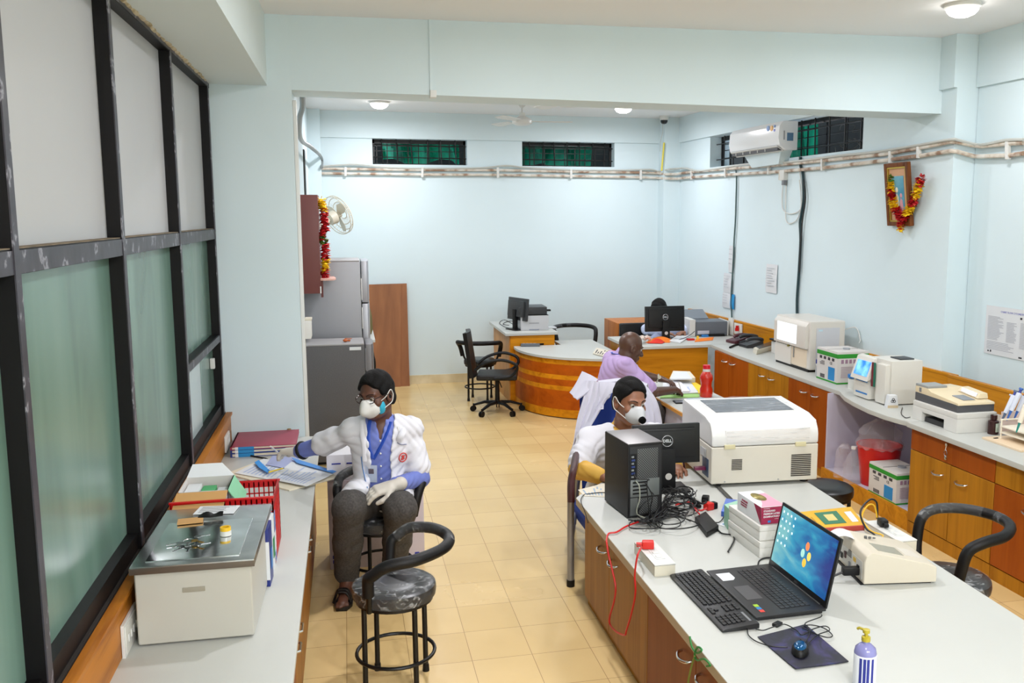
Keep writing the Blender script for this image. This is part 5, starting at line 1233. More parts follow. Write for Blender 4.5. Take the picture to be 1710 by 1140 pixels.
MB().faces([(.002, .002, gh+.0006), (gw-.002, .002, gh+.0006), (gw-.002, .2, gh+.0006), (gw*.72, .2, gh+.0006), (.03, .05, gh+.0006)], [(0, 1, 2, 3, 4)]).build('top_print', M_PINK, tt)
MB().lathe([(0, gh+.0012), (.03, gh+.0012)], 28, Matrix.Translation((gw*.5, gd*.6, 0)), 1, 2.1).build('opening', noise_mat('glove_opening', [(.4, (96, 84, 20)), (.6, (150, 136, 60)), (.75, (220, 214, 180))], scale=30), tt)
b = MB()
for k, s_ in enumerate(['STANDARD', 'PREMIUM LATEX', 'EXAMINATION GLOVES']): b.text(s_, .0115, TX(.012, -.0014, gh*.76-.014*k), .0004, 'LEFT', .0004)
b.text('POWDERED', .006, TX(.012, -.0014, gh*.9), .0004, 'LEFT'); b.text('medium', .006, TX(.07, -.0014, .025), .0004, 'LEFT'); b.build('lettering', M_PAPER, tt)
b = MB(); b.text('STANDARD', .012, TXX(-.0012, .2, gh*.74), .0004, 'LEFT', .0003); b.text('PREMIUM LATEX', .009, TXX(-.0012, .21, gh*.58), .0004, 'LEFT', .0003); b.text('EXAMINATION', .009, TXX(-.0012, .21, gh*.44), .0004, 'LEFT', .0003); b.build('lettering', M_MAG, tt)
MB().bx(.035, .05, -.002, 0, .008, .018).build('printed_mark', M_BLUE, tt)
tc_ = [PZ(x, y, zI) for x, y in [(1204, 862), (1236, 868), (1250, 846), (1212, 840)]]
o = tc_[0]; b = MB(); b.hexa([tuple(p-o) for p in tc_], [tuple(p-o+Vector((0, 0, .03))) for p in tc_], .003); solo(b, 'blue_tray', mat('translucent_blue', (72, 110, 200), .25), 'blue plastic tray behind the foam boxes', 'tray', o)
p = PZ(1246, 838, zI+.0); solo(MB().hexa([(-.06, -.02, .0), (.05, -.03, 0), (.06, .05, 0), (-.05, .05, 0)], [(-.055, -.02, .11), (.05, -.03, .1), (.06, .05, .135), (-.05, .05, .11)]), 'packet', mat('pale_green_packet', (150, 196, 170), .6), 'pale green packet sticking up behind the glove carton', 'packet', (A.x+.075, A.y+.43, zI))
p = PZ(1213, 878, zI)
tt = thing('name_card', 'small white card with coloured print by the charger', 'card', p, R(20)); MB().bx(-.022, .022, -.05, .05, 0, .003).build('card', M_PAPER, tt)
MB().bx(-.016, .016, -.03, .0, .003, .0035).build('picture', mat('card_tan', (150, 140, 110), .6), tt); MB().bx(-.004, .004, -.03, .03, .0036, .004).build('stripe', M_BLUE, tt)
# yellow folder
Pf = [PZ(x, y, zI) for x, y in [(1322, 858), (1424, 847), (1452, 882), (1352, 890)]]; o = Pf[3]
tt = thing('report_file', 'yellow report file with red spine and green printed panel on the island', 'file', o)
V3 = lambda x, y, z: PZ(x, y, z)-o
zf = zI+.026
Q = [V3(x, y, zf) for x, y in [(1306, 857), (1421, 845), (1446, 876), (1337, 884)]]
lo_ = [Vector((q.x, q.y, 0)) for q in Q]; b = MB(); b.hexa([tuple(q) for q in lo_], [tuple(q) for q in [Vector((q.x, q.y, .024)) for q in Q]], .002); b.build('cover', mat('yellow_card', (214, 166, 34), .5), tt)
b = MB(); b.hexa([tuple(lo_[3]+Vector((0, -.008, 0))), tuple(lo_[2]+Vector((0, -.008, 0))), tuple(lo_[2]+Vector((0, .006, 0))), tuple(lo_[3]+Vector((0, .006, 0)))], [tuple(q+Vector((0, d_, .0255))) for q, d_ in [(lo_[3], -.008), (lo_[2], -.008), (lo_[2], .006), (lo_[3], .006)]], .003); b.build('spine', mat('spine_red', (176, 62, 52), .5), tt)
def uv(u, v): a = Q[3].lerp(Q[2], u); c = Q[0].lerp(Q[1], u); p = a.lerp(c, v); return (p.x, p.y, .0252)
def panel(u0, u1, v0, v1, m, n): b = MB(); b.faces([uv(u0, v0), uv(u1, v0), uv(u1, v1), uv(u0, v1)], [(0, 1, 2, 3)]); b.build(n, m, tt)
panel(.42, .75, .18, .85, mat('panel_green', (52, 112, 82), .6), 'printed_panel'); panel(.07, .2, .15, .8, M_PAPER, 'title_label'); panel(.84, .94, .2, .75, M_PAPER, 'title_label')
def panel2(u0, u1, v0, v1, m, n): b = MB(); b.faces([Vector(uv(u0, v0))+Vector((0, 0, .0005)), Vector(uv(u1, v0))+Vector((0, 0, .0005)), Vector(uv(u1, v1))+Vector((0, 0, .0005)), Vector(uv(u0, v1))+Vector((0, 0, .0005))], [(0, 1, 2, 3)]); b.build(n, m, tt)
panel2(.52, .66, .35, .7, mat('panel_buff', (206, 190, 120), .6), 'printed_picture'); panel2(.1, .135, .2, .7, mat('title_blue', (70, 80, 160), .6), 'printing'); panel2(.15, .18, .2, .6, mat('title_red', (200, 90, 80), .6), 'printing')
panel(.27, .29, .3, .7, mat('amber_print', (176, 130, 40), .6), 'printing'); panel(.32, .34, .35, .65, MATS['amber_print'], 'printing')
# power strips
def strip(label, px, L, pl, n):
    p = PZ(px[0], px[1], zI); t = thing('power_strip', label, 'power strip', p, 0)
    MB().bx(0, .098, 0, L, 0, .05, .003).build('box', M_IVORY, t); MB().bx(-.001, .099, -.001, L+.001, .05, .056, .002).build('cover', M_WHITE, t)
    MB().bx(-.0005, .0985, -.0005, L+.0005, .049, .0505).build('gasket', M_DARK, t)
    MB().bx(.028, .072, .06, L-.06, .056, .058, .001).build('socket_panel', mat('panel_line', (204, 206, 204), .4), t)
    for k in range(n): MB().bx(.036, .062, .075+k*.05, .1+k*.05, .058, .061, .001).build('switch', M_WHITE, t)
    return p
s1 = strip('white power strip with a red plug at the left edge of the island', (1093, 963), .30, 'red', 2)
s2 = strip('white power strip with a black plug at the right edge of the island', (1500, 922), .30, 'black', 2)
def plug(label, p, m, rz, grip=True):
    t = thing('plug', label, 'plug', p, rz); MB().bx(-.028, .028, -.02, .02, 0, .036, .009).build('body', m, t); MB().bx(-.055, -.024, -.011, .011, .008, .026, .006).build('strain_relief', m, t)
    return t
pr1 = Vector((s1.x+.035, s1.y+.2, zI+.058)); plug('red plug in the left power strip', pr1, mat('plug_red', (206, 36, 28), .4), R(-15))
pb1 = Vector((s2.x+.045, s2.y+.21, zI+.058)); plug('black plug in the right power strip', pb1, M_BLACK, R(80))
red = [(1105, 857), (1085, 867), (1064, 872), (1045, 879), (1030, 888)]
pts = [PZ(x, y, zI+.012) for x, y in red]+[Vector((xI+.01, PZ(1021, 893, zI).y, zI+.008)), Vector((xI-.016, PZ(1014, 900, zI).y, zI-.008))]
for x, y in [(1013, 905), (1016, 925), (1022, 950), (1028, 980), (1025, 1005), (1018, 1030), (1019, 1043), (1030, 1055), (1043, 1060), (1046, 1052), (1054, 1025), (1061, 990), (1060, 960), (1063, 935)]: pts.append(PX(x, y, xI-.022))
pts += [PX(1066, 923, xI-.008), PX(1071, 913, xI+.03), pr1+Vector((-.05, .012, .017))]
cord('power_cable', pts, .0048, M_RCAB, 'red power cable draped over the island front to the left power strip')
cord('power_cable', [pb1+Vector((0, .05, .02)), pb1+Vector((-.0, .06, .1)), pb1+Vector((-.06, .03, .13)), pb1+Vector((-.14, -.02, .09)), pb1+Vector((-.15, -.09, .03)), pb1+Vector((-.14, -.15, .006)), PZ(1425, 925, zI+.006), PZ(1412, 925, zI+.006)], .005, M_BCAB, 'black power cable arching from the right power strip')
cord('power_cable', [pb1+Vector((0, .05, .025)), pb1+Vector((-.02, .05, .09)), pb1+Vector((-.07, .03, .1)), pb1+Vector((-.13, -.02, .06)), pb1+Vector((-.13, -.1, .02)), pb1+Vector((-.1, -.16, .006)), PZ(1420, 915, zI+.01)], .004, mat('yellow_cord', (226, 176, 30), .4), 'yellow cable arching beside the black one at the right power strip')
# coagulation reader
A = PZ(1442, 978, zI); B = PZ(1565, 974, zI); WB = B.x-A.x; DB = .30
tt = thing('clinic_reader', 'small cream desktop reader with sloping top and paper roll at the island front', 'analyser', (A.x, A.y, zI), angXY(A, B))
h0, h1 = .145, .075
b = MB(); b.prism([(0, .006), (WB, .006), (WB, h1), (WB*.86, h1+.018), (.07, h0-.004), (.035, h0+.004), (.008, h0-.012), (0, h0-.04)], 0, DB, 'XZ', .008, seg=3); b.build('casing', M_BEIGE, tt)
slb = lambda x: h0-.004+(x-.07)/(WB*.86-.07)*(h1+.018-h0+.004)
MB().hexa([(.08, .05, slb(.08)-.003), (.2, .05, slb(.2)-.003), (.2, .15, slb(.2)-.003), (.08, .15, slb(.08)-.003)], [(.08, .05, slb(.08)+.001), (.2, .05, slb(.2)+.001), (.2, .15, slb(.2)+.001), (.08, .15, slb(.08)+.001)]).build('display', mat('display_green_grey', (150, 148, 132), .2), tt)
MB().hexa([(.21, .06, slb(.21)-.003), (.285, .06, slb(.285)-.003), (.285, .16, slb(.285)-.003), (.21, .16, slb(.21)-.003)], [(.21, .06, slb(.21)+.0012), (.285, .06, slb(.285)+.0012), (.285, .16, slb(.285)+.0012), (.21, .16, slb(.21)+.0012)]).build('keypad', mat('keypad_pale', (206, 200, 188), .4), tt)
b = MB()
for k in range(3): b.cyl((.09+k*.02, .21, slb(.09)+.0), (.09+k*.02, .21, slb(.09+k*.02)+.012), .007, seg=10)
b.build('sample_well', mat('well_grey', (90, 90, 90), .4), tt)
MB().bx(-.001, .001, .02, DB-.02, .02, h0-.045).build('rear_panel', mat('rear_plate', (206, 204, 196), .5), tt)
for y, z, s_, m in [(.05, .04, .022, M_BLACK), (.15, .03, .014, M_GREYP), (.2, .05, .02, mat('port_dark_red', (60, 16, 20), .4)), (.24, .035, .018, M_BLACK)]: MB().bx(-.006, 0, y, y+s_, z, z+s_*1.4).build('port', m, tt)
b = MB(); b.bx(-.002, 0, .09, .12, .07, .09); b.build('warning_label', mat('label_amber', (210, 170, 40), .5), tt)
b = MB()
for k in range(5): b.bx(-.0018, 0, .14, .14+.02+.05*random.random(), .1-.007*k, .103-.007*k)
b.build('printing', M_INKD, tt)
MB().bx(-.075, -.002, .04, .075, .03, .065, .008).build('plug', M_BLACK, tt)
b = MB(); b.sheet(lambda u, v: (.02-.10*u+.02*v, .17+.1*v, h0+.004+.03*math.sin(u*2)-.03*u*u), 8, 4, .001); b.build('paper_roll', M_PAPER, tt)
MB().bx(-.01, WB-.02, .01, DB-.01, 0, .007).build('foot', M_BLACK, tt)
cord('power_cable', [A+Vector((-.07, .06, .045)), A+Vector((-.13, .07, .02)), A+Vector((-.2, .05, .006)), A+Vector((-.27, .02, .006)), A+Vector((-.29, .02, .006))], .005, M_BCAB, 'black cable running from the reader behind the laptop screen')
# laptop
tt = thing('laptop', 'open black laptop with a blue desktop on its screen, on the island', 'laptop', (1.54, 3.19, zI), R(1))
LW, LD = .50, .305        # along y, along x
M_LAP = mat('laptop_black', (24, 24, 26), .42); M_LAPB = mat('laptop_bezel', (12, 12, 13), .35)
bs = MB(); bs.prism([(0, .014), (LD, .014), (LD, .026), (0, .022), (-.004, .018)], 0, LW, 'XZ', .003); bs.bx(.01, LD-.01, .01, LW-.01, .002, .015, .004); base = bs.build('base', M_LAP, tt)
hgt = lambda x: .0222+.004*x/LD
for r_ in range(6):
    n = [15, 15, 14, 13, 12, 9][r_]; x = LD-.055-.0225*r_
    for k in range(n):
        if r_ == 5 and k == 4: wk = 2.6
        else: wk = 1
    b = MB()
    for k in range(18): b.bx(x-.0095, x+.0095, .045+k*.0232, .045+k*.0232+.0205, hgt(x), hgt(x)+.0025, .0015, 1)
    b.build('key_row', M_KEY, base)
MB().bx(.035, .105, .16, .30, hgt(.07)-.0004, hgt(.07)+.0006).build('touchpad', mat('touchpad', (74, 74, 76), .35), base)
for k, c in enumerate([(150, 190, 40), (30, 120, 180), (206, 60, 50)]): MB().bx(.035-.0*k, .055, .09-.026*k, .112-.026*k, hgt(.04)-.0004, hgt(.04)+.0007).build('sticker', mat('sticker_lap%d' % k, c, .4), base)
MB().prism([(.02, .37), (.07, .37), (.085, .39), (.085, .45), (.02, .45)], hgt(.05)-.0005, hgt(.05)+.0008).build('sticker', M_PAPER, base)
SH = .295; ang = R(12)
LM = Matrix.Translation((LD-.004, 0, .024)) @ Matrix.Rotation(ang, 4, 'Y')     # local z runs up the lid, -x is the glass side
lid = MB(); lid.M = LM; lid.bx(0, .009, 0, LW, 0, SH, .004); ld = lid.build('lid', M_LAPB, tt)
MB().cyl((LD-.002, .04, .022), (LD-.002, LW-.04, .022), .007, seg=10).build('hinge', M_LAPB, tt)
def scr_mat():
    m = bpy.data.materials.new('laptop_screen'); m.use_nodes = True; nt = m.node_tree; p = nt.nodes['Principled BSDF']
    tc = nt.nodes.new('ShaderNodeTexCoord'); sp_ = nt.nodes.new('ShaderNodeSeparateXYZ'); nt.links.new(tc.outputs['Generated'], sp_.inputs[0])
    n = nt.nodes.new('ShaderNodeTexNoise'); n.inputs['Scale'].default_value = 3; n.inputs['Distortion'].default_value = .8; nt.links.new(tc.outputs['Generated'], n.inputs['Vector'])
    a = nt.nodes.new('ShaderNodeMath'); a.operation = 'MULTIPLY_ADD'; a.inputs[1].default_value = .8; nt.links.new(n.outputs['Fac'], a.inputs[0])
    s_ = nt.nodes.new('ShaderNodeMath'); s_.operation = 'MULTIPLY'; s_.inputs[1].default_value = .55; nt.links.new(sp_.outputs['Y'], s_.inputs[0]); nt.links.new(s_.outputs[0], a.inputs[2])
    r = ramp(nt, [(.3, (10, 52, 134)), (.52, (14, 108, 170)), (.72, (40, 160, 196)), (.95, (130, 200, 204))]); nt.links.new(a.outputs[0], r.inputs[0])
    nt.links.new(r.outputs[0], p.inputs['Emission Color']); p.inputs['Emission Strength'].default_value = .3; p.inputs['Base Color'].default_value = (0.01, .01, .02, 1); p.inputs['Roughness'].default_value = .25
    return m
sc_b = MB(); sc_b.M = LM; sc_b.bx(-.0012, 0, .016, LW-.016, .028, SH-.014); scr = sc_b.build('screen', scr_mat(), ld)
def petal(cy, cz, r, m):
    b = MB(); b.M = LM; b.sph((-.002, cy, cz), (.0008, r*.8, r), 14); b.build('screen_emblem', mat(m[0], m[1], .4, emit=.28), ld)
cy, cz = LW*.44, SH*.5
for dy, dz, m in [(.0, .036, ('logo_orange', (226, 120, 70))), (-.026, .0, ('logo_yellow', (226, 190, 90))), (.026, -.002, ('logo_pale', (150, 200, 190))), (0, -.036, ('logo_gold', (240, 176, 60)))]: petal(cy+dy, cz+dz, .019, m)
for i in range(4):
    for j in range(5):
        if (i, j) in ((3, 4), (3, 3)): continue
        b = MB(); b.M = LM; b.bx(-.002, -.001, LW-.04-i*.034, LW-.03-i*.034, SH-.04-j*.034, SH-.03-j*.034); b.build('screen_icon', mat('icon_white', (210, 230, 240), .4, emit=.25), ld)
b = MB(); b.M = LM; b.text('DELL', .012, Matrix.Translation((-.0006, LW*.5, .014)) @ Matrix.Rotation(-PI/2, 4, 'Z') @ Matrix.Rotation(PI/2, 4, 'X'), .0004); b.build('lettering', M_STEEL, ld)
# keyboard
tt = thing('keyboard', 'black desktop keyboard lying along the laptop front', 'keyboard', (1.37, 3.13, zI), R(1))
KW, KD = .575, .155
b = MB(); b.prism([(0, .004), (KD, .004), (KD, .024), (KD-.01, .026), (.012, .016), (0, .012)], 0, KW, 'XZ', .004); kb = b.build('case', mat('keyboard_case', (20, 20, 22), .4), tt)
kz = lambda x: .0165+(x-.012)/(KD-.022)*.0095
rows = [KD-.026, KD-.051, KD-.071, KD-.091, KD-.111, KD-.131]
for i, x in enumerate(rows):
    b = MB(); nv = MB(); y = KW-.02
    while y > .225:
        wk = .0185*(6 if i == 5 and .40 < y < .46 else 1)
        if y-wk < .215: break
        b.bx(x-.0085, x+.0085, y-wk, y-.002, kz(x)-.001, kz(x)+.005, .002, 1); y -= wk+.0012
    for k in range(3):
        if i in (3,): continue
        if i == 4 and k != 1: continue
        nv.bx(x-.0085, x+.0085, .195-.0195*k-.017, .195-.0195*k, kz(x)-.001, kz(x)+.005, .002, 1)
    if i > 0:
        for k in range(4): b.bx(x-.0085, x+.0085, .115-.0215*k-.018, .115-.0215*k, kz(x)-.001, kz(x)+.005, .002, 1)
    b.build('key_row', M_KEY, kb)
    if len(nv.bm.verts): nv.build('navigation_keys', M_KEY, kb)
MB().bx(KD-.03, KD-.02, .03, .11, kz(KD-.03)-.0005, kz(KD-.03)+.0012).build('indicator_panel', M_GREYP, kb)
# mouse and mat
MPp = [PZ(x, y, zI) for x, y in [(1265, 1065), (1345, 1044), (1417, 1106), (1329, 1120)]]; o = MPp[0]
tt = thing('mouse_mat', 'dark purple starry mouse mat on the island', 'mat', o)
f = lambda u, v: (MPp[0]*(1-u)*(1-v)+MPp[1]*u*(1-v)+MPp[2]*u*v+MPp[3]*(1-u)*v)-o+Vector((0, 0, .003+.012*max(0, v-.8)*max(0, .5-u)*4))
b = MB(); b.sheet(f, 10, 10, .003); b.build('sheet', noise_mat('nebula', [(.3, (10, 10, 18)), (.5, (24, 24, 44)), (.62, (46, 40, 84)), (.72, (40, 66, 110)), (.82, (120, 130, 160))], scale=9, rough=.6, distort=1.2), tt)
p = PZ(1336, 1086, zI+.012)
tt = thing('mouse', 'black and blue computer mouse on the dark mat', 'mouse', (p.x, p.y, zI+.006), R(-30))
b = MB(); b.lathe([(0, 0), (.9, 0), (1, .1), (.97, .45), (.8, .78), (.45, .97), (0, 1)], 28, Matrix.Diagonal((.031, .055, .034, 1))); b.build('shell', M_BLACK, tt)
b = MB(); b.lathe([(.93, .55), (.8, .82), (.45, 1.01), (0, 1.04)], 28, Matrix.Diagonal((.029, .052, .034, 1))); b.build('top_shell', mat('mouse_blue', (10, 76, 122), .15, metal=.4), tt)
MB().cyl((-.003, .035, .03), (.003, .035, .03), .006, seg=10).build('wheel', M_BLACK, tt)
def zc(pts, z=.006): return [PZ(x, y, zI+z) for x, y in pts]
cord('mouse_cable', zc([(1345, 1072), (1352, 1055), (1340, 1048), (1352, 1043), (1375, 1048), (1390, 1060), (1382, 1064), (1362, 1058), (1350, 1050), (1345, 1040), (1370, 1030), (1372, 1026)], .012), .0022, M_BCAB, 'thin black mouse cable coiled on the mat')
cord('mouse_cable', zc([(1348, 1076), (1365, 1060), (1385, 1052), (1378, 1045), (1358, 1050), (1340, 1060), (1330, 1052), (1310, 1042), (1290, 1047), (1275, 1052), (1262, 1050)], .013), .0022, M_BCAB, 'thin black cable looping from keyboard to mat')
cord('keyboard_cable', zc([(1248, 1050), (1250, 1060), (1262, 1070), (1285, 1078), (1310, 1080), (1315, 1080)], .008), .0022, M_BCAB, 'thin black keyboard cable crossing the mat corner')
p = PZ(1298, 1044, zI); blk('usb_dongle', 'small black adapter between keyboard and mat', 'adapter', M_BLACK, p.x-.012, p.x+.012, p.y-.02, p.y+.02, zI, .012, R(-60), .003)
cord('laptop_cable', zc([(1258, 950), (1265, 946), (1268, 936), (1280, 931), (1300, 931)], .005), .0035, M_BCAB, 'black laptop cable coming out beside the foam boxes')
# sanitiser bottle
p = PZ(1437, 1143, zI)
tt = thing('pump_bottle', 'hand sanitiser bottle with yellow green pump at the bottom edge', 'bottle', (p.x, p.y-.02, zI), R(-70))
b = MB(); b.lathe([(0, 0), (.034, 0), (.037, .006), (.037, .13), (.034, .145), (.02, .158), (.013, .162), (.013, .172), (0, .172)], 28); b.build('bottle', mat('bottle_lilac', (150, 150, 206), .2, trans=.3), tt)
b = MB(); b.lathe([(.0373, .015), (.0376, .016), (.0376, .125), (.0373, .126)], 28); b.build('label', mat('label_white', (228, 232, 240), .4), tt)
for a in (280, 300, 318, 342):
    b = MB(); 
    for k in range(6):
        a0, a1 = R(a+k*2.4), R(a+(k+1)*2.4); q = .0382
        b.faces([(q*math.cos(a0), q*math.sin(a0), .02), (q*math.cos(a1), q*math.sin(a1), .02), (q*math.cos(a1), q*math.sin(a1), .12), (q*math.cos(a0), q*math.sin(a0), .12)], [(0, 1, 2, 3)])
    b.build('label_stripe', mat('stripe_navy', (36, 44, 130), .4), tt)
M_PUMP = mat('pump_olive', (176, 160, 40), .35)
b = MB(); b.lathe([(0, .17), (.015, .17), (.015, .184), (.006, .187), (.006, .197), (.012, .199), (.012, .21), (0, .212)], 18); b.tube([(0, 0, .206), (-.028, 0, .205), (-.036, 0, .199)], .005, 8); b.build('pump', M_PUMP, tt)
# charger, cables
Pa = [PZ(x, y, zI) for x, y in [(1160, 872), (1180, 898), (1200, 886), (1178, 862)]]; o = Pa[0]
tt = thing('charger', 'black power brick among the cables', 'charger', o)
b = MB(); b.hexa([tuple(q-o) for q in Pa], [tuple(q-o+Vector((0, 0, .03))) for q in Pa], .005); b.build('brick', M_BLACK, tt)
cord('charger_cable', zc([(1196, 880), (1205, 890), (1222, 893), (1226, 900), (1222, 910), (1216, 920)], .008)+zc([(1217, 921)], .008), .004, M_BCAB, 'black charger lead with a connector end')
cord('charger_cable', zc([(1178, 866), (1200, 872), (1215, 855), (1235, 846)], .01), .003, M_BCAB, 'black lead from the power brick to the blue tray')
rnd = random.Random(11)
for k in range(26):
    cx_, cy_ = rnd.uniform(1075, 1150), rnd.uniform(825, 876); n = rnd.randint(7, 11); a0 = rnd.uniform(0, 6.28); rx, ry = rnd.uniform(14, 46), rnd.uniform(5, 13)
    if k > 16: cx_, cy_ = rnd.uniform(1095, 1145), rnd.uniform(815, 852)
    pts = []
    for j in range(n):
        a = a0+j*.95; q = rnd.uniform(.75, 1.15); x = min(max(cx_+rx*math.cos(a)*q, 1052), 1182); y = cy_+ry*math.sin(a)*q
        if x < 1100: y = max(y, 868)
        y = min(max(y, 812), 882); pts.append(PZ(x, y, zI+.006+rnd.random()*(.03+.04*(k > 16))))
    cord('cable', pts, rnd.choice([.0026, .0034, .0044]), M_BCAB, 'loose black cable in the tangle behind the computer tower', group='tangled cables on the island')
for k, pts in enumerate([[(1140, 815), (1150, 828), (1155, 842), (1160, 852)], [(1135, 818), (1148, 826), (1170, 840), (1180, 838)]]):
    cord('cable', zc(pts, .05), .005, M_BCAB, ['thick black cable ending in a plug by the analyser', 'second thick black cable reaching the red adapter'][k])
cord('cable', zc([(1128, 843), (1150, 838), (1160, 850), (1168, 858)], .04), .0045, M_RCAB, 'red cable in the tangle ending at the red adapter'); cord('cable', zc([(1146, 823), (1155, 840), (1168, 852), (1180, 848)], .035), .0045, M_RCAB, 'second red cable crossing the tangle')
p = PZ(1185, 850, zI); 
tt = thing('plug_adapter', 'red and black plug adapter beyond the cable tangle', 'adapter', p, R(20)); MB().bx(-.03, .015, -.022, .022, 0, .04, .008).build('body', mat('plug_red', (206, 36, 28), .4), tt); MB().bx(.015, .045, -.018, .018, .0, .036, .007).build('socket', M_BLACK, tt)
p = PZ(1160, 846, zI); plug('black moulded plug lying in front of the analyser', p, M_BLACK, R(100)); p = PZ(1178, 838, zI); plug('second black moulded plug near the analyser foot', p, M_BLACK, R(60))
tw = Vector((A.x, A.y, zI)); tower = PZ(1048, 867, zI)
for k, (dx, z0, dx2, z1) in enumerate([(.03, .25, .1, .2), (.09, .2, .12, .06), (.04, .21, .05, .04), (.12, .15, .06, .02)]):
    cord('cable', [Vector((tower.x+dx, tower.y-.008, zI+z0)), Vector((tower.x+dx+.01, tower.y-.04, zI+z0-.02)), Vector((tower.x+dx2, tower.y-.05, zI+(z0+z1)/2)), Vector((tower.x+dx2-.01, tower.y-.045, zI+z1)), Vector((tower.x+.1+.02*k, tower.y-.07, zI+.008))], .0032, M_BCAB if k != 2 else mat('grey_lead', (150, 154, 140), .5), ['black lead plugged high into the tower rear', 'black video lead hanging down the tower rear', 'grey lead hanging down the tower rear', 'black lead crossing the tower slots'][k])
cord('cable', zc([(1052, 862), (1040, 845), (1022, 825)], .005)[1:]+[PZ(1005, 822, zI+.006), PZ(985, 824, zI+.006), PZ(975, 826, zI+.004), PX(970, 836, xI-.008), PX(977, 855, xI-.008), PX(982, 873, xI-.008)], .0025, M_BCAB, 'thin black wire hanging over the far corner of the island')
sheetpx('newspaper', 'newspaper sheet lying at the far corner of the island behind the tower', [(976, 828), (965, 818), (1012, 806), (1014, 830)], zI+.001, mat('newsprint', (214, 206, 188), .8), lines=(6, mat('news_blue', (150, 170, 190), .7)))
# green ribbon on the handle
hx = PX(1160, 1085, xI)
cord('ribbon', [PX(x, y, xI-.012) for x, y in [(1152, 1062), (1155, 1078), (1163, 1090), (1172, 1085), (1165, 1080), (1160, 1092), (1164, 1102), (1176, 1100), (1186, 1110), (1180, 1112)]], .004, mat('green_ribbon', (30, 120, 50), .5), 'green ribbon tied on the island cabinet handle', 'ribbon')
cord('ribbon', [PX(x, y, xI-.014) for x, y in [(1160, 1095), (1154, 1115), (1149, 1140), (1147, 1165)]], .004, mat('olive_ribbon', (110, 126, 50), .5), 'olive ribbon end hanging from the island handle', 'ribbon')
# ================================================================== reception and far desks
p = PZ(858, 551, zT)
tt = thing('monitor', 'black monitor seen edge-on beside the printer on the reception unit', 'monitor', (p.x+.06, p.y+.05, zT), R(-68))
b = MB(); M0 = Matrix.Translation((0, 0, .25)) @ Matrix.Rotation(R(-5), 4, 'X'); b.M = M0; b.bx(-.21, .21, -.01, .02, -.135, .135, .006); b.prism([(-.17, -.09), (.17, -.09), (.17, .1), (-.17, .1)], -.04, -.008, 'XZ', .01); b.build('housing', mat('monitor_grey', (52, 54, 56), .35), tt)
b = MB(); b.M = M0; b.bx(-.195, .195, .0195, .0215, -.12, .12); b.build('screen', MATS['screen_off'], tt)
MB().bx(-.03, .03, -.06, -.02, 0, .25, .004).build('stand', M_BLACK, tt); MB().bx(-.11, .11, -.11, .06, 0, .012, .004).build('base', M_BLACK, tt)
a, c = PZ(870, 552, zT), PZ(914, 549.5, zT)
tt = thing('printer', 'grey and black office printer on the reception unit', 'printer', (a.x, a.y, zT), R(-2)); w_ = c.x-a.x; hp = ZAT(a.x, a.y, 527)-zT
MB().bx(0, w_, 0, .36, 0, hp, .012).build('body', mat('printer_pale', (196, 197, 200), .4), tt)
MB().bx(-.02, w_-.02, .0, .36, hp+.012, hp+.1, .008).build('scanner_unit', mat('printer_dark', (44, 46, 50), .4), tt); MB().bx(.0, w_-.02, .02, .34, hp-.002, hp+.014).build('output_slot', M_BLACK, tt)
MB().bx(w_-.03, w_+.03, .02, .1, hp+.045, hp+.065, .004).build('control_panel', M_BLACK, tt)
MB().bx(.1, .22, -.002, 0, .08, .095).build('name_label', mat('label_mid', (160, 162, 166), .5), tt); MB().bx(.1, w_-.12, -.003, .002, -.0, .015).build('tray_grip', mat('grip_blue_grey', (140, 146, 160), .5), tt)
MB().bx(.0, w_, .0, .36, hp, hp+.002).build('seam', M_BLACK, tt)
for k, pts in enumerate([[(852, 548), (842, 545), (834, 539), (842, 534), (855, 540), (862, 544)], [(850, 543), (840, 541), (846, 537), (856, 536), (864, 541)]]): cord('cable', [PZ(x, y, zT+.006) for x, y in pts], .004, M_BCAB, ['black cable loop on the left of the reception unit', 'second black cable loop under the edge-on monitor'][k])
p = PZ(921, 548, zT); blk('paper_stack', 'few white sheets beside the printer on the reception unit', 'papers', M_PAPER, p.x-.08, p.x+.06, p.y-.02, p.y+.12, zT, .012)
p = PZ(885, 577, zC); tt = thing('calculator', 'grey desk calculator on the curved reception desk', 'calculator', (p.x, p.y, zC), R(-8))
MB().prism([(-.09, 0), (.09, 0), (.09, .014), (-.09, .04)], -.11, .11, 'YZ', .004, M=Matrix.Identity(4)).build('body', mat('calc_grey', (96, 100, 106), .4), tt)
b = MB()
for i in range(4):
    for j in range(5): b.bx(-.09+i*.042, -.06+i*.042, -.07+j*.024, -.053+j*.024, .022-.0*j-(j-2)*.0035, .03-(j-2)*.0035)
b.build('keys', mat('calc_keys', (190, 194, 198), .5), tt); MB().bx(-.095, .095, .06, .09, .015, .03).build('display', M_BLACK, tt)
p = PZ(900, 576, zC); blk('phone', 'small black phone beside the calculator', 'phone', M_BLACK, p.x-.03, p.x+.05, p.y-.02, p.y+.05, zC, .02, R(30), .006)
sheetpx('newspaper', 'folded newspaper on the right end of the curved desk', [(990, 591), (996, 582), (1022, 588), (1014, 597)], zC+.004, mat('newsprint', (214, 206, 188), .8), lines=(5, M_INKD), th=.012)
p = PZ(1023, 590, zC); blk('stapler', 'small red and black item behind the lilac shirted man', 'stapler', M_RED, p.x-.03, p.x+.03, p.y, p.y+.06, zC, .03, R(20), .008)
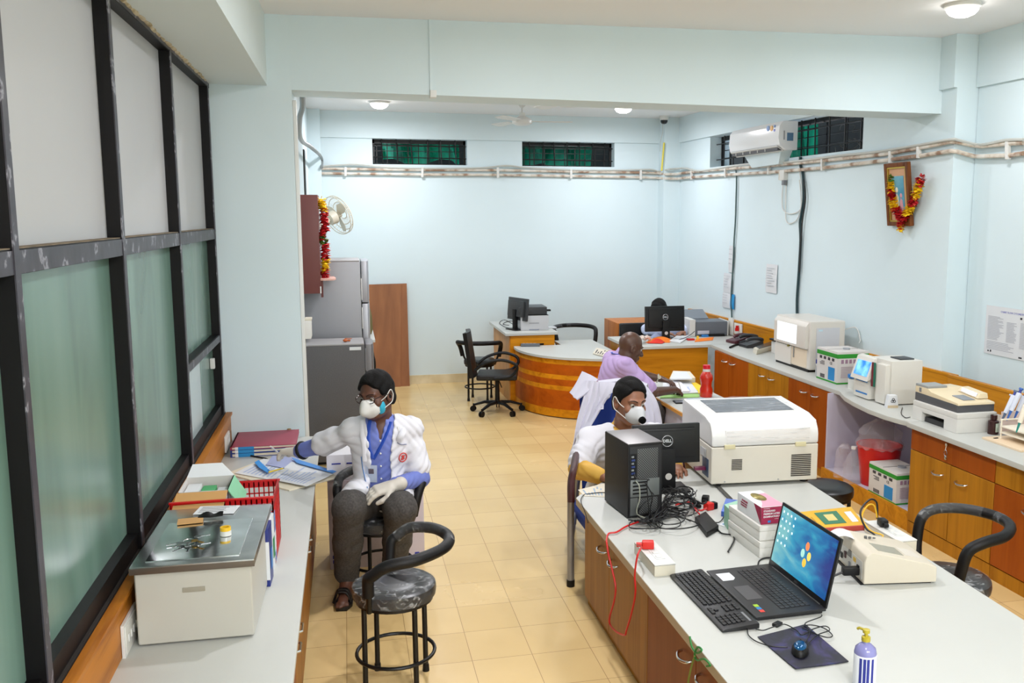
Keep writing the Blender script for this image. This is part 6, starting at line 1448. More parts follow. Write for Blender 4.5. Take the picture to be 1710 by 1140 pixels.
# woman's desk
m2 = PZ(1110, 566, zW); monitor('black monitor seen from behind in front of the seated woman', PY(1110, 540, 9.95).x, 9.95, zW, .475, .29, PY(1110, 532, 9.95).z, R(0), R(-4))
a, c = PZ(1162, 562, zW), PZ(1212, 560, zW)
tt = thing('printer', 'dark grey laser printer with raised tray on the far desk', 'printer', (a.x, a.y, zW), R(-4)); w_ = c.x-a.x
MB().bx(0, w_, 0, .34, .01, .175, .014).build('body', mat('printer_slate', (92, 98, 106), .45), tt)
MB().bx(-.075, -.002, .01, .34, 0, .2, .01).build('side_cover', M_WHITE, tt); MB().bx(w_, w_+.02, .02, .34, 0, .18, .006).build('side_cover', M_WHITE, tt)
MB().hexa([(-.06, .3, .18), (w_*.65, .3, .18), (w_*.65, .31, .175), (-.06, .31, .175)], [(-.12, .42, .28), (w_*.55, .42, .28), (w_*.55, .43, .275), (-.12, .43, .275)]).build('paper_tray', mat('tray_grey', (120, 128, 136), .5), tt)
MB().bx(.02, .16, -.003, .001, .03, .07).build('label', mat('label_lilac', (190, 190, 200), .5), tt); MB().bx(.1, w_-.04, -.02, .03, .0, .03).build('output_slot', M_BLACK, tt)
sheetpx('keyboard_tray_sheet', 'white sheets on the far desk beside the monitor', [(1118, 570), (1138, 556), (1156, 560), (1136, 573)], zW+.003, M_PAPER, th=.01)
M_ORC = mat('orange_cloth', (228, 120, 20), .8); M_RDC = mat('red_cloth', (206, 40, 20), .8)
def clothpx(label, pts, z, m, h):
    P = [PZ(x, y, z) for x, y in pts]; o = P[0].copy(); f = lambda u, v: (P[0]*(1-u)*(1-v)+P[1]*u*(1-v)+P[2]*u*v+P[3]*(1-u)*v)-o+Vector((0, 0, h*math.sin(PI*u)*math.sin(PI*v)*(1+.4*math.sin(u*14))))
    return solo(MB().sheet(f, 14, 8, .004), 'folded_cloth', m, label, 'cloth', o)
clothpx('orange and white folded cloth on the front edge of the far desk', [(1078, 572), (1092, 564), (1126, 566), (1118, 572)], zW+.001, M_ORC, .03)
clothpx('red folded cloth in front of the orange one on the far desk', [(1081, 573), (1090, 570), (1112, 570), (1106, 573.5)], zW+.004, M_RDC, .03)
clothpx('blue grey striped cloth left of the monitor foot on the far desk', [(1085, 566), (1090, 558), (1106, 558), (1104, 565)], zW+.001, mat('blue_grey_cloth', (150, 160, 190), .8), .03)
clothpx('orange strip of cloth under the slate printer', [(1160, 571), (1162, 566), (1192, 563), (1190, 568)], zW+.001, M_ORC, .008)
p = PZ(1155, 568, zW); blk('small_box', 'small red box between the monitor and the slate printer', 'box', M_RED, p.x-.05, p.x+.03, p.y-.02, p.y+.04, zW, .02, 0, .004)
p = PZ(1165, 568, zW); blk('small_bottle', 'small yellow bottle lying by the slate printer', 'bottle', mat('soft_yellow', (230, 196, 60), .5), p.x-.012, p.x+.012, p.y-.012, p.y+.012, zW, .05, 0, .005)
p = PZ(1186, 562, zW+.02); blk('small_box', 'small blue box in the mouth of the slate printer', 'box', M_BLUE, p.x-.05, p.x+.03, a.y-.06, a.y-.025, zW+.001, .025, 0, .005)
cord('cable', [PZ(1131, 568, zW+.006), PZ(1148, 562, zW+.04), PZ(1160, 553, zW+.09)], .004, M_BCAB, 'black lead rising to the slate printer')
cord('flower_string', [PZ(1069, 565, zW+.05), PZ(1073, 562, zW+.09), PZ(1077, 566, zW+.03), PZ(1081, 562, zW+.06), PZ(1086, 567, zW+.02)], .02, mat('white_jasmine', (226, 210, 200), .8, var=.3, vscale=60), 'pale tissue bunch left of the monitor foot on the far desk', 'tissue')
# chair of the woman: dark back
pc2 = PY(1048, 548, 10.35)
tt = thing('office_chair', 'black backed chair of the woman at the far desk', 'chair', (pc2.x+.12, 10.42, 0), 0)
b = MB(); b.bx(-.2, .24, -.03, .03, .62, zW+.14, .03, 3); b.build('backrest', MATS['worn_black_vinyl'], tt); MB().bx(-.2, .24, -.02, .4, .52, .58, .025).build('seat', MATS['worn_black_vinyl'], tt)
MB().cyl((.02, .18, .05), (.02, .18, .53), .03).build('column', M_BLACK, tt)
for k in range(4): b = MB(); aa = PI/4+k*PI/2; b.cyl((.02, .18, .06), (.02+.24*math.cos(aa), .18+.24*math.sin(aa), .02), .02); b.build('leg', M_BLACK, tt)
# telephones
def phone(label, px, py, m, rz, s=1):
    p = PZ(px, py, zR); t = thing('telephone', label, 'telephone', p, rz)
    MB().prism([(-.1, 0), (.1, 0), (.1, .03), (-.1, .075)], -.09, .09, 'YZ', .008).build('base', m, t)
    b = MB(); b.tube(spline([(-.065, -.1, .075), (-.07, -.08, .09), (-.068, 0, .1), (-.07, .08, .09), (-.065, .1, .075)], 4), .019, 8); b.build('handset', m, t)
    b = MB()
    for i in range(3):
        for j in range(4): b.bx(-.01+i*.02, .003+i*.02, -.06+j*.022, -.046+j*.022, .04, .062-.002*j)
    b.build('keypad', M_GREYP, t); return t
phone('maroon telephone nearest the corner on the right worktop', 1232, 572, mat('maroon_phone', (74, 28, 40), .35), R(100))
phone('black telephone beside the maroon one', 1254, 579, mat('phone_black', (44, 45, 48), .35), R(95))
phone('second black telephone nearest the tall analyser', 1246, 573, MATS['phone_black'], R(85))
p = PZ(1222, 580, zR); cord('handset_lead', [PZ(x, y, zR+.01) for x, y in [(1219, 580), (1228, 576), (1236, 575), (1244, 577)]], .012, M_BLACK, 'thick black handset cord on the corner worktop')
q = [PZ(x, y, zR) for x, y in [(1257, 588), (1263, 592), (1296, 583), (1290, 576)]]
tt = thing('tilted_tablet', 'white framed black tablet scale beside the tall analyser', 'device', q[0]); o = q[0]
b = MB(); L_ = [v-o for v in q]; b.hexa([tuple(v) for v in L_], [tuple(v+Vector((.01, .0, .05))) for v in L_], .004); b.build('frame', M_IVORY, tt)
b = MB(); C_ = sum((v for v in L_), Vector())/4; b.hexa([tuple(C_+(v-C_)*.8+Vector((.01, 0, .052))) for v in L_], [tuple(C_+(v-C_)*.8+Vector((.01, 0, .057))) for v in L_]); b.build('screen', mat('dark_slate', (44, 50, 54), .25), tt)
p = PX(1289, 563, 4.25); tt = thing('desk_item', 'small white and black gadget against the upstand by the tall analyser', 'device', (4.3, p.y, zR)); MB().bx(-.03, .05, -.05, .05, 0, .12, .006).build('body', M_WHITE, tt); MB().bx(-.05, .02, -.08, .06, .13, .15, .006).build('top', M_BLACK, tt); MB().cyl((0, 0, .11), (0, 0, .14), .01).build('post', M_BLACK, tt)
# tall analyser: screen side looks at the aisle (-X), side looks at the viewer
a, c = PZ(1291, 603, zR), PZ(1354, 622, zR); x0 = (a.x+c.x)/2; ht = ZAT(c.x, c.y, 537)-zR; Ly = a.y-c.y; Wx = PY(1410, 600, c.y).x-x0
tt = thing('blood_analyser', 'tall white analyser with lit screen on the right worktop', 'analyser', (x0, c.y, zR))
M_TA = mat('tall_white', (212, 208, 200), .35); M_TAS = mat('tall_side', (196, 198, 204), .4)
MB().bx(.0, Wx, 0, Ly, .02, ht, .025, 4).build('body', M_TA, tt)
MB().prism([(-.03, .21), (.02, .21), (.02, ht-.012), (.0, ht-.012), (-.03, ht-.05)], .03, Ly-.02, 'XZ', .012).build('screen_housing', M_TA, tt)
MB().bx(-.034, -.028, Ly*.30, Ly*.86, .235, ht-.055, .003).build('screen', mat('lit_white_screen', (214, 228, 240), .2, emit=.45), tt)
MB().bx(-.012, .02, Ly*.5, Ly-.01, .02, .2, .02).build('lower_panel', M_TA, tt); MB().bx(-.004, .02, .05, Ly*.5, .03, .2, .01).build('sample_bay', mat('bay_cream', (222, 206, 182), .4), tt)
MB().cyl((-.01, Ly*.42, .1), (-.01, Ly*.42, .2), .006, seg=8).build('sample_probe', M_STEEL, tt); MB().cyl((-.012, Ly*.56, .19), (-.012, Ly*.56, .215), .016, seg=12).build('button', mat('button_olive', (120, 110, 40), .4), tt)
MB().bx(.06, Wx-.06, -.004, .002, .06, ht-.06, .004).build('side_door', M_TAS, tt); MB().bx(.08, .12, -.006, 0, ht-.09, ht-.075).build('sticker', mat('pale_cyan', (190, 220, 230), .5), tt)
MB().bx(.0, Wx-.02, .02, Ly-.02, 0, .022).build('foot', M_BLACK, tt)
cord('tubing', [Vector((x0+Wx+.02, c.y+.1, zR+.36)), Vector((x0+Wx+.1, c.y+.0, zR+.4)), Vector((x0+Wx+.12, c.y-.05, zR+.3)), Vector((x0+Wx+.05, c.y-.15, zR+.28))], .005, M_WHITE, 'white tubing at the right side of the tall analyser', 'tube')
# CE cartons
def carton(label, p, wx, ly, h, z, rz=0):
    t = thing('reagent_carton', label, 'box', (p.x, p.y, z), rz)
    MB().bx(0, wx, 0, ly, 0, h, .003).build('body', M_CBOX, t)
    for z0, z1 in ((h*.8, h*.93), (.001, h*.05)):
        b = MB(); b.bx(-.0015, wx+.0015, -.0015, ly+.0015, z0, z1, .001); b.build('green_band', M_GREEN, t)
    MB().bx(-.0025, 0, ly*.12, ly*.42, h*.08, h*.48).build('blue_panel', M_PBLUE, t)
    b = MB(); b.text('CE', h*.12, TXX(-.002, ly*.3, h*.6), .0004)
    for k in range(4): b.bx(-.0018, 0, ly*(.15+.2*k), ly*(.26+.2*k), h*.68, h*.77)
    for k in range(3): b.bx(-.0018, 0, ly*.62, ly*(.75+.1*random.random()), h*(.5+.045*k), h*(.52+.045*k))
    for k in range(9): b.bx(-.0018, 0, ly*(.6+.025*k), ly*(.61+.025*k), h*.08, h*.2)
    b.build('printing', M_INKD, t)
    b = MB()
    for k in range(4): b.bx(wx*(.12+.13*k), wx*(.2+.13*k), -.0018, 0, h*.64, h*.76)
    for k in range(9): b.bx(wx*.12, wx*(.4+.3*random.random()), -.0018, 0, h*(.2+.04*k), h*(.21+.04*k))
    b.build('printing', mat('print_mauve', (150, 120, 140), .7), t)
    MB().bx(0, wx, ly*.49, ly*.51, h, h+.001).build('flap_seam', M_INKD, t)
    MB().cyl((wx*.55, ly*.4, h), (wx*.55, ly*.4, h+.012), .03, seg=18).build('spout_cap', mat('spout_grey', (150, 154, 160), .4), t)
    return t
a, c = PZ(1366, 631, zR), PZ(1397, 642, zR); carton('green banded white reagent carton on the right worktop next to the tall analyser', Vector((c.x-.0, c.y, 0)), .29, a.y-c.y+.02, .275, zR)
def tube_bottle(label, px, py, z, h, r, body, cap, capc, name='reagent_bottle'):
    p = PZ(px, py, z); t = thing(name, label, 'bottle', p)
    MB().lathe([(0, 0), (r, 0), (r, h*.68), (r*.5, h*.76), (r*.5, h*.8), (0, h*.8)], 18).build('body', body, t); MB().lathe([(0, h*.78), (r*capc, h*.78), (r*capc, h), (0, h)], 16).build('cap', cap, t)
    return t
M_CLR = mat('clear_plastic', (226, 230, 232), .15, trans=.6); M_DBL = mat('deep_blue', (30, 50, 140), .4)
tube_bottle('small blue capped bottle between the tall analyser and the carton', 1365, 628, zR, .15, .02, M_CLR, M_DBL, .9)
tube_bottle('white bottle with blue lid beside the small analyser', 1424, 648, zR, .115, .04, mat('milky_plastic', (222, 222, 216), .4), M_BLUE, 1.12)
# small analyser
a, c = PZ(1425, 660, zR), PZ(1480, 678, zR); d_ = PZ(1510, 670, zR); x0 = (a.x+c.x)/2; Ly = a.y-c.y; ht = ZAT(c.x, c.y, 604)-zR; Wx = .30
tt = thing('small_analyser', 'small white analyser with blue screen on the bulge of the right worktop', 'analyser', (x0, c.y, zR))
MB().bx(.04, Wx, 0, Ly*.66, .008, ht, .008).build('body', M_OFFW, tt); MB().bx(.0, .06, .02, Ly*.34, .008, ht-.03, .015).build('column', M_OFFW, tt)
MB().prism([(-.01, .008), (.06, .008), (.06, .16), (.0, .2), (-.01, .15)], Ly*.5, Ly, 'XZ', .006).build('lower_unit', M_OFFW, tt)
b = MB(); b.hexa([(-.04, Ly*.46, .15), (.04, Ly*.46, .19), (.04, Ly+.01, .19), (-.04, Ly+.01, .15)], [(.02, Ly*.46, ht-.01), (.06, Ly*.46, ht), (.06, Ly+.01, ht), (.02, Ly+.01, ht-.01)], .006); b.build('screen_housing', M_OFFW, tt)
fx = lambda z: -.0425+(z-.15)/(ht-.16)*.06
b = MB(); b.hexa([(fx(.185)-.001, Ly*.52, .185), (fx(.185)+.003, Ly*.52, .185), (fx(.185)+.003, Ly*.95, .185), (fx(.185)-.001, Ly*.95, .185)], [(fx(ht-.04)-.001, Ly*.52, ht-.04), (fx(ht-.04)+.003, Ly*.52, ht-.04), (fx(ht-.04)+.003, Ly*.95, ht-.04), (fx(ht-.04)-.001, Ly*.95, ht-.04)]); b.build('screen', noise_mat('blue_screen', [(.35, (20, 110, 220)), (.65, (120, 190, 250))], scale=12, emit=.3), tt)
MB().bx(-.012, .0, Ly*.37, Ly*.43, .12, ht-.03).build('door_strip', mat('strip_maroon', (110, 20, 40), .4), tt); MB().bx(-.012, .0, Ly*.34, Ly*.37, .12, ht-.03).build('door_strip', mat('strip_green', (20, 100, 80), .4), tt)
for z in (.04, .135): MB().bx(-.012, -.008, Ly*.55, Ly*.92, z, z+.012).build('blue_stripe', M_BLUE, tt)
MB().bx(.14, .26, .05, .18, ht, ht+.01, .003).build('top_tray', mat('slate_pad', (60, 64, 68), .5), tt)
p = PZ(1491, 681, zR); tt = thing('sharps_box', 'small white box with biohazard sign in front of the small analyser', 'box', (p.x, p.y, zR), R(-8))
MB().prism([(-.045, 0), (.045, 0), (.03, .095), (-.03, .095)], 0, .05, 'XZ', .004).build('body', M_PAPER, tt)
b = MB()
for k in range(3):
    an = R(90+120*k); cx_, cz_ = .009*math.cos(an), .055+.009*math.sin(an); b.tube([(cx_+.009*math.cos(q), -.0015, cz_+.009*math.sin(q)) for q in [2*PI*j/14 for j in range(14)]], .002, 5, True)
b.cyl((0, -.002, .055), (0, 0, .055), .005); b.build('biohazard_sign', M_BLACK, tt); MB().bx(-.04, .04, -.001, .0, .0, .02).build('base_label', mat('base_tan', (196, 180, 150), .5), tt)
cord('tubing', [PZ(x, y, zR+.006) for x, y in [(1507, 680), (1505, 690), (1512, 697), (1520, 696)]], .003, M_BCAB, 'thin black lead on the bulging worktop end')
# styrofoam tray and spectrophotometer
a, c, d_ = PZ(1519, 698, zR), PZ(1597, 724, zR), PZ(1652, 718, zR); Ly = a.y-c.y; Wx = d_.x-c.x+.02; x0 = c.x
tt = thing('foam_support', 'white foam block with an open channel carrying the beige photometer', 'foam block', (x0, c.y, zR))
b = MB(); b.bx(0, Wx, 0, Ly*.28, 0, .095, .004); b.bx(0, Wx, Ly*.78, Ly, 0, .095, .004); b.bx(0, Wx, Ly*.27, Ly*.79, .065, .095, .004); b.bx(0, Wx, -.0, Ly, .095, .13, .006); b.build('foam', M_STYRO, tt)
blk('dark_tray', 'dark tray inside the channel of the foam block', 'tray', mat('tray_black', (34, 34, 36), .4), x0+.02, x0+.2, c.y+Ly*.3, c.y+Ly*.76, zR, .035)
zs2 = zR+.131
tt = thing('photometer', 'beige and grey photometer with display on the foam block', 'analyser', (x0+.02, c.y+.03, zs2))
SW, SL_ = Wx-.02, Ly-.02
MB().prism([(0, .0), (SL_, .0), (SL_, .055), (.02, .05), (0, .045)], 0, SW, 'YZ', .004).build('base', mat('photometer_grey', (78, 80, 84), .4), tt)
b = MB(); b.prism([(-.005, .047), (SL_, .056), (SL_, .1), (SL_*.72, .105), (SL_*.62, .085), (.0, .062)], 0, SW, 'YZ', .005); b.build('casing', M_BEIGE2, tt)
MB().bx(.0, SW*.55, SL_*.7, SL_, .1, .118, .006).build('lid', mat('lid_grey', (150, 152, 150), .4), tt)
b = MB(); b.hexa([(SW*.3, SL_*.12, .068), (SW*.62, SL_*.12, .068), (SW*.62, SL_*.38, .076), (SW*.3, SL_*.38, .076)], [(SW*.3, SL_*.12, .071), (SW*.62, SL_*.12, .071), (SW*.62, SL_*.38, .08), (SW*.3, SL_*.38, .08)]); b.build('keypad', mat('keypad_grey', (136, 140, 146), .4), tt)
b = MB(); b.hexa([(SW*.72, SL_*.14, .072), (SW, SL_*.14, .072), (SW, SL_*.6, .088), (SW*.72, SL_*.6, .088)], [(SW*.8, SL_*.16, .105), (SW, SL_*.16, .105), (SW, SL_*.58, .118), (SW*.8, SL_*.58, .118)], .003); b.build('display_housing', M_BEIGE2, tt)
b = MB(); b.hexa([(SW*.725, SL_*.2, .08), (SW*.73, SL_*.2, .08), (SW*.73, SL_*.54, .092), (SW*.725, SL_*.54, .092)], [(SW*.785, SL_*.2, .102), (SW*.79, SL_*.2, .102), (SW*.79, SL_*.54, .114), (SW*.785, SL_*.54, .114)]); b.build('display', mat('display_navy', (40, 56, 96), .15), tt)
MB().bx(-.002, 0, SL_*.85, SL_*.9, .065, .095).build('vent', M_GREYP, tt)
blk('yellow_card', 'yellow card edge behind the photometer on the foam block', 'card', mat('card_yellow', (226, 180, 50), .5), x0+.04, x0+.22, c.y+Ly+.005, c.y+Ly+.025, zR, .15)
M_AMB = mat('amber_glass', (52, 18, 20), .2)
tt = tube_bottle('brown reagent bottle with white label beside the foam block', 1658, 724, zR, .125, .034, M_AMB, M_AMB, .62); p = PZ(1658, 724, zR)
b = MB()
for k in range(10):
    a0, a1 = R(-105+k*9), R(-96+k*9); q = .0347; b.faces([(q*math.cos(a0), q*math.sin(a0), .018), (q*math.cos(a1), q*math.sin(a1), .018), (q*math.cos(a1), q*math.sin(a1), .075), (q*math.cos(a0), q*math.sin(a0), .075)], [(0, 1, 2, 3)])
b.build('label', mat('label_pale_green', (196, 212, 196), .5), tt)
p = PZ(1663, 735, zR); tt = thing('bottle_cap', 'small black cap lying in front of the brown bottle', 'cap', p); MB().cyl((-.015, 0, .009), (.015, .004, .009), .009, seg=12).build('cap', M_BLACK, tt)
# pipette rack and pipettes
p = PZ(1703, 745, zR); rk = thing('pipette_rack', 'white wire tube rack at the right frame edge', 'rack', (p.x, p.y, zR))
M_RK = mat('rack_cream', (232, 224, 206), .4)
for z in (.035, .075): b = MB(); b.bx(-.02, .34, -.1, .16, z, z+.008, .002); b.build('shelf', M_RK, rk)
for x in (-.02, .33):
    for y in (-.1, .15): MB().cyl((x+.005, y+.005, 0), (x+.005, y+.005, .12), .005, seg=8).build('post', M_RK, rk)
b = MB()
for y in (-.1, .16): b.tube([(-.02, y, .12), (.34, y, .12)], .005, 6)
b.build('rail', M_RK, rk)
blk('tray', 'flat beige tray in front of the tube rack', 'tray', mat('tray_beige', (222, 200, 170), .5), p.x-.13, p.x+.3, p.y-.02, p.y+.27, zR, .012) if 0 else None
tt = thing('tray', 'flat cream tray under the tube rack', 'tray', (p.x, p.y, zR)); rk.location.z = zR+.014
MB().bx(-.1, .36, -.13, .22, 0, .013, .003).build('plate', mat('tray_beige', (222, 200, 170), .5), tt)
def pipette(label, a, c, body, tip):
    a, c = Vector(a), Vector(c); d = c-a; t = thing('pipette', label, 'pipette', a)
    MB().cyl((0, 0, 0), d*.32, .004, .009, 10).build('tip', tip, t); MB().cyl(d*.3, d*.85, .014, .017, 12).build('barrel', body, t)
    MB().cyl(d*.85, d*.95, .009, seg=10).build('plunger', M_DBL, t); MB().cyl(d*.95, d, .014, seg=12).build('button', tip, t)
    x, y, z = frame(d); MB().cyl(d*.84, d*.84+x*.035, .006, seg=8).build('finger_rest', body, t)
M_PB = mat('pipette_body', (206, 212, 226), .35); M_TB = mat('tip_blue', (40, 96, 180), .35)
P_ = lambda px, py, y: PY(px, py, y)
yy = p.y+.19
tb = thing('pipette_stand', 'clear pipette stand behind the tube rack', 'stand', (P_(1685, 700, yy).x, yy+.03, zR))
MB().bx(.0, .3, -.02, .05, 0, .012, .002).build('base', M_CLR, tb); MB().bx(.0, .3, .035, .045, .0, .16, .002).build('back', mat('pinkish_acrylic', (214, 196, 190), .3), tb)
pipette('blue tipped pipette leaning leftmost in the stand', P_(1671, 706, yy), P_(1697, 652, yy), M_PB, mat('tip_slate', (70, 90, 120), .35)); pipette('second pipette with bright blue tip in the stand', P_(1681, 702, yy-.02), P_(1706, 648, yy-.02), M_PB, M_TB)
pipette('pipette with blue button at the right frame edge', P_(1693, 700, yy-.01), P_(1714, 655, yy-.01), M_PB, M_TB); pipette('white pipette with green collar standing in the tube rack', P_(1697, 722, p.y-.02), P_(1716, 668, p.y-.02), M_RK, mat('collar_teal', (30, 130, 120), .4))
# niche content
bc_ = PY(1468, 757, 6.2)
tt = thing('waste_bin', 'red waste bin with a clear bag in the open niche', 'bin', (bc_.x, 6.2, zN))
MB().lathe([(0, 0), (.13, 0), (.165, .3), (.172, .3), (.172, .315), (.16, .315), (.15, .3), (.125, .012), (0, .012)], 32).build('body', M_RED, tt)
M_BAG = wrap_mat()
def bagm():
    m = bpy.data.materials.new('clear_bag'); m.use_nodes = True; p = m.node_tree.nodes['Principled BSDF']; p.inputs['Base Color'].default_value = rgb(236, 228, 232); p.inputs['Roughness'].default_value = .15; p.inputs['Alpha'].default_value = .16; return m
M_BG = bagm()
rnd = random.Random(5)
b = MB(); b.lathe([(.170, .30), (.178, .305), (.178, .325), (.15, .36), (.16, .41), (.12, .46), (.06, .49), (.03, .51)], 28)
for v in b.bm.verts: v.co += Vector((rnd.gauss(0, .007), rnd.gauss(0, .007), rnd.gauss(0, .006)))
b.build('bag', M_BG, tt)
p = PZ(1420, 806, zN); tt = thing('clear_bottle', 'empty clear plastic bottle standing in the open niche', 'bottle', (p.x+.03, p.y+.02, zN))
MB().lathe([(0, 0), (.07, 0), (.075, .02), (.075, .14), (.05, .2), (.02, .25), (.018, .27), (0, .27)], 24).build('body', mat('clear_pet', (206, 208, 216), .12, alpha=.2), tt); MB().lathe([(0, .265), (.02, .265), (.02, .285), (0, .285)], 14).build('cap', M_WHITE, tt)
b = MB(); b.lathe([(.0, 0), (.06, .0), (.07, .1), (.05, .2), (.055, .24), (.02, .27)], 18, sx=1, sy=.8)
for v in b.bm.verts: v.co += Vector((rnd.gauss(0, .008), rnd.gauss(0, .008), rnd.gauss(0, .005)))
solo(b, 'plastic_bag', M_BG, 'clear crumpled bag hanging beside the bottle in the niche', 'bag', (p.x+.03, p.y+.16, zN))
a, c = PZ(1447, 828, zN), PZ(1487, 848, zN); carton('green banded white carton standing in front of the red bin', Vector((c.x+.01, c.y, 0)), .17, a.y-c.y, .235, zN) if 0 else None
ca, cb2 = PX(1490, 849, 3.775), PX(1447, 829, 3.775)
ch = ZAT(3.775, cb2.y, 771)-zN
carton('green banded white carton standing in front of the red bin', Vector((3.80, max(ca.y, ybump+.03), 0)), .24, cb2.y-max(ca.y, ybump+.03)+.02, ch, zN)
# desk of the lilac shirted man
def sh(name, label, pts, z, m, **k): return sheetpx(name, label, pts, z, m, **k)
sh('paper_stack', 'stack of bound papers at the back of the middle desk', [(1118, 640), (1124, 627), (1152, 628), (1161, 639)], zM+.0, M_MANILA, th=.05)
sh('paper_stack', 'white sheets on top of the bound papers of the middle desk', [(1120, 634), (1126, 622), (1146, 622), (1156, 634)], zM+.055, M_PAPER, th=.012)
sh('form_folder', 'green folder under the papers of the lilac shirted man', [(1102, 665), (1104, 655), (1165, 652), (1168, 663)], zM+.002, mat('pale_green_folder', (150, 196, 110), .6), th=.006)
sh('document', 'white document the lilac shirted man writes on', [(1104, 659), (1108, 636), (1150, 634), (1166, 656)], zM+.012, M_PAPER, lines=(7, M_PRNT), th=.006)
sh('yellow_sheet', 'bright yellow sheet lying beyond the written document', [(1146, 658), (1138, 641), (1162, 639), (1190, 656)], zM+.004, mat('bright_yellow', (244, 206, 10), .6), th=.004)
sh('register', 'open white register under the writing hand', [(1128, 655), (1112, 638), (1134, 636), (1152, 654)], zM+.022, mat('register_white', (230, 228, 232), .6), th=.01)
p = PZ(1137, 672, zM); tt = thing('tablet', 'grey tablet computer lying at the near end of the middle desk', 'tablet', p, R(-6)); MB().bx(-.06, .07, -.055, .055, 0, .012, .004).build('body', M_BLACK, tt); MB().bx(-.052, .062, -.048, .048, .012, .0135).build('screen', mat('tablet_screen', (120, 126, 134), .12), tt)
p = PZ(1163, 682, zM); tt = thing('kit_box', 'small blue and yellow box on the near end of the middle desk', 'box', p, R(-4)); MB().bx(-.045, .1, -.03, .13, 0, .055, .003).build('body', mat('kit_yellow', (226, 176, 30), .5), tt); MB().bx(-.046, .101, -.031, .131, .052, .06, .002).build('lid', mat('kit_blue', (40, 130, 180), .5), tt)
p = PZ(1179, 662, zM); tt = thing('drink_bottle', 'red plastic water bottle standing on the middle desk', 'bottle', (p.x, p.y, zM))
MB().lathe([(0, 0), (.052, 0), (.057, .01), (.057, .07), (.047, .1), (.05, .13), (.058, .16), (.056, .19), (.035, .225), (.03, .23), (0, .23)], 28).build('body', mat('red_water_bottle', (214, 40, 16), .2, trans=.25, coat=.5), tt)
MB().lathe([(0, .228), (.033, .228), (.033, .252), (0, .252)], 20).build('collar', M_WHITE, tt); MB().lathe([(0, .252), (.034, .252), (.032, .285), (0, .29)], 20).build('cap', mat('cap_crimson', (206, 16, 40), .35), tt)
# ------------------------------------------------------------------ people
def V(*a): return Vector(a)
def nrm(v): return Vector(v).normalized()
def hand(F, w_, d, n, side, s=1.0, curl=(.35, .45, .3), r=0.0, k=.008, thumb=.55):
    # w_: wrist, d: towards the fingertips, n: out of the palm, side: +1 thumb on d x n
    d, n = nrm(d), nrm(n); n = nrm(n-d*n.dot(d)); l = d.cross(n)*side
    pc = w_+d*.045*s
    F.cone(w_, w_+d*.03*s, .026*s+r, .03*s+r, k=.02, flat=(n, .68))
    for o in (-.026, -.009, .009, .026): F.cone(w_+d*.02*s+l*o*.8*s, w_+d*.085*s+l*o*s, .016*s+r, .0125*s+r, k=.016)
    L = [(.03, .058, .9), (.0105, .07, 1), (-.0105, .078, 1), (-.03, .07, .98)]
    for i, (o, ln, q) in enumerate([(-.03, .055, .85), (-.0105, .07, .95), (.0105, .078, 1), (.03, .07, .98)]):
        p = w_+d*(.086-.006*(i in (0,)))*s+l*o*s; a = 0
        for j, f in enumerate((.45, .32, .26)):
            a += curl[j]*(1.12-.08*i); dd = nrm(d*math.cos(a)+n*math.sin(a)+l*(o*2.2 if j == 0 else o)); e = p+dd*ln*f*s
            F.cone(p, e, (.0098-.0009*j)*s*q+r, (.0092-.0012*j)*s*q+r, k=.004); p = e
    t0 = w_+d*.022*s+l*.026*s; t1 = t0+nrm(d*.6+l*.75+n*.3)*.045*s; t2 = t1+nrm(d*.85+l*(.6-thumb)+n*.35)*.034*s; t3 = t2+nrm(d*.9-l*(thumb-.3)+n*.4)*.026*s
    F.cone(t0, t1, .016*s+r, .0125*s+r, k=.014); F.cone(t1, t2, .0115*s+r, .0105*s+r, k=.004); F.cone(t2, t3, .0105*s+r, .008*s+r, k=.004)
def basis(f, up=(0, 0, 1), roll=0):
    f = nrm(f); u = Vector(up); u = nrm(u-f*u.dot(f)); r = f.cross(u)
    if roll: q = Quaternion(f, roll); u = q @ u; r = q @ r
    return r, f, u
def head(F, c, B, s, neck, ears=True):
    r, f, u = B; Q = np.array([list(r), list(f), list(u)]).T
    P = lambda a, b, g: c+(r*a+f*b+u*g)*s
    F.ell(P(0, -.012, .03), (.073*s, .092*s, .086*s), Q, k=.02)
    F.ell(P(0, .012, -.035), (.062*s, .074*s, .075*s), Q, k=.03)
    F.ell(P(0, .05, -.085), (.038*s, .036*s, .03*s), Q, k=.03)
    F.cone(P(-.04, .0, -.07), P(-.028, .05, -.09), .022*s, .018*s, k=.02); F.cone(P(.04, .0, -.07), P(.028, .05, -.09), .022*s, .018*s, k=.02)
    for e in (-1, 1):
        F.ell(P(.03*e, .088, .008), (.02*s, .014*s, .014*s), Q, k=.012, sub=True)
        F.cone(P(.012*e, .082, .026), P(.045*e, .068, .028), .011*s, .009*s, k=.012)
        F.ell(P(.045*e, .058, -.022), (.02*s, .018*s, .02*s), Q, k=.02)
        if ears:
            F.ell(P(.077*e, -.012, -.008), (.011*s, .022*s, .034*s), Q, k=.006); F.ell(P(.084*e, -.008, -.004), (.006*s, .011*s, .017*s), Q, k=.004, sub=True)
    F.cone(P(0, .084, .014), P(0, .108, -.026), .01*s, .016*s, k=.012); F.cone(P(-.014, .094, -.03), P(.014, .094, -.03), .011*s, .011*s, k=.008)
    F.cone(P(-.022, .083, -.058), P(.022, .083, -.058), .009*s, .009*s, k=.008); F.cone(P(-.018, .083, -.068), P(.018, .083, -.068), .0095*s, .0095*s, k=.006)
    F.cone(P(0, -.025, -.07), neck, .052*s, .06*s, k=.03)
    return P
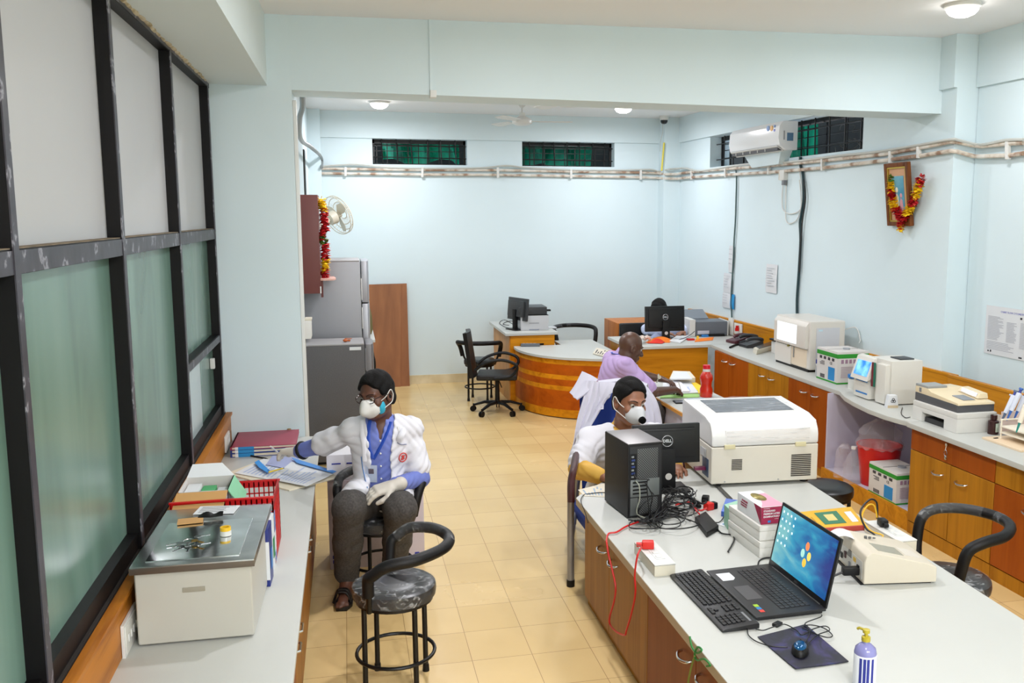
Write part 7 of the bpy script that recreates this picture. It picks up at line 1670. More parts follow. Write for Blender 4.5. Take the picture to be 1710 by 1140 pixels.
def eyes(t, P, s, body, iris=(40, 24, 16), lids=True):
    for e in (-1, 1):
        b = MB(); b.sph(P(.03*e, .0705, .006), .0125*s, 14); ey = b.build('eye', mat('eye_white', (170, 160, 150), .3), body, world=True)
        b = MB(); b.sph(P(.031*e, .0798, .005), .0062*s, 10); b.build('iris', mat('iris', iris, .2), ey, world=True)
        b = MB(); b.tube(spline([P(.012*e, .09, .027), P(.03*e, .086, .034), P(.05*e, .07, .029)], 4), lambda q: .0045*s*(1-.5*q), 6, flat=.6); b.build('eyebrow', M_HAIR, body, world=True)
def torso(F, hip, chest, shR, shL, r0, neck, k=.05, sc_=1):
    mid = hip.lerp(chest, .5); ax = nrm(shL-shR); fr = nrm(ax.cross(chest-hip)); Q = np.array([list(ax), list(fr), list(ax.cross(fr))]).T
    w_ = (shL-shR).length/2
    F.ell(hip+V(0, 0, .02), (w_*.92+r0, .12*sc_+r0, .13*sc_+r0), Q, k=k); F.ell(mid, (w_*.86+r0, .115*sc_+r0, .2*sc_+r0), Q, k=k); F.ell(chest-(chest-hip)*.08, (w_*.98+r0, .12*sc_+r0, .17*sc_+r0), Q, k=k)
    F.cone(shR, shL, .062*sc_+r0, None, k=k); F.cone(shR.lerp(shL, .25), neck-V(0, 0, .0), .05*sc_+r0, .045*sc_+r0, k=.04); F.cone(shR.lerp(shL, .75), neck, .05*sc_+r0, .045*sc_+r0, k=.04)
def limb(F, pts, rs, k=.025, flat=None): F.chain(pts, rs, k, flat=flat)
def person(label, loc): return thing('person', label, 'person', loc)
def bounds(*ps, m=.22):
    A = np.array([list(p) for p in ps]); return A.min(0)-m, A.max(0)+m
def hairfield(c, B, s, grow=.012, front=.055, low=.06, nz=.005, side=.02):
    r, f, u = B; Q = np.array([list(r), list(f), list(u)]).T; P = lambda a, b, g: c+(r*a+f*b+u*g)*s
    F = Field(c-V(.2, .2, .2)*1.0, c+V(.2, .2, .2), .005)
    F.ell(P(0, -.012, .034), ((.074+grow*.6)*s, (.092+grow)*s, (.086+grow)*s), Q, k=.01); F.ell(P(0, -.03, -.02), ((.07+grow*.5)*s, (.072+grow)*s, (.075)*s), Q, k=.02)
    F.cut(P(0, front, .062), f*.86-u*.5, .006); F.cut(P(0, side, .0), f*.75-u*.66, .004); F.cut(P(0, -.03, -low), -u*.95+f*.3, .004)
    F.fold(nz, (60, 70, 66), 3)
    return F
def frontcut(F, a, b, ax, half_a, half_b, fr):
    # wedge opening down the front of a coat between a (top) and b (bottom)
    d = (b-a); L = d.length; n = 14
    for i in range(n):
        p = a.lerp(b, (i+.5)/n); hw = half_a+(half_b-half_a)*(i+.5)/n
        zz = nrm(d); xx = nrm(ax-zz*ax.dot(zz)); yy = zz.cross(xx); Q = np.array([list(xx), list(yy), list(zz)]).T
        F.box(p+fr*.1, (hw, .16, L/n*.9), Q, k=.001, sub=True)
M_COAT = mat('white_coat', (214, 214, 221), .75, bump=.06, bscale=140); M_BSH = mat('blue_shirt', (104, 118, 188), .7, bump=.05, bscale=200); M_TRS = noise_mat('charcoal_trousers', [(.35, (54, 52, 50)), (.65, (74, 70, 68))], scale=90, rough=.85)
M_GLV = mat('latex_glove', (196, 190, 180), .5); M_HAIR = mat('black_hair', (8, 7, 7), .7, spec=.2, bump=.5, bscale=160); M_MASK = mat('white_mask', (206, 205, 202), .8, bump=.05, bscale=220)
M_S1 = mat('dark_brown_skin', (92, 58, 44), .45, var=.06, vscale=18); M_S2 = mat('medium_brown_skin', (136, 90, 66), .45, var=.06, vscale=18); M_S3 = mat('deep_brown_skin', (84, 56, 42), .4, var=.06, vscale=18); M_S4 = mat('light_brown_skin', (156, 108, 84), .5)

# ================================================================== the seated man at the left bench
hc = PY(628, 660, 5.36); s = 1.12
B1 = basis((-.62, -.78, -.16), roll=R(4)); shR, shL = PY(589, 718, 5.42), PY(686, 716, 5.40); hip = V(.15, 5.40, .53); neck = (shR+shL)/2+V(-.005, -.0, .035); chest = (shR+shL)/2-V(0, 0, .06)
elR, wrR, tipR = PY(533, 744, 5.58), PY(497, 754, 5.70), PY(462, 752, 5.78); elL, wrL, tipL = PY(702, 798, 5.32), PY(656, 811, 5.12), PY(612, 824, 5.08)
knR, knL = V(-.03, 5.06, .60), V(.25, 5.03, .58); anR, toR = V(-.055, 5.27, .115), V(-.085, 5.08, .035); anL, toL = V(.22, 5.34, .11), V(.25, 5.16, .035)
m1 = person('seated man in white coat, white mask and gloves reaching to papers on the left bench', (hip.x, hip.y, 0))
allp = [hc+V(0, 0, .1), shR, shL, hip, elR, tipR, elL, knR, knL, toR, toL]
F = Field(*bounds(*allp, m=.16), .006)
torso(F, hip, chest, shR, shL, -.012, neck); P = head(F, hc, B1, s, neck)
limb(F, [shR, elR, wrR], [.052, .042, .03]); limb(F, [shL, elL, wrL], [.052, .042, .03])
hand(F, wrR, tipR-wrR, V(0, -.1, -1), -1, 1.05, (.5, .5, .4)); hand(F, wrL, tipL-wrL, V(-.1, .3, -1), 1, 1.1, (.35, .45, .3))
for kn, an, to, o in ((knR, anR, toR, -.08), (knL, anL, toL, .08)):
    limb(F, [hip+V(o, -.02, -.0), kn, an], [.085, .06, .042]); F.cone(an, an.lerp(to, .35)-V(0, 0, .03), .04, .036, k=.02); F.cone(an.lerp(to, .3)-V(0, 0, .04), to, .038, .026, k=.02, flat=((0, 0, 1), .75))
    for q in range(5): F.cone(to+V(-.028+.014*q, .005, -.004), to+V(-.03+.015*q, -.03+.006*abs(q-1), -.01), .0105, .0085, k=.004)
body = F.build('body', M_S1, m1); eyes(m1, P, s, body)
hairfield(hc, B1, s, .015, .056, .055).build('hair', M_HAIR, m1)
# shirt: collar, chest in the coat opening and forearm sleeves
F = Field(*bounds(shR, shL, hip, elR, wrR, elL, wrL, m=.15), .006); torso(F, hip, chest, shR, shL, .004, neck)
limb(F, [shR, elR, wrR.lerp(elR, .12)], [.05, .05, .044]); limb(F, [shL, elL, wrL.lerp(elL, .1)], [.05, .052, .045]); F.cone(neck+V(0, 0, .0), neck+V(0, -.005, .035), .072, .066, k=.015); F.cone(neck-V(0, -.01, .02), neck+V(0, 0, .12), .058, .06, k=.002, sub=True)
fr = nrm((shL-shR).cross(chest-hip)); fr = fr if fr.y < 0 else -fr
frontcut(F, neck+V(0, -.02, .06), neck+V(-.005, -.06, -.05), nrm(shL-shR), .03, .004, fr)
F.fold(.0022, (120, 100, 130), 2); sh1 = F.build('shirt', M_BSH, m1)
b = MB()
for k in range(4): b.sph(chest+fr*(.132)+V(-.008, 0, .02-.075*k), .006, 8)
b.build('button', M_WHITE, sh1, world=True)
# coat
F = Field(*bounds(shR, shL, hip, elR, elL, knR, knL, m=.17), .006); torso(F, hip, chest, shR, shL, .016, neck, k=.05)
limb(F, [shR.lerp(neck, .2)-V(0, 0, .01), shR.lerp(elR, .5), shR.lerp(elR, .86)], [.05, .062, .074], k=.03); limb(F, [shL.lerp(neck, .22)-V(0, 0, .02), shL.lerp(elL, .4), shL.lerp(elL, .76)], [.05, .06, .074], k=.03)
F.cone(hip+V(-.12, -.0, .0), hip.lerp(knR, .6)+V(-.02, 0, .035), .115, .1, k=.05); F.cone(hip+V(.12, 0, .0), hip.lerp(knL, .5)+V(.03, 0, .03), .115, .105, k=.05)
F.cut(hip.lerp(knR, .72)+V(0, 0, 0), V(0, -1, -.25), .003); F.cut(hip-V(0, 0, .1), V(0, .1, -1), .004)
F.cut(shR.lerp(elR, .84), nrm(elR-shR), .003) if 0 else None
F.cone(neck, neck+V(0, .0, .06), .085, .078, k=.02); F.cone(neck-V(0, .0, .03), neck+V(0, -.01, .14), .074, .082, k=.002, sub=True)
frontcut(F, neck+V(-.004, -.01, .06), chest+V(-.008, 0, -.12), nrm(shL-shR), .085, .05, fr); frontcut(F, chest+V(-.008, 0, -.1), hip+V(-.0, -.05, -.02), nrm(shL-shR), .055, .07, fr)
F.cone(hip.lerp(knR, .6)+V(.05, -.05, .16), hip.lerp(knR, .6)+V(.06, -.2, -.1), .03, .06, k=.01, sub=True)
F.fold(.0038, (100, 80, 105), 1); coat = F.build('lab_coat', M_COAT, m1)
def onfront(px, py, y, m, name, par, w_, h_, th=.003, rz=0):
    p = PY(px, py, y); d = nrm(EYE-p); x = nrm(V(0, 0, 1).cross(-d)); z = x.cross(-d)*-1
    M = Matrix(((x.x, -d.x, 0, p.x), (x.y, -d.y, 0, p.y), (x.z, -d.z, 1, p.z), (0, 0, 0, 1))) @ Matrix.Rotation(rz, 4, 'Y')
    b = MB(); b.M = M; b.bx(-w_/2, w_/2, -th, th, -h_/2, h_/2, .001); return b.build(name, m, par, world=True), M
def surf(ob, px, py):      # the point of a built body part seen at a pixel, for things pinned on cloth
    d = ray(px, py).normalized(); o = EYE-wloc(ob); best = None
    hit, p, n, i = ob.ray_cast(o, d)
    return (p+wloc(ob), n) if hit else (None, None)
bpy.context.view_layer.update()
def strip_on(ob, pts, r, m, name, off=.004, flat=.4, n=6):
    P_ = [surf(ob, x, y) for x, y in pts]; P_ = [p+nn*off for p, nn in P_ if p is not None]
    if len(P_) < 2: return
    MB().tube(spline(P_, n), r, 6, flat=flat).build(name, m, ob, world=True)
def patch_on(ob, px, py, w_, h_, m, name, off=.004, mk=None):
    p, n = surf(ob, px, py)
    if p is None: return
    y_ = -n; x_ = nrm(y_.cross(V(0, 0, 1))); z_ = x_.cross(y_)
    M = Matrix(((x_.x, y_.x, z_.x, p.x+n.x*off), (x_.y, y_.y, z_.y, p.y+n.y*off), (x_.z, y_.z, z_.z, p.z+n.z*off), (0, 0, 0, 1)))
    b = MB(); b.M = M
    if mk: mk(b)
    else: b.bx(-w_/2, w_/2, -.002, .002, -h_/2, h_/2, .001)
    return b.build(name, m, ob, world=True)
strip_on(coat, [(604, 762), (606, 780), (610, 800), (613, 814)], .006, mat('piping_blue', (60, 130, 200), .5), 'blue_piping')
strip_on(coat, [(657, 702), (673, 716), (664, 736), (649, 762), (642, 792), (640, 800)], .017, M_COAT, 'lapel', .001, .4); strip_on(coat, [(604, 702), (605, 722), (609, 745), (610, 770)], .015, M_COAT, 'lapel', .001, .4)
strip_on(coat, [(663, 739), (670, 742), (678, 741)], .004, mat('pocket_navy', (70, 80, 130), .5), 'pocket_trim'); strip_on(coat, [(664, 712), (667, 725), (670, 738)], .003, M_WHITE, 'pen_clip')
def emb(b):
    b.tube([(.026*math.cos(a), -.001, .026*math.sin(a)) for a in [2*PI*k/24 for k in range(24)]], .0035, 6, True)
    b.prism([(-.014, -.012), (.0, -.016), (.015, -.006), (.006, .0), (.016, .008), (.002, .014), (-.012, .01), (-.004, .0)], -.002, .001, 'XZ')
patch_on(coat, 672, 763, 0, 0, mat('emblem_red', (196, 60, 52), .6), 'red_emblem', .004, emb)
MLY = mat('lanyard_blue', (30, 70, 170), .5)
strip_on(sh1, [(618, 702), (616, 722), (617, 745), (623, 765)], .011, MLY, 'lanyard', .006, .25); strip_on(sh1, [(652, 705), (645, 725), (634, 748), (624, 766)], .011, MLY, 'lanyard', .006, .25)
p_, n_ = surf(sh1, 622, 775)
if p_ is not None:
    patch_on(sh1, 621, 790, .07, .1, mat('id_card', (176, 186, 206), .3), 'identity_card', .012); patch_on(sh1, 621, 785, .03, .03, mat('id_photo', (90, 80, 90), .4), 'identity_photo', .016)
# trousers, sandals, gloves
F = Field(*bounds(hip, knR, knL, anR, anL, m=.15), .006)
F.ell(hip-V(0, 0, .02), (.19, .14, .12), None, k=.04)
for kn, an, o in ((knR, anR, -.09), (knL, anL, .09)): limb(F, [hip+V(o, -.02, -.01), kn, kn.lerp(an, .5), an+V(0, 0, .03)], [.108, .088, .08, .072], k=.03); F.cut(an+V(0, 0, .0), V(0, 0, -1), .003) if 0 else None
F.fold(.0022, (60, 50, 70), 5); F.build('trousers', M_TRS, m1)
for an, to in ((anR, toR), (anL, toL)):
    b = MB(); d = nrm(V(to.x-an.x, to.y-an.y, 0)); x = V(0, 0, 1).cross(d); c = (an+to)/2; c.z = 0
    b.hexa([tuple(c+d*a+x*e) for a, e in ((-.13, -.036), (-.13, .036), (.06, .052), (.125, .03), (.125, -.03), (.06, -.052))], [tuple(c+d*a+x*e+V(0, 0, .022)) for a, e in ((-.13, -.036), (-.13, .036), (.06, .052), (.125, .03), (.125, -.03), (.06, -.052))], .004); sd = b.build('sandal', mat('sandal_black', (24, 20, 20), .5), m1, world=True)
    b = MB(); q = to+V(0, .06, 0)
    for o in (0, .035): b.tube(spline([q+d*-o+x*-.05-V(0, 0, .02), q+d*-o+x*-.03+V(0, 0, .035), q+d*-o+V(0, 0, .045), q+d*-o+x*.03+V(0, 0, .035), q+d*-o+x*.05-V(0, 0, .02)], 4), .014, 8, flat=.5)
    b.build('strap', MATS['sandal_black'], sd, world=True); b = MB(); b.tube(spline([c+d*-.1+x*-.04+V(0, 0, .05), c+d*-.14+V(0, 0, .06), c+d*-.1+x*.04+V(0, 0, .05)], 4), .008, 6); b.build('strap', MATS['sandal_black'], sd, world=True)
for w_, t_, n_, sd, cu in ((wrR, tipR, V(0, -.1, -1), -1, (.5, .5, .4)), (wrL, tipL, V(-.1, .3, -1), 1, (.35, .45, .3))):
    F = Field(*bounds(w_, t_, m=.12), .004); hand(F, w_, t_-w_, n_, sd, 1.05 if sd < 0 else 1.1, cu, r=.0035); F.cone(w_-nrm(t_-w_)*.045, w_+nrm(t_-w_)*.01, .04, .034, k=.01); F.build('glove', M_GLV, m1, smooth=1)
strip_w = MB(); d = nrm(wrR-elR); strip_w.tube([wrR-d*.045+(lambda x, y: x*.047*math.cos(a)+y*.047*math.sin(a))(*frame(d)[:2]) for a in [2*PI*k/20 for k in range(20)]], .011, 8, True); strip_w.build('wristband', M_BLACK, m1, world=True)
def mask(t, c, B, s, cup, valve=None, band=None, drop=0):
    r, f, u = B; Q = np.array([list(r), list(f), list(u)]).T; P = lambda a, b, g: c+(r*a+f*b+u*g)*s
    F = Field(c-V(.2, .2, .2), c+V(.2, .2, .2), .004); F.ell(P(0, .056, -.046), (.056*s, .064*s, .056*s), Q, k=.01); F.cone(P(0, .1, -.012), P(0, .12, -.05), .018*s, .02*s, k=.03); F.cut(P(0, .052, -.04), -f, .004); o = F.build('mask', cup, t)
    if valve: b = MB(); b.cyl(P(.0, .112, -.05), P(.0, .147, -.055), .021*s, .018*s, 18); b.build('valve', valve, o, world=True)
    for e in (-1, 1):
        b = MB(); b.tube(spline([P(.05*e, .06, -.02), P(.075*e, .02, .0), P(.09*e, -.012, .03), P(.088*e, -.03, .0)], 5), .0028, 6); b.tube(spline([P(.05*e, .06, -.07), P(.072*e, .02, -.05), P(.084*e, -.015, -.035), P(.088*e, -.03, -.0)], 5), .0028, 6)
        b.build('ear_loop', M_WHITE, o, world=True)
    if band:
        F = Field(c-V(.2, .2, .2), c+V(.2, .2, .2), .005); F.ell(P(0, .03, -.046), (.069*s, .062*s, .062*s), Q, k=.01); F.cut(P(0, .058, -.04), f, .003); F.cut(P(0, .022, -.04), -f, .003); F.build('mask_lining', band, o)
    return o
mask(m1, hc, B1, s, M_MASK, band=mat('mask_turquoise', (40, 160, 190), .6))
r_, f_, u_ = B1; PP = lambda a, b, g: hc+(r_*a+f_*b+u_*g)*s
gl_ = MB()
for e in (-1, 1):
    gl_.tube([PP(.034*e+.026*math.cos(q), .096-.006*abs(math.cos(q)), .008+.019*math.sin(q)) for q in [2*PI*k/20 for k in range(20)]], .0026, 5, True); gl_.tube([PP(.06*e, .088, .012), PP(.08*e, .03, .014), PP(.084*e, -.02, .006)], .0022, 5)
gl_.tube([PP(-.008, .1, .012), PP(.008, .1, .012)], .0018, 5); g_ = gl_.build('spectacles', mat('spectacle_frame', (60, 50, 50), .3, metal=.5), m1, world=True)
for e in (-1, 1): b = MB(); b.prism([(math.cos(q)*.025, math.sin(q)*.018) for q in [2*PI*k/18 for k in range(18)]], -.0005, .0005, M=Matrix(((r_.x, u_.x, f_.x, 0), (r_.y, u_.y, f_.y, 0), (r_.z, u_.z, f_.z, 0), (0, 0, 0, 1)))); 
# pen in the reaching hand
pen('white pen held in the reaching gloved hand', PZ(452, 745, .80), PZ(466, 757, .69), M_WHITE, .005)

# ================================================================== the masked man at the island
hc = PY(1052, 671, 5.48); s = 1.2; B2 = basis((.24, -.95, -.14), roll=R(-3)); shR, shL = PY(983, 733, 5.58), PY(1096, 726, 5.6); hip = V((shR.x+shL.x)/2, 5.72, .34); neck = (shR+shL)/2+V(0, -.01, .05); chest = (shR+shL)/2-V(0, 0, .05)
elR, wrR = PY(968, 782, 5.45), V(1.47, 5.22, .625); tipR = wrR+V(.12, -.06, -.0); elL, wrL = shL+V(.06, -.16, -.2), V(1.98, 5.32, .63); tipL = wrL+V(-.04, -.12, 0)
knR, knL = V(1.55, 5.52, .42), V(1.9, 5.5, .42); knR.y = knL.y = 5.46
m2 = person('seated man in white coat and grey valved mask behind the computer tower', (hip.x, hip.y, 0))
F = Field(*bounds(hc+V(0, 0, .1), shR, shL, hip, wrR, tipL, V(1.6, 5.5, .05), V(1.9, 5.5, .05), m=.14), .0065)
torso(F, hip, chest, shR, shL, -.012, neck); P = head(F, hc, B2, s, neck); limb(F, [shR, elR, wrR], [.055, .046, .032]); limb(F, [shL, elL, wrL], [.055, .046, .032])
hand(F, wrR, tipR-wrR, V(0, 0, -1), -1, 1.05, (.2, .3, .2)); hand(F, wrL, tipL-wrL, V(0, 0, -1), 1, 1.05, (.2, .3, .2))
for o, kn in ((-.1, knR), (.1, knL)): limb(F, [hip+V(o, 0, 0), kn, kn+V(0, .12, -.36)], [.085, .06, .042]); F.cone(kn+V(0, .12, -.38), kn+V(0, .0, -.385), .035, .03, k=.02)
body = F.build('body', M_S2, m2); eyes(m2, P, s, body)
hairfield(hc, B2, s, .013, .05, .05).build('hair', M_HAIR, m2)
F = Field(*bounds(shR, shL, hip, elR, wrR, elL, wrL, m=.15), .0065); torso(F, hip, chest, shR, shL, .004, neck); fr = nrm((shL-shR).cross(chest-hip)); fr = fr if fr.y < 0 else -fr
limb(F, [shR, elR, wrR.lerp(elR, .1)], [.064, .066, .05]); limb(F, [shL, elL, wrL.lerp(elL, .1)], [.064, .06, .05]); F.cone(neck, neck+V(.005, -.005, .05), .078, .072, k=.015); F.cone(neck-V(0, 0, .0), neck+V(.005, 0, .14), .06, .064, k=.002, sub=True)
frontcut(F, neck+V(0.01, -.02, .08), neck+V(0.01, -.06, -.04), nrm(shL-shR), .03, .005, fr); F.fold(.003, (120, 110, 140), 4); F.build('shirt', mat('mustard_shirt', (214, 168, 70), .7), m2)
F = Field(*bounds(shR, shL, hip, elR, elL, m=.17), .0065); torso(F, hip, chest, shR, shL, .017, neck, k=.05); limb(F, [shR.lerp(neck, .2), shR.lerp(elR, .5), shR.lerp(elR, .82)], [.058, .074, .086], k=.035); limb(F, [shL.lerp(neck, .2), shL.lerp(elL, .5), shL.lerp(elL, .8)], [.058, .074, .086], k=.035)
F.cone(neck-V(0, 0, .04), neck+V(.01, -.01, .14), .086, .1, k=.002, sub=True); frontcut(F, neck+V(.012, -.01, .06), chest+V(.012, 0, -.12), nrm(shL-shR), .1, .03, fr); F.fold(.0042, (95, 80, 100), 6); F.build('lab_coat', M_COAT, m2)
F = Field(*bounds(hip, knR, knL, knR-V(0, 0, .4), m=.15), .008); F.ell(hip, (.19, .14, .12), None, k=.04)
for o, kn in ((-.1, knR), (.1, knL)): limb(F, [hip+V(o, 0, 0), kn, kn+V(0, .12, -.34)], [.105, .085, .07], k=.03)
F.build('trousers', M_TRS, m2)
mask(m2, hc, B2, s, mat('grey_mask', (196, 198, 200), .8), mat('valve_black', (10, 10, 11), .8, spec=.1))
# blue chair with draped coat
cb_ = PY(1030, 690, 5.98); cx_ = V(1.72, 5.98, 0)
t = thing('armchair', 'blue backed armchair with grey metal legs and maroon armrests at the island', 'chair', (cx_.x, cx_.y-.15, 0), 0)
M_LEG = mat('chair_grey_metal', (150, 150, 152), .35, metal=.5); M_CBL = mat('royal_blue_fabric', (16, 52, 140), .8); M_ARM = mat('maroon_armrest', (62, 26, 28), .4)
cz = .0
b = MB(); b.sheet(lambda u, v: (-.17+.46*u, .17+.1*v-.05*math.sin(PI*u), .22+.78*v), 10, 10, .05); b.build('backrest', M_CBL, t)
MB().bx(-.27, .27, -.32, .15, .17, .25, .03, 3).build('seat', M_CBL, t)
lg = PZ(953, 978, 0)
fx0 = lg.x-cx_.x; fy0 = lg.y-(cx_.y-.15)
for e in (-1, 1):
    x = fx0 if e < 0 else .36
    b = MB(); zt2 = ZAT(lg.x, lg.y, 832) if e < 0 else .5; b.tube([(x, fy0 if e < 0 else -.38, .03), (x, fy0 if e < 0 else -.38, zt2)], .021, 10); g = b.build('leg', M_LEG, t); MB().cyl((x, fy0 if e < 0 else -.38, 0), (x, fy0 if e < 0 else -.38, .04), .025, seg=12).build('rubber_foot', M_BLACK, g)
    sx_ = .27 if e < 0 else 0
    b = MB(); b.tube([(x+sx_, .3, .02), (x*.95+sx_, .22, .5)], .02, 10); b.build('leg', M_LEG, t); b = MB(); b.tube([(x, fy0+.02 if e < 0 else -.36, .2), (x*.97+sx_, .26, .2)], .014, 8); b.build('side_rail', M_LEG, t)
    y0 = fy0 if e < 0 else -.38; b = MB(); b.tube(spline([(x, y0-.01, zt2-.02), (x+.01*(e < 0), y0+.03, zt2+.09), (x+.06*(e < 0), y0+.16, zt2+.15), (x*.97+sx_, .18, zt2+.17)], 5), .032, 10, flat=.7); b.build('armrest', M_ARM, t)
b = MB(); b.tube([(fx0+.17, .0, .2), (.36, .0, .2)], .014, 8); b.build('cross_rail', M_LEG, t)
tc = thing('draped_coat', 'white coat draped over the back of the blue chair', 'coat', (cx_.x, cx_.y, 0))
by_ = cx_.y+.02
def W_(px, py, y): return PY(px, py, y)
def drape(b, rows, nu=20, nv=24, amp=.012, fu=5, ph=0, th=.009):
    G = [[W_(x, y, by_+d) for x, y, d in r] for r in rows]
    def f(u, v):
        c = []
        for r in G:
            q = u*(len(r)-1); i = min(int(q), len(r)-2); c.append(r[i].lerp(r[i+1], q-i))
        q = v*(len(c)-1); i = min(int(q), len(c)-2); t_ = q-i; P0, P1, P2, P3 = c[max(i-1, 0)], c[i], c[i+1], c[min(i+2, len(c)-1)]
        p = .5*((2*P1)+(P2-P0)*t_+(2*P0-5*P1+4*P2-P3)*t_*t_+(3*P1-P0-3*P2+P3)*t_**3)
        return p+V(.25, -1, .1)*amp*(1-abs(2*(((u*fu+ph+.35*math.sin(v*3+ph)) % 1)-.5)))*(.3+.7*v)
    b.sheet(f, nu, nv, th)
b = MB()
drape(b, [[(1000, 640, .02), (1030, 636, .03), (1060, 637, .03), (1080, 644, .0)], [(998, 636, .09), (1030, 632, .1), (1062, 633, .1), (1082, 641, .07)], [(1000, 655, .16), (1030, 655, .17), (1060, 655, .17), (1085, 660, .14)]], amp=.004)
drape(b, [[(972, 620, .1), (985, 626, .08), (998, 634, .06)], [(962, 640, .08), (974, 646, .04), (984, 652, .0)], [(952, 656, .06), (958, 664, .02), (964, 668, -.02)]], amp=.01, fu=2)
drape(b, [[(978, 636, .06), (992, 636, .02), (1004, 640, -.01)], [(972, 665, .0), (986, 668, -.03), (1001, 664, -.05)], [(962, 700, -.06), (974, 704, -.09), (988, 690, -.09)], [(955, 735, -.12), (963, 742, -.15), (972, 722, -.13)], [(948, 768, -.18), (954, 782, -.2), (962, 768, -.19)]], amp=.03, fu=3, ph=.3)
drape(b, [[(1001, 638, -.01), (1018, 638, -.02), (1036, 642, -.02)], [(1001, 655, -.04), (1012, 657, -.06), (1028, 652, -.06)], [(998, 672, -.06), (1004, 672, -.08), (1012, 662, -.08)], [(988, 687, -.08), (992, 688, -.1), (997, 684, -.1)]], amp=.012, fu=2)
drape(b, [[(1050, 640, .0), (1066, 640, .01), (1078, 645, .01)], [(1060, 662, -.03), (1080, 660, -.02), (1094, 668, .0)], [(1066, 690, -.05), (1086, 690, -.04), (1101, 692, -.02)], [(1068, 718, -.06), (1086, 720, -.06), (1103, 716, -.04)], [(1066, 738, -.07), (1084, 742, -.07), (1100, 738, -.06)]], amp=.025, fu=3, ph=.6)
b.build('cloth', mat('draped_white', (196, 195, 209), .8), tc, world=True)

# ================================================================== the man in the lilac shirt
hc = PY(1053, 580, 7.6); s = 1.16; B3 = basis((.93, .12, -.36), roll=0); shR, shL = PY(1035, 612, 7.47), PY(1040, 600, 7.86); shR.z = shL.z = .91; shR.x, shL.x = 2.31, 2.30; hip = V(2.18, 7.68, .47); neck = V(2.33, 7.64, .955); chest = V(2.29, 7.66, .86)
elR, wrR = PY(1088, 655, 7.32), V(2.78, 7.52, .68); tipR = V(2.88, 7.68, .655); elL, wrL = V(2.55, 8.02, .76), V(2.80, 7.95, .70); tipL = V(2.92, 7.83, .67)
m3 = person('bald man in a lilac shirt writing at the middle desk, mask under his chin', (hip.x, hip.y, 0))
knR, knL = V(2.6, 7.5, .5), V(2.6, 7.86, .5); F = Field(*bounds(hc+V(0, 0, .1), shR, shL, hip, elR, elL, tipR, tipL, V(2.5, 7.6, .05), m=.14), .0065)
torso(F, hip, chest, shR, shL, -.012, neck); P = head(F, hc, B3, s, neck); limb(F, [shR, elR, wrR], [.055, .047, .031]); limb(F, [shL, elL, wrL], [.055, .047, .031])
hand(F, wrR, tipR-wrR, V(-.2, .3, -.8), -1, 1.1, (.5, .6, .4)); hand(F, wrL, tipL-wrL, V(0, -.2, -1), 1, 1.1, (.4, .5, .4))
for kn in (knR, knL): limb(F, [V(hip.x, kn.y*.6+hip.y*.4, hip.z), kn, kn+V(-.02, 0, -.42)], [.085, .06, .042]); F.cone(kn+V(-.02, 0, -.45), kn+V(.1, 0, -.46), .035, .03, k=.02)
body = F.build('body', M_S3, m3); eyes(m3, P, s, body)
M_LIL = mat('lilac_shirt', (178, 152, 198), .7, bump=.05, bscale=200)
F = Field(*bounds(shR, shL, hip, elR, elL, m=.16), .0065); torso(F, hip, chest, shR, shL, .014, neck); limb(F, [shR, shR.lerp(elR, .85)], [.075, .078], k=.04); limb(F, [shL, shL.lerp(elL, .6)], [.075, .075], k=.04); F.cone(neck, neck+V(.01, 0, .04), .078, .07, k=.015); F.cone(neck+V(.02, 0, .02), neck+V(.04, 0, .14), .056, .062, k=.002, sub=True); F.fold(.003, (100, 90, 110), 3); sh3 = F.build('shirt', M_LIL, m3)
F = Field(*bounds(hip, knR, knL, knR-V(0, 0, .4), m=.15), .008); F.ell(hip, (.15, .19, .12), None, k=.04)
for kn in (knR, knL): limb(F, [V(hip.x, kn.y*.6+hip.y*.4, hip.z), kn, kn+V(-.02, 0, -.4)], [.1, .085, .07], k=.03)
F.build('trousers', M_TRS, m3)
r_, f_, u_ = B3; PP = lambda a, b, g: hc+(r_*a+f_*b+u_*g)*s
F = Field(hc-V(.2, .2, .3), hc+V(.25, .2, .1), .005); Q = np.array([list(r_), list(f_), list(u_)]).T; F.ell(PP(0, .06, -.125), (.055*s, .05*s, .03*s), Q, k=.01); F.ell(PP(0, .05, -.105), (.05*s, .04*s, .03*s), Q, k=.003, sub=True); F.build('mask', M_MASK, m3)
b = MB(); b.tube(spline([neck+V(.07, -.03, .03), neck+V(.0, -.09, .045), neck+V(-.08, -.02, .05), neck+V(-.08, .05, .05), neck+V(.0, .09, .045)], 5), .01, 6, flat=.4); b.build('lanyard', MLY, m3, world=True)
d = nrm(wrL-elL); x, y, z = frame(d); b = MB(); b.tube([wrL-d*.03+(x*math.cos(a)+y*math.sin(a))*.036 for a in [2*PI*k/20 for k in range(20)]], .008, 6, True); b.cyl(wrL-d*.03+V(0, -.03, .012), wrL-d*.03+V(0, -.046, .018), .018, seg=14); b.build('wristwatch', mat('watch_steel', (196, 190, 176), .25, metal=.8), m3, world=True)
d = nrm(wrR-elR); pen('pen in the writing hand of the lilac shirted man', tipR+V(-.0, .02, .06), tipR+V(.02, .0, -.02), M_WHITE, .005)
stool('black stool under the lilac shirted man', (2.17, 7.68, 0), R(0), .4, .19, wrap=False, armb=False)

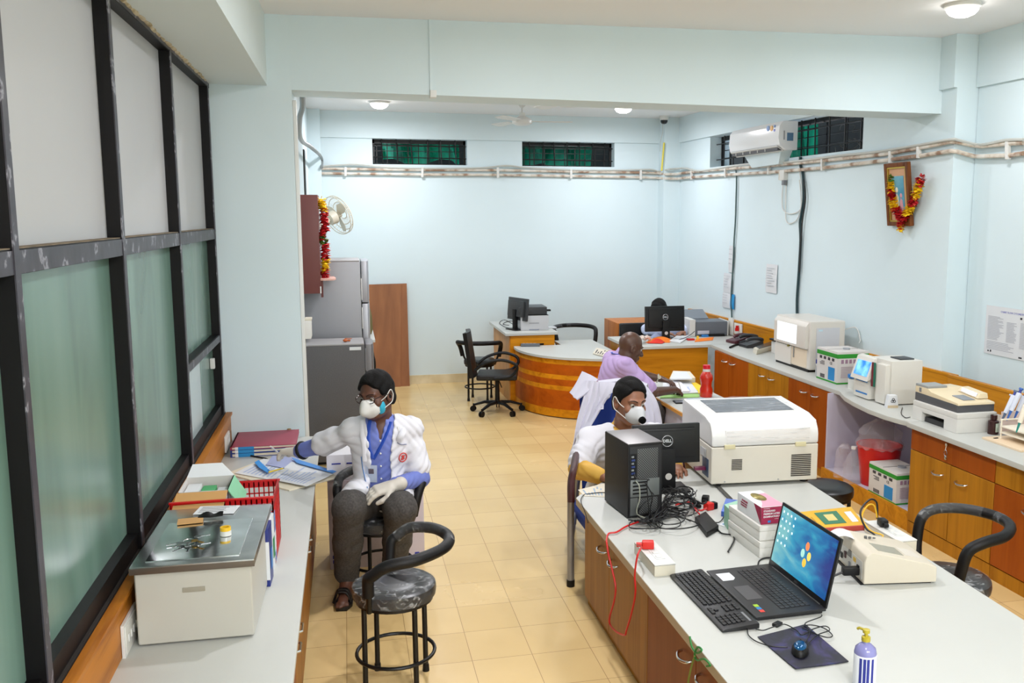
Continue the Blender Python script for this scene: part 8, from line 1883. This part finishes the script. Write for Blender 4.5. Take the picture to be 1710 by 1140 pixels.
# ================================================================== the woman behind the far monitor
hc = PY(1100, 519, 10.45); s = 1.1; B4 = basis((.0, -.85, -.52)); shR, shL = PY(1076, 549, 10.5), PY(1134, 549, 10.5); hip = V((shR.x+shL.x)/2, 10.62, .52); neck = (shR+shL)/2+V(0, -.02, .05); chest = (shR+shL)/2-V(0, 0, .07)
elR, wrR = V(shR.x-.03, 10.32, .86), V(shR.x+.14, 10.16, .83); elL, wrL = V(shL.x+.04, 10.32, .87), V(shL.x-.06, 10.18, .83)
m4 = person('woman with black hair in a pale blue top bent behind the far monitor', (hip.x, hip.y, 0))
F = Field(*bounds(hc+V(0, 0, .1), shR, shL, hip, elR, wrR, wrL, V(hip.x, 10.3, .05), m=.13), .007); torso(F, hip, chest, shR, shL, -.015, neck); P = head(F, hc, B4, s, neck); limb(F, [shR, elR, wrR], [.045, .038, .027]); limb(F, [shL, elL, wrL], [.045, .038, .027]); hand(F, wrR, V(.8, -.5, -.1), V(0, 0, -1), -1, 1, (.3, .4, .3)); hand(F, wrL, V(-.8, -.5, -.1), V(0, 0, -1), 1, 1, (.3, .4, .3))
for o in (-.09, .09): limb(F, [hip+V(o, 0, 0), V(hip.x+o, 10.32, .5), V(hip.x+o, 10.42, .1)], [.08, .055, .04]); F.cone(V(hip.x+o, 10.42, .07), V(hip.x+o, 10.3, .04), .035, .028, k=.02)
body = F.build('body', M_S4, m4); eyes(m4, P, s, body)
r_, f_, u_ = B4; PP = lambda a, b, g: hc+(r_*a+f_*b+u_*g)*s
F = hairfield(hc, B4, s, .018, .07, .1); F.build('hair', M_HAIR, m4)
F = Field(hc-V(.35, .1, .4), hc+V(.2, .35, .15), .007); F.chain([PP(0, -.08, .0), PP(-.05, -.11, -.1), PP(-.13, -.07, -.17)], [.07, .06, .045], k=.03); F.fold(.003, (120, 110, 60), 2); F.build('hair_tail', M_HAIR, m4)
F = Field(*bounds(shR, shL, hip, elR, wrR, elL, wrL, m=.13), .007); torso(F, hip, chest, shR, shL, .01, neck); limb(F, [shR, elR, wrR.lerp(elR, .15)], [.062, .06, .05], k=.03); limb(F, [shL, elL, wrL.lerp(elL, .15)], [.062, .06, .05], k=.03); F.fold(.003, (40, 36, 50), 2); F.build('blouse', mat('pale_blue_top', (196, 206, 232), .75), m4)
F = Field(*bounds(hip, V(hip.x, 10.3, .1), m=.2), .009); F.ell(hip-V(0, 0, .02), (.19, .15, .12), None, k=.04)
for o in (-.09, .09): limb(F, [hip+V(o, 0, 0), V(hip.x+o, 10.32, .5), V(hip.x+o, 10.42, .14)], [.1, .08, .065], k=.04)
F.build('trousers', M_TRS, m4)
